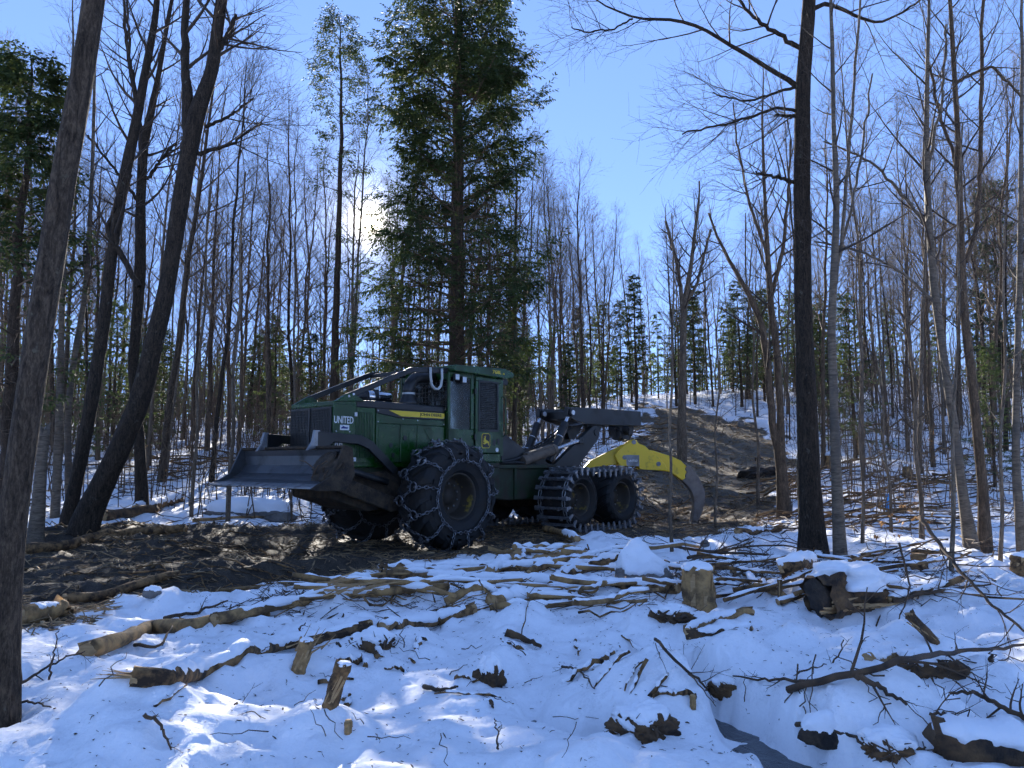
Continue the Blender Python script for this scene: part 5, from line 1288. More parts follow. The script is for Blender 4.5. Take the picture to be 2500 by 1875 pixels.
for i in range(34):
    x0, z0, n0 = LP_[i]; x1, z1, n1 = LP_[(i+1) % 34]; p = Vector((x0, 0, z0)); q = Vector((x1, 0, z1)); t = (q-p).normalized(); c_ = (p+q)/2; nn = ((n0+n1)/2).normalized(); nn = (nn-t*nn.dot(t)).normalized()
    for y in (-0.33, 0.33):
        cc = c_+Vector((0, y, 0)); bb = t.cross(nn)
        lk.torus(Matrix(((t.x, bb.x, nn.x, cc.x), (t.y, bb.y, nn.y, cc.y), (t.z, bb.z, nn.z, cc.z), (0, 0, 0, 1))), (q-p).length*0.52, 0.04, 0.014, 8, 4)
LKM = lk.mesh('bogie_track', M['steel_dark'], True)
for s in (1, -1):
    tk = tag(link('bogie_track', LKM, SK), kind='stuff'); tk.location = (0, s*1.22, 0)
    for (x, z, nn) in LP_:
        t0 = Vector((nn.z, 0, -nn.x)); y0 = Vector((0, 1, 0))
        c_ = link('track_bar', CLM, tk); c_.matrix_local = Matrix(((t0.x, y0.x, nn.x, x), (t0.y, y0.y, nn.y, 0), (t0.z, y0.z, nn.z, z), (0, 0, 0, 1)))
for s in (1, -1):
    MB().prism([(-3.35, 0.80), (-3.68, 0.55), (-5.30, 0.55), (-5.62, 0.80), (-5.3, 1.02), (-3.68, 1.02)], *sorted((s*0.62, s*0.84))).build('bogie_beam', M['mud_cake'], SK, 0.03)

# --- rear frame, arch, boom, cylinders
MB().prism([(-1.9, 1.50), (-1.9, 0.85), (-2.4, 0.80), (-6.1, 0.80), (-6.2, 1.35), (-5.4, 1.48)], -0.56, 0.56).build('rear_frame', M['green_dirty'], SK, 0.02)
MB().box(-2.62, -2.54, -0.60, 0.60, 0.82, 1.50).build('frame_rib', M['green_dirty'], SK, 0.01)
MB().box(-3.9, -1.95, -0.66, 0.66, 1.48, 1.56).build('deck_plate', M['green_dirty'], SK, 0.01)
MB().prism([(-2.06, 1.56), (-2.06, 2.20), (-2.36, 2.20), (-2.98, 1.90), (-3.05, 1.56)], -0.52, 0.52).build('winch_guard', M['charcoal'], SK, 0.02)
MB().bar((-3.35, -0.4, 1.75), (-3.35, 0.4, 1.75), 0.17, 20).build('winch_drum', M['mud_cake'], SK)
for s in (1, -1):
    y = s*0.44
    MB().prism([(-3.95, 1.50), (-5.55, 2.50), (-5.70, 2.53), (-5.84, 2.44), (-5.86, 2.30), (-5.78, 2.18), (-4.95, 1.50)], y-0.06, y+0.06).build('arch_arm', M['charcoal'], SK, 0.015)
    bm_ = MB().prism([(-4.56, 2.93), (-4.56, 2.72), (-4.86, 2.62), (-5.30, 2.55), (-5.95, 2.55), (-7.8, 2.59), (-7.8, 2.985), (-5.9, 2.965)], y-0.05, y+0.05).build('boom_beam', M['charcoal'], SK, 0.012)
    MB().prism([(-5.45, 2.62), (-5.62, 2.20), (-5.86, 2.20), (-6.25, 2.62)], y-0.045+s*-0.11, y+0.045+s*-0.11).build('boom_lug', M['charcoal'], bm_, 0.01)
    MB().bar((-4.70, y-0.10, 2.80), (-4.70, y+0.10, 2.80), 0.10, 18).build('pin_boss', M['charcoal'], bm_, 0.008)
    MB().bar((-4.70, y+0.10, 2.80), (-4.70, y+0.125, 2.80), 0.062, 16).build('pin', M['lens'], bm_, 0.006)
    MB().bar((-5.70, y-0.08, 2.36), (-5.70, y+0.08, 2.36), 0.09, 18).build('pivot_pin', M['charcoal'], SK, 0.008)
    # boom cylinder standing up to the boom's front end
    p0 = Vector((-3.95, s*0.40, 1.62)); p1 = Vector((-4.70, y, 2.80)); d_ = (p1-p0)
    bc = MB().bar(p0, p0+d_*0.78, 0.085, 20).build('boom_cylinder', M['charcoal'], SK, 0.006)
    MB().bar(p0+d_*0.78, p0+d_*0.97, 0.042, 16).build('rod', M['rod'], bc)
    for f_ in (0.25, 0.5): MB().bar(p0+d_*f_, p0+d_*(f_+0.012), 0.089, 20).build('band', M['lens'], bc)
    MB().bar(p0+d_*0.70, p0+d_*0.79, 0.096, 20).build('gland', M['charcoal'], bc)
    MB().path([p0+d_*0.05+Vector((-0.13, 0, -0.02)), p0+d_*0.72+Vector((-0.13, 0, -0.02))], 0.022, 8).build('pipe', M['tine'], bc)
    # arch cylinder lying along the deck
    q0 = Vector((-2.80, s*0.58, 1.64)); q1 = Vector((-4.95, s*0.55, 2.14)); e_ = q1-q0
    ac = MB().bar(q0, q0+e_*0.52, 0.115, 20).build('arch_cylinder', M['cyl_brown'], SK, 0.01)
    MB().bar(q0+e_*0.52, q0+e_*0.97, 0.042, 16).build('rod', M['rod'], ac)
    MB().bar(q0+e_*0.49, q0+e_*0.54, 0.125, 20).build('gland', M['cyl_brown'], ac)
    MB().beam(q0+e_*0.05+Vector((0, 0, 0.12)), q0+e_*0.48+Vector((0, 0, 0.12)), 0.14, 0.05).build('guard', M['cyl_brown'], ac, 0.008)
    MB().box(q1.x-0.09, q1.x+0.07, *sorted((s*0.49, s*0.61)), q1.z-0.09, q1.z+0.07).build('clevis', M['charcoal'], ac, 0.02)
    MB().path([(-2.1, s*0.62, 1.62), (-2.45, s*0.64, 1.66), (-2.75, s*0.60, 1.72)], 0.022, 8).build('hydraulic_hose', M['black'], SK)
    MB().path([(-2.1, s*0.58, 1.60), (-2.5, s*0.66, 1.61), (-2.85, s*0.64, 1.60)], 0.022, 8).build('hydraulic_hose', M['black'], SK)
MB().box(-7.8, -7.35, -0.39, 0.39, 2.70, 2.94).build('boom_end_plate', M['charcoal'], SK, 0.02)
MB().box(-5.3, -4.9, -0.39, 0.39, 2.66, 2.86).build('boom_cross_tube', M['charcoal'], SK, 0.02)
for k in range(4):
    y = -0.2+0.13*k
    MB().path([(-3.2, y, 1.70), (-4.3, y, 2.05), (-5.2, y, 2.50), (-6.0, y, 2.62), (-7.3, y*0.6, 2.60)], 0.02, 8).build('hydraulic_hose', M['black'], SK)
# grapple head and grapple: it hangs from the boom end and has turned across the machine
hx = MB(); hx.bar((-7.55, 0, 2.70), (-7.55, 0, 2.42), 0.2, 18); hx.bar((-7.55, -0.32, 2.50), (-7.55, 0.32, 2.50), 0.15, 16); hx.bar((-7.82, 0, 2.36), (-7.28, 0, 2.36), 0.16, 16); hx.box(-7.72, -7.38, -0.16, 0.16, 2.22, 2.42)
HD = hx.build('grapple_head', M['black'], SK, 0.01)
for k in range(5):
    a_ = k*1.25; c0 = Vector((-7.55+0.17*math.cos(a_), 0.2*math.sin(a_), 2.58))
    MB().path([c0, c0+Vector((0.14*math.cos(a_), 0.16*math.sin(a_), -0.08)), c0+Vector((0.10*math.cos(a_), 0.12*math.sin(a_), -0.26))], 0.022, 8).build('hose', M['black'], HD)
GD = mw(-7.55, 0).y
GO = at(1542, 1080, GD)                                   # top lug of the grapple
gr_e = empty('grapple', (0, 0, 0), 0, SK)
gr_e.matrix_local = SK.matrix_basis.inverted() @ Matrix.Translation(GO)
def gp(pts):                                              # outline read off the grapple's own plane
    out = []
    for x, y in pts:
        w_ = at(1150+x*0.3013, 900+y*0.3013, GD); out.append((w_.x-GO.x, w_.z-GO.z))
    return out
body = gp([(1262, 600), (1285, 582), (1305, 575), (1325, 584), (1345, 610), (1395, 628), (1412, 648), (1520, 735), (1568, 800), (1565, 826), (1352, 815), (1348, 790), (1190, 788), (1150, 700), (1190, 655), (1225, 625)])
for y in (-0.30, 0.30): MB().prism(body, y-0.035, y+0.035).build('grapple_plate', M['yellow'], gr_e, 0.012)
MB().prism(gp([(1250, 640), (1370, 640), (1400, 690), (1380, 780), (1200, 780), (1200, 690)]), -0.265, 0.265).build('grapple_box', M['yellow'], gr_e, 0.015)
larm = gp([(1262, 640), (1230, 612), (1130, 662), (960, 748), (900, 815), (862, 900), (842, 1010), (850, 1130), (890, 1240), (945, 1310), (915, 1200), (905, 1090), (915, 980), (950, 880), (1010, 800), (1180, 775)])
MB().prism(larm, -0.16, 0.16).build('grapple_tine', M['yellow'], gr_e, 0.02)
rarm = gp([(1380, 650), (1470, 665), (1530, 685), (1620, 712), (1690, 745), (1735, 790), (1722, 815), (1738, 838), (1722, 865), (1728, 885), (1700, 905), (1650, 868), (1600, 836), (1420, 815)])
MB().prism(rarm, -0.16, 0.16).build('grapple_tine', M['yellow'], gr_e, 0.02)
tipo = gp([(1690, 745), (1745, 772), (1800, 825), (1850, 905), (1882, 985), (1886, 1050), (1872, 1130), (1838, 1220), (1790, 1285), (1752, 1322), (1760, 1285), (1785, 1220), (1797, 1140), (1795, 1060), (1778, 1000), (1745, 950), (1700, 905), (1728, 885), (1722, 865), (1738, 838), (1722, 815), (1735, 790)])
MB().prism(tipo, -0.158, 0.158).build('tine_tip', M['tine'], gr_e, 0.02)
for x, y in ((1303, 598), (1500, 772), (1230, 720)):
    c_ = gp([(x, y)])[0]; MB().bar((c_[0], -0.36, c_[1]), (c_[0], -0.325, c_[1]), 0.06, 14).build('pin', M['plate'], gr_e, 0.006)
pl = gp([(1242, 700), (1346, 702), (1346, 790), (1246, 786)])
PL = MB().prism(pl, -0.345, -0.336).build('name_plate', M['plate'], gr_e)
tm = text_mesh('UNITED', M['white'], 0.24, 0.055); t_ = link('lettering', tm, PL); c_ = gp([(1260, 755)])[0]
t_.matrix_local = Matrix.Translation((c_[0], -0.346, c_[1])) @ Matrix(((1, 0, 0), (0, 0, -1), (0, 1, 0))).to_4x4()

# ------------------------------------------------------------------ logs, stumps, stones and sticks on the ground
def resample(P, n):
    P = np.asarray(P, float); s = np.concatenate([[0], np.cumsum(np.linalg.norm(np.diff(P, axis=0), axis=1))]); q = np.linspace(0, s[-1], n)
    A = np.stack([np.interp(q, s, P[:, i]) for i in range(3)], 1)
    if n > 6: A[1:-1] = (A[:-2]+2*A[1:-1]+A[2:])/4
    return A, s[-1]
def ring_noise(n, k, seed, amp, f=3.0):
    th = np.arange(k)*2*math.pi/k; Q, T = np.meshgrid(np.arange(n)*0.35, th, indexing='ij')
    return fbm(np.cos(T)*f*0.5+Q, np.sin(T)*f*0.5+Q*0.6+seed, seed, 3)*amp*2
def capped(V, Fq, n, k):
    """close both ends of one tube"""
    c0 = V[:k].mean(0); c1 = V[-k:].mean(0); b = len(V)
    V = np.vstack([V, c0, c1]); j = np.arange(k); j2 = (j+1) % k
    return V, [Fq, np.stack([j2, j, np.full(k, b)], 1), np.stack([(n-1)*k+j, (n-1)*k+j2, np.full(k, b+1)], 1)]
LOGN = [0]
def log(label, px, dia, mat='log_bark', snow=None, group=None, lift=0.35, name='log', cat='log', rough=0.10, taper=0.85, zoff=0.0, ends=True, snow_h=1.0):
    """a stem lying through the given pixels; snow = (t0, t1) span carrying a snow cap"""
    LOGN[0] += 1; seed = 300+LOGN[0]*7; g = np.random.default_rng(seed)
    W = [hit(u, v) for u, v in px]; d0 = np.mean([w.y for w in W]); r = dia/2/F*d0
    P = np.array([[w.x, w.y, w.z+r*lift+zoff] for w in W]); A, L_ = resample(P, max(8, min(40, int(np.linalg.norm(P[0]-P[-1])/0.09))))
    n = len(A); k = 12; base = A.mean(0)
    # never let it dive under the surface it lies on
    gz = H(A[:, 0], A[:, 1]); A[:, 2] = np.maximum(A[:, 2], gz+r*(lift-0.25)+zoff*0.5)
    A = A-base; rad = r*np.linspace(1, taper, n)*(1+g.normal(0, 0.05, n))
    V, Fq = tubes(A[None], rad[None], k, ring_noise(n, k, seed, rough)); V, fl = capped(V, Fq, n, k)
    V[:k] += g.normal(0, r*0.25, (k, 3)); V[-k-2:-2] += g.normal(0, r*0.25, (k, 3))
    me = mesh_np(name, V, fl, M[mat]); o = link(name, me); o.location = base; tag(o, label, cat, group)
    if ends:
        for e0, s in ((0, 1), (n-1, -1)):
            t = unit(A[min(e0+1, n-1)]-A[max(e0-1, 0)]) if 0 < e0 < n-1 else unit(A[1]-A[0] if e0 == 0 else A[-1]-A[-2])
            E = np.stack([A[e0]-t*s*0.012, A[e0]+t*s*0.03])[None]; Vc, Fc = tubes(E, np.full((1, 2), rad[e0]*0.9), k, ring_noise(2, k, seed+5, 0.15)); Vc, fc = capped(Vc, Fc, 2, k)
            link('cut_end', mesh_np('cut_end', Vc, fc, M['wood_raw'], False), o)
    if snow:
        a = int(snow[0]*(n-1)); b = max(a+3, int(snow[1]*(n-1))+1); S = A[a:b].copy(); m = len(S); S2, _ = resample(S, max(10, m*3)); m = len(S2)
        rr = np.interp(np.linspace(0, 1, m), np.linspace(0, 1, b-a), rad[a:b]) if b-a > 1 else np.full(m, r)
        w = np.sin(np.linspace(0.06, math.pi-0.06, m))**0.22*(1+fbm(np.arange(m)*0.33, np.zeros(m)+seed, seed, 3)*0.65)
        kk = 12; th = np.arange(kk)*2*math.pi/kk; T = unit(np.gradient(S2, axis=0)); sd = unit(np.cross(T, np.array([0, 0, 1.0]))); up = np.cross(sd, T)
        jit = 1+ring_noise(m, kk, seed+9, 0.16)[..., None]
        Vs = S2[:, None]+up[:, None]*(rr*0.62)[:, None, None]+jit*((rr*w*1.06)[:, None, None]*np.cos(th)[None, :, None]*sd[:, None]+(rr*w*1.0*snow_h)[:, None, None]*np.maximum(np.sin(th), -0.5)[None, :, None]*up[:, None])
        ii_ = np.arange(m-1)[:, None]*kk; jj = np.arange(kk)[None]; Fs = np.stack([ii_+jj, ii_+(jj+1) % kk, ii_+kk+(jj+1) % kk, ii_+kk+jj], -1).reshape(-1, 4)
        Vs, fs = capped(Vs.reshape(-1, 3), Fs, m, kk); link('snow_cap', mesh_np('snow_cap', Vs, fs, M['snow']), o)
    return o

log('thick bare peeled log lying in the snow, bent near its middle', [(212, 1601), (309, 1566), (366, 1540), (468, 1536), (560, 1522), (647, 1501)], 36, 'log_peeled', None, lift=0.5)
log('long snow-topped log with a splintered end, nearest the peeled log', [(325, 1668), (400, 1676), (488, 1652), (570, 1623), (692, 1582), (773, 1570), (905, 1536)], 38, 'log_bark', (0.1, 0.98), lift=0.6)
log('snow-topped log continuing the line right of the splintered log', [(936, 1545), (1064, 1525), (1158, 1494)], 30, 'log_bark', (0.02, 0.98), lift=0.6)
log('short orange-barked log end sticking out of a snow hump', [(1200, 1482), (1337, 1462)], 36, 'log_peeled', (0.0, 0.85), lift=0.6)
log('longest log in front of the skidder, reaching the cut stump', [(898, 1423), (1085, 1421), (1207, 1430), (1410, 1434), (1659, 1446)], 29, 'log_bark', (0.3, 1.0), lift=0.55)
log('long pale snow-dusted log running from the peeled log toward the boulder', [(520, 1524), (700, 1482), (860, 1458), (1010, 1446)], 25, 'log_peeled', (0.15, 0.9), lift=0.6)
log('long snow-dusted log lying just behind the longest log', [(930, 1402), (1120, 1394), (1300, 1392), (1490, 1384)], 23, 'log_bark', (0.05, 0.95), lift=0.7)
log('snow-topped log between the orange log end and the longest log', [(1090, 1478), (1210, 1456), (1390, 1460)], 22, 'log_peeled', (0.2, 1.0), lift=0.6)
log('torn orange log lying just below the longest log', [(780, 1440), (902, 1437), (995, 1447), (1090, 1440)], 26, 'log_peeled', (0.1, 0.6), lift=0.5)
log('slanting snowy log ending behind the pointed snowy boulder', [(1288, 1413), (1410, 1376), (1512, 1344)], 22, 'log_bark', (0.1, 0.95), lift=0.6)
log('second slanting log leaning toward the pointed snowy boulder', [(1370, 1418), (1451, 1390), (1530, 1360)], 22, 'log_bark', (0.0, 0.9), lift=0.8)
log('short upturned snowy log above the longest log', [(1196, 1408), (1230, 1385), (1266, 1362)], 26, 'log_peeled', (0.0, 0.7), lift=0.7)
log('splintered plank lying between the slanting logs and the tracks', [(1305, 1372), (1360, 1362), (1425, 1352)], 18, 'wood_raw', (0.4, 1.0), lift=0.5)
log('broken branch leaning against the bogie track', [(1330, 1302), (1365, 1312), (1408, 1330)], 17, 'log_peeled', (0.5, 1.0), lift=0.8, zoff=0.05)
log('long muddy log lying across the trail at the left', [(57, 1352), (183, 1338), (212, 1324), (317, 1307), (452, 1298)], 25, 'log_bark', None, lift=0.6)
log('muddy crooked log at the snow edge of the trail', [(155, 1472), (244, 1465), (317, 1442), (387, 1418), (430, 1408)], 25, 'log_bark', None, lift=0.6)
log('thick short muddy log chunk beside the trunk at the left edge', [(40, 1522), (95, 1510), (150, 1500)], 52, 'log_peeled', (0.3, 0.9), lift=0.5, snow_h=0.4)
log('big snow-loaded log lying in the bottom right corner', [(2290, 1838), (2400, 1846), (2600, 1856)], 96, 'wood_rot', (0.0, 1.0), lift=0.5, snow_h=0.7, ends=False, rough=0.05)
log('snow-capped broken log propped up in front of the black-barked tree', [(1908, 1440), (1945, 1425), (1985, 1412)], 34, 'log_bark', (0.0, 1.0), lift=1.2, zoff=0.12)
log('short snowy stick log lying in the drift below the rotten log', [(2120, 1612), (2165, 1610), (2205, 1604)], 20, 'log_peeled', (0.0, 0.9), lift=0.3)
log('bleached log lying in the mud behind the grapple tine', [(1800, 1303), (1850, 1302), (1905, 1296)], 17, 'log_bark', (0.3, 0.9), lift=0.5)
log('curved snowy branch wood in front of the cut stump', [(1680, 1550), (1720, 1524), (1770, 1510), (1835, 1500)], 20, 'log_peeled', (0.0, 0.9), lift=0.6)
log('dark hollow log under the drift in front of the stump', [(1680, 1556), (1740, 1552), (1830, 1538)], 26, 'wood_rot', (0.2, 1.0), lift=0.3)
log('dead limb reaching right from the rotten log', [(2170, 1475), (2230, 1462), (2290, 1445), (2350, 1425)], 18, 'log_bark', (0.1, 0.8), lift=1.2)
log('thin peeled limb sloping down to the rotten log', [(1790, 1402), (1840, 1432), (1880, 1455), (1920, 1472)], 15, 'log_peeled', (0.2, 0.9), lift=1.2)
log('dark snowy limb pointing up to the rotten log from the left', [(1900, 1478), (1960, 1462), (2010, 1432)], 14, 'log_bark', (0.0, 0.8), lift=1.0)
log('snowy fallen trunk on the snow left of the boulder', [(330, 1252), (400, 1236), (440, 1225)], 22, 'log_bark', (0, 1), lift=0.7)
log('reddish fallen trunk at the foot of the leaning tree', [(250, 1272), (320, 1262), (380, 1252)], 26, 'wood_rot', None, lift=0.7)

# splintered end of the long log
g = np.random.default_rng(77)
def splinters(label, u, v, n, ln, w, az, name='splintered_wood', spread=0.5, up=0.25, lift=0.03, cat='wood'):
    b_ = MB(); c = hit(u, v)
    for i in range(n):
        a = az+g.normal(0, spread); e = g.uniform(0, up); L_ = ln*g.uniform(0.5, 1.1); p = Vector((g.normal(0, w), g.normal(0, w), lift+abs(g.normal(0, w*0.4)))); q = p+Vector((math.cos(a)*L_*math.cos(e), math.sin(a)*L_*math.cos(e), math.sin(e)*L_))
        b_.bar(p, q, ln*0.035*g.uniform(0.6, 1.6), 4, ln*0.006)
    o = b_.build(name, M['wood_raw']); o.location = c; tag(o, label, cat); return o
splinters('splintered pale wood at the end of the snow-topped log', 338, 1668, 12, 0.24, 0.016, math.pi*0.98, spread=0.13, up=0.12)
splinters('shattered pale wood under the long snow-topped log', 745, 1600, 12, 0.22, 0.05, 0.6, up=1.2)
splinters('pale splinters of wood left of the pointed boulder', 1330, 1366, 14, 0.4, 0.08, 0.2)
splinters('torn orange splinters at the left end of the longest log', 830, 1455, 18, 0.42, 0.14, 0.4, up=0.25)
splinters('splintered wood chips at the trail edge by the left trunk', 215, 1502, 14, 0.2, 0.1, 0.4)

def stump(label, u, v, w, h, mat='log_peeled', lean=(0, 0), snow=True, flare=1.25, jag=0.22, name='stump', cat='stump'):
    LOGN[0] += 1; seed = 600+LOGN[0]; c = hit(u, v); r = w/2/F*c.y; hh = h/F*c.y; gg = np.random.default_rng(seed); k = 20; n = 12
    z = np.linspace(-0.12, 1, n); P = np.stack([lean[0]*hh*np.maximum(z, 0), lean[1]*hh*np.maximum(z, 0), z*hh], 1); rad = r*(1+(flare-1)*np.exp(-np.maximum(z, 0)*6))
    V, Fq = tubes(P[None], rad[None], k, ring_noise(n, k, seed, 0.14, 5)); V[-k:, 2] += gg.uniform(-jag, jag, k)*hh*0.6
    V, fl = capped(V, Fq, n, k)
    o = link(name, mesh_np(name, V, fl, M[mat])); o.location = c; tag(o, label, cat)
    E = np.array([[P[-1]*0.985, P[-1]*1.0+np.array([0, 0, 0.01])]]); Vc, Fc = tubes(E, np.full((1, 2), r*0.88), k); Vc, fc = capped(Vc, Fc, 2, k); link('cut_face', mesh_np('cut_face', Vc, fc, M['wood_raw'], False), o)
    b_ = MB()
    for i in range(3):
        a = -1.6+gg.normal(0, 0.7); b_.beam((math.cos(a)*r*0.98, math.sin(a)*r*0.98, hh*0.1), (math.cos(a)*r*0.98+lean[0]*hh, math.sin(a)*r*0.98+lean[1]*hh, hh*gg.uniform(0.6, 0.98)), r*0.3, r*0.05, (math.cos(a), math.sin(a), 0))
    b_.build('bare_wood', M['wood_raw'], o)
    if snow:
        bm = bmesh.new(); bmesh.ops.create_icosphere(bm, subdivisions=3, radius=1.0)
        for q in bm.verts:
            nn = float(fbm(np.array([q.co.x*1.6+seed]), np.array([q.co.y*1.6+q.co.z]), seed, 3)[0]); q.co *= 1+0.25*nn; q.co.z = max(q.co.z, -0.25); q.co = Vector((q.co.x*r*0.98, q.co.y*r*0.98, q.co.z*r*0.42))
        me = bpy.data.meshes.new('snow_cap'); bm.to_mesh(me); bm.free(); me.polygons.foreach_set('use_smooth', np.ones(len(me.polygons), bool)); me.materials.append(M['snow'])
        s = link('snow_cap', me, o); s.location = Vector(P[-1])+Vector((0, 0, r*0.06))
    return o
stump('cut tree stump with pale torn wood, topped with snow', 1704, 1484, 74, 90, 'log_peeled', flare=1.15)
stump('short snow-capped stub of broken stem leaning right in the snow', 806, 1722, 38, 92, 'log_bark', (0.32, 0.0), flare=1.0)
stump('splintered stub under the snow-topped log', 728, 1640, 34, 70, 'log_peeled', (0.25, 0.05), flare=1.0)
stump('tiny cut stub poking out of the snow in the foreground', 850, 1790, 18, 24, 'log_peeled', snow=False, flare=1.0)
stump('small dark stump on the snow left of the birch clump', 2245, 1392, 36, 36, 'log_bark', snow=False)
stump('pair of thin broken stubs beside the stream bank', 1692, 1730, 14, 26, 'log_peeled', snow=False, flare=1.0)
stump('grey stump at the right edge behind the snow field', 2490, 1400, 40, 40, 'log_bark')
stump('tall grey broken stub on the slope right of the trail', 2100, 1110, 14, 54, 'log_bark', flare=1.1)
stump('cut log end standing on the slope behind the pale birch', 2030, 1142, 30, 30, 'log_peeled')
stump('small reddish stump on the slope near the blue stake', 2215, 1165, 20, 26, 'log_peeled', flare=1.1)
stump('twig-broken stub leaning beside the rotten log', 1905, 1462, 12, 44, 'wood_rot', snow=True, flare=1.0)
stump('leaning broken limb stuck in the drift at the right', 2283, 1568, 22, 62, 'wood_rot', (-0.9, 0.1), snow=False, flare=0.9)

def rock(label, u, v, w, h, depth_f=0.8, pointy=0.0, snow=0.55, seed=1, sink=0.15, mat='rock', name='boulder', snow_low=0.15):
    c = hit(u, v); sx = w/2/F*c.y; sz = h/F*c.y
    bm = bmesh.new(); bmesh.ops.create_icosphere(bm, subdivisions=4, radius=1.0)
    def shape(co):
        n = float(fbm(np.array([co.x*1.5+seed*3.1]), np.array([co.y*1.5+co.z*1.3+seed]), seed, 4)[0]); q = co*(1+(0.32+0.25*pointy)*n)
        f = 1-pointy*max(0, q.z)*0.62
        rid = 1+0.25*pointy*math.sin(3*math.atan2(q.y, q.x)+seed)
        return Vector((q.x*sx*f*rid+0.16*pointy*sx*max(0, q.z), q.y*sx*depth_f*f, q.z*sz if q.z > 0 else q.z*sz*0.3))
    pos = [shape(q.co) for q in bm.verts]
    for q, p in zip(bm.verts, pos): q.co = p
    me = bpy.data.meshes.new(name); bm.to_mesh(me)
    me.polygons.foreach_set('use_smooth', np.ones(len(me.polygons), bool)); me.materials.append(M[mat]); o = link(name, me); o.location = c-Vector((0, 0, sink*sz)); tag(o, label, 'rock')
    if snow:
        bm.normal_update(); dele = []
        for q in bm.verts:
            k = q.co.z/sz; edge = snow_low+0.22*float(fbm(np.array([q.co.x*3/sx]), np.array([q.co.y*3/sx]), seed+4, 3)[0])
            edge += 0.30*pointy*max(0, -q.co.x/sx)*(1 if q.co.y < 0 else 0); t = max(0, min(1, (k-edge)/0.12)); q.co += q.normal*(snow*0.16*sx*t-0.012*sx*(1-t))
        me2 = bpy.data.meshes.new('snow_cap'); bm.to_mesh(me2); me2.polygons.foreach_set('use_smooth', np.ones(len(me2.polygons), bool)); me2.materials.append(M['snow']); link('snow_cap', me2, o)
    bm.free(); return o
c = hit(1556, 1424); bm = bmesh.new()
for p in [(0.05, 0.05, .66), (-.02, -.06, .60), (.12, .10, .54), (-.17, -.10, .43), (-.30, 0, .20), (-.36, -.16, -.08), (.22, -.12, .40), (.33, -.10, .14), (.46, 0, -.08), (0, -.34, -.08), (.07, -.23, .33), (0, .36, -.08), (.1, .27, .3), (-.26, .2, -.08), (-.22, -.24, .16)]:
    bm.verts.new(p)
bmesh.ops.convex_hull(bm, input=bm.verts); bmesh.ops.triangulate(bm, faces=bm.faces)
for _ in range(4): bmesh.ops.subdivide_edges(bm, edges=bm.edges, cuts=1, use_grid_fill=True)
for q in bm.verts: q.co = Vector((q.co.x*1.16+0.05*math.sin(q.co.z*9), q.co.y*1.1, q.co.z*0.94))
for _ in range(3): bmesh.ops.smooth_vert(bm, verts=bm.verts, factor=0.5, use_axis_x=True, use_axis_y=True, use_axis_z=True)
bm.normal_update(); co0 = [q.co.copy() for q in bm.verts]; no0 = [q.normal.copy() for q in bm.verts]
def _n(p, f, sd): return float(fbm(np.array([p.x*f+p.z*0.7]), np.array([p.y*f+p.z*f*0.8]), sd, 4)[0])
for q, p, nn in zip(bm.verts, co0, no0): q.co = p+nn*_n(p, 6, 41)*0.05
me = bpy.data.meshes.new('boulder'); bm.to_mesh(me); me.polygons.foreach_set('use_smooth', np.ones(len(me.polygons), bool)); me.materials.append(M['rock'])
o = link('boulder', me); o.location = c; tag(o, 'pointed boulder plastered with snow in front of the bogie wheels', 'rock')
for q, p, nn in zip(bm.verts, co0, no0):
    cov = p.z-0.10-0.55*max(0, -p.x-0.02)*(1 if p.y < 0.1 else 0)+0.30*_n(p, 4, 43); hole = 0.0
    t = max(0.0, min(1.0, cov/0.06))*(1-min(1, 1.4*hole)); q.co = p+nn*(t*(0.03+0.03*_n(p, 8, 47))-0.03*(1-t))
me = bpy.data.meshes.new('snow_cap'); bm.to_mesh(me); bm.free(); me.polygons.foreach_set('use_smooth', np.ones(len(me.polygons), bool)); me.materials.append(M['snow']); link('snow_cap', me, o)
rock('low wide boulder with a snow cap behind the front wheel', 620, 1262, 210, 44, 0.6, 0.15, 0.8, 4, 0.1, snow_low=0.40)
rock('round stone in the mud on the climbing trail', 1748, 1108, 22, 11, 0.8, 0, 0, 5)
rock('dark stone at the muddy edge left of the grapple stick', 1722, 1332, 24, 16, 0.8, 0, 0, 6)
rock('small stone capping a snow patch at the trail edge', 372, 1450, 44, 24, 0.8, 0, 0.4, 7, snow_low=0.5)
rock('snow-topped rock on the slope behind the low-forking trunk', 1860, 1045, 30, 22, 0.8, 0, 0.7, 8)
rock('rock on the snow bank beside the climbing trail', 1808, 1042, 18, 20, 0.8, 0.3, 0.0, 9)
rock('dark wet stone in the bank of the stream', 2010, 1800, 110, 55, 0.8, 0.1, 0.9, 10, 0.1, 'soil', snow_low=0.45)

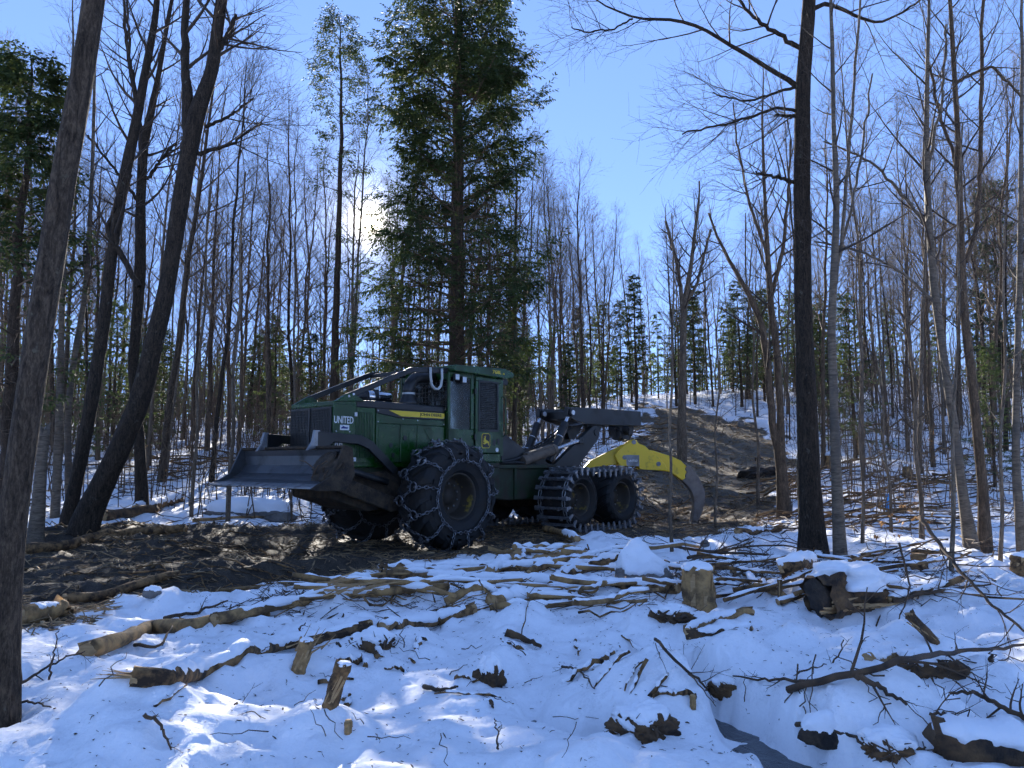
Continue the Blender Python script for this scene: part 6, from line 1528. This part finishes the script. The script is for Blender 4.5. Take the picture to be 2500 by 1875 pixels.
# root clumps and dark holes under the drifts
def clump(label, u, v, w, h, n, seed, hood=True, name='rotten_root', mat='wood_rot'):
    """a torn, rotten root lump half drowned in the drift, snow lying on it, a few roots sticking out"""
    c = hit(u, v); gg = np.random.default_rng(seed); sx = w/2/F*c.y; sz = h/F*c.y
    bm = bmesh.new(); bmesh.ops.create_icosphere(bm, subdivisions=5, radius=1.0)
    dirs = np.array([list(q.co) for q in bm.verts])
    n1 = fbm(dirs[:, 0]*1.4+dirs[:, 2]*0.8+seed*2.3, dirs[:, 1]*1.4+dirs[:, 2]*1.1, seed, 3); n2 = fbm(dirs[:, 0]*5+dirs[:, 2]*4+seed, dirs[:, 1]*5-dirs[:, 2]*6, seed+3, 4)
    base = dirs*(1+0.5*n1)[:, None]*np.array([sx*0.95, sx*0.62, sz*0.85])[None]
    rough = base*(1+0.26*n2*np.clip(1.2-dirs[:, 2], 0.2, 1.2))[:, None]
    for q, p in zip(bm.verts, rough): q.co = Vector(p)
    me = bpy.data.meshes.new(name); bm.to_mesh(me); me.materials.append(M[mat]); me.polygons.foreach_set('use_smooth', np.ones(len(me.polygons), bool))
    o = link(name, me); o.location = c+Vector((0, 0.30*sx, 0.02*sz)); tag(o, label, 'roots')
    if hood:
        edge = 0.32+0.35*n2+0.4*n1; t = np.clip((dirs[:, 2]-edge+0.25*np.maximum(dirs[:, 1], 0))/0.16, 0, 1)
        cap = base*(1+(0.10*t-0.16*(1-t)))[:, None]; cap[:, 2] += t*sz*0.10
        for q, p in zip(bm.verts, cap): q.co = Vector(p)
        me = bpy.data.meshes.new('snow_cap'); bm.to_mesh(me); me.polygons.foreach_set('use_smooth', np.ones(len(me.polygons), bool)); me.materials.append(M['snow']); link('snow_cap', me, o)
    bm.free(); n = max(6, n//7)
    P0 = np.zeros((n, 3)); P0[:, 0] = gg.normal(0, 0.5, n)*sx; P0[:, 1] = -0.35*sx+gg.normal(0, 0.12, n)*sx; P0[:, 2] = gg.uniform(0.0, 0.5, n)*sz
    d = unit(np.stack([gg.normal(0, 1, n), gg.normal(-0.5, 0.4, n), gg.normal(0.0, 0.5, n)], 1)); L_ = sx*gg.uniform(0.4, 1.1, n)
    P = np.stack([P0-d*L_[:, None]*0.3, P0+d*L_[:, None]*0.2+gg.normal(0, 0.06, (n, 3))*sx, P0+d*L_[:, None]*0.45+gg.normal(0, 0.06, (n, 3))*sx, P0+d*L_[:, None]*0.7+gg.normal(0, 0.1, (n, 3))*sx], 1)
    Rr = (sx*gg.lognormal(-3.5, 0.5, n))[:, None]*np.array([1, 0.8, 0.6, 0.3])[None]
    so = Soup(); V, Fq = tubes(P, Rr, 6); so.add(V, Fq); tag(link('roots', so.mesh('roots', [M['stick']]), o), kind='stuff')
    return o
clump('dark matted roots under a snow hood in the middle foreground', 1196, 1668, 64, 60, 90, 1)
clump('dark rotten root mass under a snow hood beside the stream', 1572, 1792, 140, 58, 150, 2)
clump('dark roots and bark in the drift at the right', 2290, 1645, 150, 60, 140, 3)
clump('dark hole with broken bark under the long dark branch', 1770, 1690, 80, 34, 80, 4)
clump('dark torn bark under the snow at the stream edge, bottom right', 2190, 1842, 150, 54, 110, 5)
clump('broken bark and twigs under the snowy log line', 905, 1588, 120, 44, 110, 6)
clump('torn bark lump with roots beside the cut stump', 1645, 1512, 100, 30, 130, 10)

# the rotten hollow log with its snow load
c = hit(2080, 1500); rl = empty('rotten_log', c); tag(rl, 'split rotten log with pale torn wood under a thick snow load', 'log')
gg = np.random.default_rng(8); n, k = 16, 22; ax = np.stack([np.linspace(-0.36, 0.34, n), 0.1+0.12*np.linspace(-1, 1, n), 0.17+0.02*np.sin(np.linspace(0, 5, n))], 1); rad = np.linspace(0.21, 0.17, n)
V, Fq = tubes(ax[None], rad[None], k, ring_noise(n, k, 3, 0.34, 7)); link('bark', mesh_np('bark', V, Fq, M['wood_rot']), rl)
V, Fq = tubes(ax[None]*np.array([1, 1, 1]), (rad*0.8)[None], k, ring_noise(n, k, 4, 0.2, 5)); V, fl = capped(V, Fq, n, k); link('core', mesh_np('core', V, fl, M['soil']), rl)
b_ = MB()
for i in range(30):
    th0 = R(gg.uniform(185, 285)); x = gg.uniform(-0.42, 0.30); L_ = gg.uniform(0.18, 0.5); rr_ = gg.uniform(0.19, 0.235); wob = gg.normal(0, 0.12)
    pts = [(x+L_*f_, 0.08+0.12*((x+L_*f_)/0.35)+rr_*math.cos(th0+wob*f_), 0.17+rr_*0.85*math.sin(th0+wob*f_)*(0.8)) for f_ in (0, 0.3, 0.6, 1.0)]
    b_.path(pts, [0.012, 0.02*gg.uniform(0.7, 1.3), 0.017, 0.003], 4)
b_.build('torn_wood', M['wood_raw'], rl)
bm = bmesh.new(); bmesh.ops.create_icosphere(bm, subdivisions=4, radius=1.0)
for q in bm.verts:
    nn = float(fbm(np.array([q.co.x*1.7]), np.array([q.co.y*1.7+q.co.z]), 91, 4)[0]); q.co = Vector((q.co.x*0.42, q.co.y*0.36, max(q.co.z, -0.5)*0.15))*(1+0.75*nn)
me = bpy.data.meshes.new('snow_load'); bm.to_mesh(me); bm.free(); me.polygons.foreach_set('use_smooth', np.ones(len(me.polygons), bool)); me.materials.append(M['snow']); s = link('snow_load', me, rl); s.location = (0.12, 0.13, 0.33)

# single branches
def branch(label, px, w, twigs=0, name='branch', group=None, lift=(0.02,), tw_len=0.35, mat='stick', cat='branch', seed=None, depth=None, snow=False, tw_ang=45):
    """a bare branch through pixels: on the ground plus lift, or at given depths"""
    LOGN[0] += 1; seed = seed or 900+LOGN[0]; g = np.random.default_rng(seed); pts = []
    for i, (u, v) in enumerate(px):
        if depth is not None:
            dd = depth[i] if isinstance(depth, (list, tuple)) else depth; p = at(u, v, dd)
        else:
            p = hit(u, v); p = p+Vector((0, 0, lift[min(i, len(lift)-1)]))
        pts.append(list(p))
    A, L_ = resample(pts, max(8, min(30, len(px)*5))); base = np.array(pts[0]); A = A-base; n = len(A); A[1:-1] += g.normal(0, 0.006, (n-2, 3))
    r = w/2/F*np.linalg.norm(base); rad = np.linspace(1, 0.4, n)*r
    so = Soup(); V, Fq = tubes(A[None], rad[None], 7, g.normal(0, 0.06, n*7)); V, fl = capped(V, Fq, n, 7)
    for f in fl: so.F.append(f); so.mi.append(np.zeros(len(f), np.int32))
    so.V.append(V); so.n = len(V)
    o = link(name, so.mesh(name, [M[mat]])); o.location = base; tag(o, label, cat, group)
    if twigs:
        s2 = Soup(); P1, R1 = grow(g, A[None], rad[None], twigs, 0.12, 0.98, lambda t: R(tw_ang)+0*t, lambda t: tw_len*(1.2-0.6*t), 6, 0.02, 0.12, 0.5, 0.3, 0, 0.002)
        V, Fq = tubes(P1, R1, 5); s2.add(V, Fq)
        P2, R2 = grow(g, P1, R1, 3, 0.25, 0.95, lambda t: R(42)+0*t, lambda t: tw_len*0.4+0*t, 4, 0.0, 0.12, 0.6, 0.4, 0, 0.0015)
        V, Fq = tubes(P2, R2, 4); s2.add(V, Fq); tag(link('twigs', s2.mesh('twigs', [M[mat]]), o), kind='stuff')
    return o
branch('long dark fallen sapling reaching in from the right edge', [(1925, 1698), (2048, 1684), (2210, 1666), (2330, 1650), (2540, 1638)], 17, 9, lift=(0.03, 0.07, 0.12, 0.16, 0.2), tw_len=0.4)
branch('thin dark stick running left from the fallen sapling', [(1985, 1685), (1880, 1672), (1790, 1664)], 9, 4, lift=(0.05, 0.03, 0.02), tw_len=0.15)
branch('forked dark stick standing up beside the fallen sapling', [(1960, 1715), (2000, 1675), (2035, 1630), (2060, 1562)], 7, 4, depth=[5.15, 5.25, 5.3, 5.35], tw_len=0.22)
branch('bent dark twig arching over the snow left of the standing stick', [(1918, 1690), (1925, 1660), (1955, 1638), (2018, 1622)], 6, 0, depth=5.3)
branch('thick dark branch under the fallen sapling', [(2090, 1685), (2150, 1705), (2215, 1735)], 15, 3, lift=(0.08, 0.06, 0.03), tw_len=0.2)
branch('thin dark branch sweeping across the right side in the air', [(2245, 1262), (2300, 1335), (2350, 1400), (2420, 1475), (2470, 1512), (2560, 1590)], 9, 14, depth=[8.0, 7.6, 7.2, 6.8, 6.6, 6.2], tw_len=0.5, tw_ang=60)
branch('hanging dark twig in front of the rotten log', [(2195, 1325), (2215, 1400), (2222, 1440), (2195, 1510), (2160, 1562)], 5, 6, depth=7.4, tw_len=0.2)
branch('dark crooked branch at the right edge with drooping twigs', [(2540, 1760), (2480, 1742), (2430, 1715), (2380, 1690), (2310, 1694)], 13, 8, depth=[4.7, 4.8, 4.85, 4.9, 5.0], tw_len=0.3, tw_ang=65)
branch('dark forked twig standing out of the snow at the lower right', [(2320, 1800), (2272, 1760), (2270, 1720), (2266, 1672)], 6, 3, depth=[4.5, 4.55, 4.6, 4.6], tw_len=0.25)
branch('spiky dark twigs lying low in the snow at the lower right', [(2270, 1765), (2330, 1772), (2380, 1795)], 7, 5, lift=(0.05, 0.06, 0.03), tw_len=0.3)
branch('dark stick sloping down to the stream bank', [(1600, 1606), (1640, 1635), (1700, 1680), (1740, 1705)], 8, 3, lift=(0.12, 0.08, 0.06, 0.02), tw_len=0.25)
branch('thin dark twig rising beside the sloping stick', [(1700, 1672), (1680, 1630), (1650, 1590)], 5, 3, depth=5.7, tw_len=0.2)
branch('grey branch lying along the dark stream stone', [(1945, 1800), (2010, 1812), (2080, 1825), (2150, 1860)], 11, 0, lift=(0.06, 0.06, 0.05, 0.05), mat='stick')
branch('y-shaped grey twig in front of the thick dark branch', [(2055, 1752), (2070, 1728), (2062, 1712)], 10, 2, depth=4.9, tw_len=0.18)
branch('crooked brown stick on the snow in the middle foreground', [(1035, 1684), (1075, 1692), (1118, 1684)], 12, 2, lift=(0.02, 0.02, 0.02), tw_len=0.1)
branch('thin upright twig growing from the sunlit snow hump', [(1216, 1828), (1214, 1800), (1206, 1755)], 6, 3, depth=4.25, tw_len=0.06)
branch('short black stick in the snow hump', [(1198, 1724), (1204, 1736)], 10, 0, lift=(0.03, 0.02))
branch('thin twig curving up from the snow by the left trunk', [(30, 1690), (100, 1660), (160, 1640), (205, 1632)], 7, 5, lift=(0.02, 0.06, 0.1, 0.12), tw_len=0.2)
branch('straight thin stick lying by the left trunk', [(0, 1732), (60, 1730), (135, 1738)], 6, 2, lift=(0.03, 0.04, 0.02), tw_len=0.12)
branch('thin upright whip in the snow by the left trunk', [(120, 1660), (130, 1600), (145, 1540)], 5, 2, depth=5.4, tw_len=0.12)
branch('broken black stick in the left foreground snow', [(350, 1778), (380, 1790), (418, 1832)], 9, 3, lift=(0.07, 0.08, 0.0), tw_len=0.1)
branch('fine forked twig on the smooth snow in the left foreground', [(572, 1724), (612, 1748), (648, 1760)], 4, 3, lift=(0.01, 0.02, 0.01), tw_len=0.15)
branch('hooked stick on the snow below the peeled log', [(328, 1582), (390, 1592), (420, 1556)], 8, 1, lift=(0.02, 0.03, 0.1), tw_len=0.1)
branch('reddish branch lying above the peeled log', [(400, 1518), (480, 1508), (555, 1485)], 9, 4, lift=(0.03, 0.05, 0.08), tw_len=0.15)
branch('small upright twig beside the long snow-topped log', [(733, 1556), (733, 1530), (745, 1520)], 6, 1, depth=6.9, tw_len=0.08)
branch('black twig on the snow left of the stream', [(1372, 1634), (1415, 1645), (1452, 1690)], 6, 3, lift=(0.02, 0.03, 0.02), tw_len=0.15)
branch('dark wet bark slab half under the snow', [(1235, 1553), (1270, 1566), (1320, 1584)], 20, 0, lift=(0.03, 0.03, 0.02), mat='wood_rot')
branch('long dark stick behind the cut stump', [(1680, 1372), (1780, 1352), (1900, 1348), (2000, 1362)], 8, 10, lift=(0.06, 0.1, 0.12, 0.1), tw_len=0.4)
branch('second long dark stick crossing behind the cut stump', [(1640, 1345), (1740, 1368), (1850, 1372), (1960, 1385)], 8, 10, lift=(0.08, 0.12, 0.12, 0.08), tw_len=0.4)
branch('twiggy branch top lying right of the pointed boulder', [(1660, 1400), (1730, 1372), (1830, 1340)], 7, 16, lift=(0.08, 0.14, 0.16), tw_len=0.55)
branch('twiggy branch top in front of the black-barked tree', [(1790, 1420), (1880, 1390), (1960, 1380)], 7, 14, lift=(0.06, 0.12, 0.14), tw_len=0.5)
branch('dark limb lying on the snow at the right of the rotten log', [(2180, 1480), (2300, 1455), (2420, 1440)], 9, 8, lift=(0.05, 0.06, 0.05), tw_len=0.3)
branch('dark stick lying in the mud left of the front wheel', [(492, 1346), (560, 1340), (600, 1334)], 9, 0, lift=(0.03, 0.03, 0.02))
branch('straight pole lying along the far edge of the trail', [(470, 1276), (600, 1268), (740, 1266)], 8, 0, lift=(0.05, 0.05, 0.05), mat='log_peeled')

# sticks in kinds that cannot be told apart
def scatter(label, group, n, box, wr, lr, seed, mat='stick', twigs=0, snow=False, az=None, lift=(0.01, 0.06), name='stick', keep=None, cat='stick'):
    g = np.random.default_rng(seed); vs = []
    for q in range(5):      # five shapes, shared
        s = np.linspace(-0.5, 0.5, 7); P = np.stack([s, g.normal(0, 0.012 if snow else 0.035, 7), g.normal(0, 0.006 if snow else 0.02, 7)], 1)[None]; Rr = np.linspace(1, 0.45, 7)[None]*0.012
        so = Soup(); V, Fq = tubes(P, Rr, 6); V, fl = capped(V, Fq, 7, 6); me = mesh_np(name, V, fl, M[mat]); tw = None
        if twigs:
            P1, R1 = grow(g, P, Rr, twigs, 0.2, 0.98, lambda t: R(40)+0*t, lambda t: 0.3+0*t, 5, 0.02, 0.1, 0.5, 0.3, 0, 0.002); s2 = Soup(); V, Fq = tubes(P1, R1, 4); s2.add(V, Fq)
            P2, R2 = grow(g, P1, R1, 3, 0.2, 0.98, lambda t: R(40)+0*t, lambda t: 0.13+0*t, 4, 0.0, 0.1, 0.6, 0.3, 0, 0.0015); V, Fq = tubes(P2, R2, 3); s2.add(V, Fq); tw = s2.mesh('twigs', [M[mat]])
        sn = None
        if snow:
            a_ = int(g.integers(0, 2)); S2, _ = resample(P[0][a_:6], 18); wv = np.sin(np.linspace(0.08, math.pi-0.08, 18))**0.3*(0.8+fbm(np.arange(18)*0.6, np.zeros(18)+q*3, 60+q, 3)*2.2).clip(0.05, 1.5)
            Vs, Fs = tubes((S2+np.array([0, 0, 0.0085]))[None], (0.0088*wv)[None], 9, ring_noise(18, 9, 70+q, 0.2)); Vs, fs = capped(Vs, Fs, 18, 9); sn = mesh_np('snow_cap', Vs, fs, M['snow'])
        vs.append((me, tw, sn))
    k = 0; tries = 0
    while k < n and tries < n*20:
        tries += 1; u = g.uniform(box[0], box[2]); v = g.uniform(box[1], box[3]); p = hit(u, v)
        if keep and not keep(p): continue
        me, tw, sn = vs[int(g.integers(0, 5))]; o = link(name, me); L_ = g.uniform(*lr); a = g.uniform(0, 6.28) if az is None else g.normal(az, 0.45)
        w = g.uniform(*wr)/F*p.y/0.024*(0.85 if snow else 0.5); o.scale = (L_, max(w*1.0, 0.25), max(w*1.0, 0.25))
        # lie along the slope
        dx = L_*0.4; z0 = h1(p.x-math.cos(a)*dx, p.y-math.sin(a)*dx); z1 = h1(p.x+math.cos(a)*dx, p.y+math.sin(a)*dx)
        o.rotation_euler = (g.uniform(0, 6.28) if not (tw or sn) else g.normal(0, 0.2), -math.atan2(z1-z0, 2*dx)+g.normal(0, 0.05), a); o.location = p+Vector((0, 0, g.uniform(*lift)+(max(0, (z0+z1)/2-p.z))))
        tag(o, label, cat, group)
        if sn: link('snow_cap', sn, o)
        if tw: tag(link('twigs', tw, o), kind='stuff')
        k += 1
onmud = lambda p: float(trail_mask(np.array([p.x]), np.array([p.y]))[0]) > 0.5
onsnow = lambda p: float(trail_mask(np.array([p.x]), np.array([p.y]))[0]) < 0.4
scatter('small twig lying on the smooth foreground snow', 'twigs on the foreground snow', 26, (250, 1560, 1700, 1860), (4, 7), (0.08, 0.35), 1, keep=onsnow)
scatter('broken stick in the snowy slash in front of the skidder', 'sticks in the slash before the skidder', 44, (700, 1345, 1680, 1500), (5, 13), (0.3, 1.0), 2, 'log_bark', az=0.4, keep=onsnow)
scatter('snow-dusted thin log in the slash in front of the skidder', 'thin logs in the slash before the skidder', 34, (640, 1345, 1700, 1485), (11, 22), (1.0, 2.8), 22, 'log_peeled', 0, True, az=0.3, lift=(0.02, 0.10), keep=onsnow, name='slash_log', cat='log')
scatter('snow-dusted pole lying among brush right of the cut stump', 'poles among the brush right of the stump', 24, (1700, 1340, 2300, 1470), (8, 15), (0.7, 2.0), 23, 'log_bark', 0, True, az=0.1, lift=(0.02, 0.12), keep=onsnow, name='slash_log', cat='log')
scatter('short broken branch wood half sunk in the foreground snow', 'broken wood sunk in the foreground snow', 22, (300, 1540, 1750, 1720), (9, 20), (0.15, 0.5), 24, 'log_bark', 0, True, lift=(-0.01, 0.02), keep=onsnow, name='broken_branch', cat='branch')
scatter('pale split stick in the snowy slash in front of the skidder', 'pale sticks in the slash before the skidder', 26, (760, 1345, 1560, 1480), (5, 11), (0.2, 0.6), 3, 'log_peeled', az=0.3, keep=onsnow)
scatter('twiggy branch top in the slash right of the pointed boulder', 'branch tops in the slash right of the boulder', 16, (1640, 1330, 2000, 1420), (5, 8), (0.7, 1.5), 4, 'stick', 5, lift=(0.04, 0.14), name='fallen_bough', cat='branch', keep=onsnow)
scatter('slash pole piled on the slope behind the birches', 'slash poles piled behind the birches', 80, (1930, 1165, 2420, 1300), (6, 13), (1.4, 3.4), 5, 'log_bark', az=0.1, lift=(0.03, 0.3), name='slash_pole', cat='pole', keep=onsnow)
scatter('twiggy branch top on the slope behind the birches', 'branch tops behind the birches', 26, (1930, 1180, 2480, 1370), (5, 8), (0.9, 2.0), 6, 'stick', 5, lift=(0.05, 0.2), name='fallen_bough', cat='branch', keep=onsnow)
scatter('stick lying on the snow at the right below the birch clump', 'sticks below the birch clump', 22, (2060, 1350, 2500, 1480), (5, 8), (0.4, 1.4), 7, keep=onsnow)
scatter('dead stick trampled into the muddy trail at the left', 'sticks in the mud at the left', 46, (80, 1280, 760, 1450), (5, 12), (0.3, 1.3), 8, 'log_bark', az=0.35, keep=onmud)
scatter('dead stick trampled into the mud below the grapple', 'sticks in the mud below the grapple', 46, (1440, 1120, 1900, 1330), (4, 9), (0.4, 1.8), 9, 'log_bark', az=0.2, keep=onmud)
scatter('branch lying on the snow behind the leaning trunk', 'branches on the snow behind the leaning trunk', 34, (280, 1090, 720, 1250), (4, 9), (0.6, 2.4), 10, 'log_bark', az=0.3, lift=(0.03, 0.15), keep=onsnow)
scatter('twiggy branch top at the muddy edge below the grapple', 'branch tops below the grapple', 18, (1560, 1230, 1930, 1335), (4, 7), (0.6, 1.5), 11, 'stick', 5, lift=(0.04, 0.15), name='fallen_bough', cat='branch')
scatter('dead branch in the brush left of the climbing trail', 'branches left of the climbing trail', 70, (1400, 1040, 1640, 1160), (4, 8), (0.8, 2.6), 12, 'log_bark', az=0.2, lift=(0.05, 0.3))
scatter('stick in the snow along the stream bank', 'sticks along the stream bank', 20, (1650, 1590, 2480, 1800), (5, 9), (0.12, 0.45), 13, keep=onsnow)
scatter('fallen trunk on the snowy slope at the right', 'fallen trunks on the right slope', 16, (1960, 1040, 2480, 1170), (8, 14), (2.0, 5.0), 14, 'log_bark', az=0.1, lift=(0.05, 0.2), name='windfall_log', cat='log', keep=onsnow)
scatter('fallen trunk on the snow in the wood behind the blade', 'fallen trunks behind the blade', 14, (120, 1070, 700, 1170), (8, 14), (2.0, 5.0), 15, 'log_bark', az=0.2, lift=(0.05, 0.2), name='windfall_log', cat='log', keep=onsnow)

# soil heap pushed up beside the climbing trail
c = hit(1858, 1160); bm = bmesh.new(); bmesh.ops.create_icosphere(bm, subdivisions=5, radius=1.0)
for q in bm.verts:
    nn = float(fbm(np.array([q.co.x*2.4]), np.array([q.co.y*2.4+q.co.z*2]), 55, 5)[0]); q.co = Vector((q.co.x*0.75, q.co.y*0.6, q.co.z*0.30))*(1+0.45*nn)
me = bpy.data.meshes.new('soil_heap'); bm.to_mesh(me); bm.free(); me.polygons.foreach_set('use_smooth', np.ones(len(me.polygons), bool)); me.materials.append(M['soil']); o = link('soil_heap', me); o.location = c; tag(o, 'dark heap of pushed-up soil beside the climbing trail', 'soil heap')
# blue survey stake
c = hit(2167, 1248); st_ = MB(); st_.box(-0.035, 0.035, -0.018, 0.018, -0.15, 0.40); st_.prism([(-0.035, 0.40), (0.035, 0.40), (0.0, 0.45)], -0.018, 0.018); o = st_.build('survey_stake', M['blue_paint'], None, 0.004); o.location = c; o.rotation_euler = (0, R(2), 0.3); tag(o, 'bright blue survey stake standing in the slash', 'stake')
# young beeches that kept their leaves
def beech(label, u, v, hh, seed, n=5):
    c = hit(u, v); g = np.random.default_rng(seed); P = trunk_path(g, hh, 8, 0.1, 0.03); Rr = (np.linspace(1, 0.3, 8)*0.008)[None]
    s1 = Soup(); V, Fq = tubes(P, Rr, 5); s1.add(V, Fq); P1, R1 = grow(g, P, Rr, n, 0.25, 1.0, lambda t: R(60)+0*t, lambda t: hh*0.35+0*t, 5, 0.02, 0.08, 0.5, 0.3, 0, 0.002); V, Fq = tubes(P1, R1, 4); s1.add(V, Fq)
    root = empty('beech_sapling', c); tag(root, label, 'sapling'); link('stem', s1.mesh('stem', [M['twig']]), root)
    V, Fq = sprays(g, P1, 6, 0.075, 0.02, 0.8, 0.8, 0.4); s2 = Soup(); s2.add(V, Fq); link('leaves', s2.mesh('leaves', [M['dead_leaf']], False), root)
for i, (u, v, hh, lab) in enumerate([(2160, 1335, 0.5, 'tiny beech sapling with tan leaves left of the birch clump'), (2225, 1310, 0.7, 'young beech with tan leaves below the slash poles'), (2290, 1290, 0.6, 'young beech with tan leaves beside the birch clump'), (2280, 1150, 1.2, 'young beech with orange leaves on the right slope'),
                                     (338, 1180, 1.1, 'young beech with tan leaves behind the leaning trunk'), (420, 1190, 1.0, 'young beech with tan leaves right of the leaning trunk'), (20, 1150, 1.6, 'young beech with yellow leaves at the left edge'), (1460, 1095, 1.0, 'young beech with tan leaves behind the grapple')]):
    beech(lab, u, v, hh, 400+i)

# ------------------------------------------------------------------ loose small stuff
def litter(name, label, n, sampler, ln, wd, mat, seed, tilt=0.25, lift=0.01):
    g = np.random.default_rng(seed); x, y = sampler(g, n); n = len(x); z = H(x, y)+lift
    a = g.uniform(0, 2*math.pi, n); e = g.normal(0, tilt, n); L_ = ln*g.lognormal(0, 0.5, n); W = wd*g.lognormal(0, 0.4, n)
    d = np.stack([np.cos(a)*np.cos(e), np.sin(a)*np.cos(e), np.sin(e)], 1); s = np.stack([-np.sin(a), np.cos(a), g.normal(0, 0.3, n)], 1); up = np.cross(d, s)
    c = np.stack([x, y, z], 1); mid = c+up*(L_*g.normal(0, 0.06, n))[:, None]
    V = []
    for cc, sg, ws in ((c-d*(L_/2)[:, None], 0, 0.6), (mid, 0, 1.0), (c+d*(L_/2)[:, None], 0, 0.35)):
        for ang in (0.0, 2.1, 4.2): V.append(cc+(s*math.cos(ang)+up*math.sin(ang)*0.6)*(W*ws)[:, None])
    V = np.stack(V, 1).reshape(-1, 3); b = np.arange(n)[:, None]*9; F_ = []
    for r in (0, 3):
        for j in range(3): F_.append(b+np.array([r+j, r+(j+1) % 3, r+3+(j+1) % 3, r+3+j])[None])
    F_ = np.concatenate(F_); o = link(name, mesh_np(name, V, F_, M[mat], False)); tag(o, label, name.replace('_', ' '), kind='stuff'); return o
def on_trail(x0, x1, y0, y1, lo=0.4, p=1.0):
    def f(g, n):
        x = g.uniform(x0, x1, n*3); y = g.uniform(y0, y1, n*3); k = trail_mask(x, y) > lo; return x[k][:n], y[k][:n]
    return f
def on_edge(g, n):
    x = g.uniform(-7, 7, n*8); y = g.uniform(7, 22, n*8); m = trail_mask(x, y); k = (m > 0.12) & (m < 0.75); return x[k][:n], y[k][:n]
def forest(g, n):
    d = g.uniform(16, 70, n*2); x = g.uniform(-0.75, 0.75, n*2)*d; k = trail_mask(x, d) < 0.3; return x[k][:n], d[k][:n]
def slash(g, n):
    x = g.uniform(-3, 6, n*4); y = g.uniform(7.6, 12.5, n*4); m = (trail_mask(x, y) < 0.5) & (np.abs(y-9.6-0.22*x) < 1.3+g.normal(0, 0.5, n*4)); return x[m][:n], y[m][:n]
def snow_near(g, n):
    x = g.uniform(-4, 5, n); y = g.uniform(3.2, 9, n); m = trail_mask(x, y) < 0.3; return x[m], y[m]
litter('wood_chips', 'pale bark strips and chips trampled into the muddy trail', 9000, on_trail(-9, 8, 8, 24), 0.15, 0.009, 'chip', 1)
litter('hill_chips', 'pale debris scattered on the climbing part of the trail', 3500, on_trail(1, 13, 22, 56), 0.35, 0.016, 'chip', 2)
litter('edge_debris', 'brown debris along the border of snow and mud', 5000, on_edge, 0.12, 0.011, 'chip', 3, 0.3)
litter('forest_litter', 'fallen twigs scattered over the snowy forest floor', 7000, forest, 0.7, 0.014, 'stick', 4, 0.2, 0.04)
litter('slash_twigs', 'fine twigs and bark bits in the snowy slash', 4200, slash, 0.17, 0.0055, 'stick', 5, 0.3, 0.015)
litter('snow_specks', 'bark specks and needles sprinkled on the foreground snow', 3600, snow_near, 0.02, 0.0028, 'stick', 6, 0.2, 0.004)
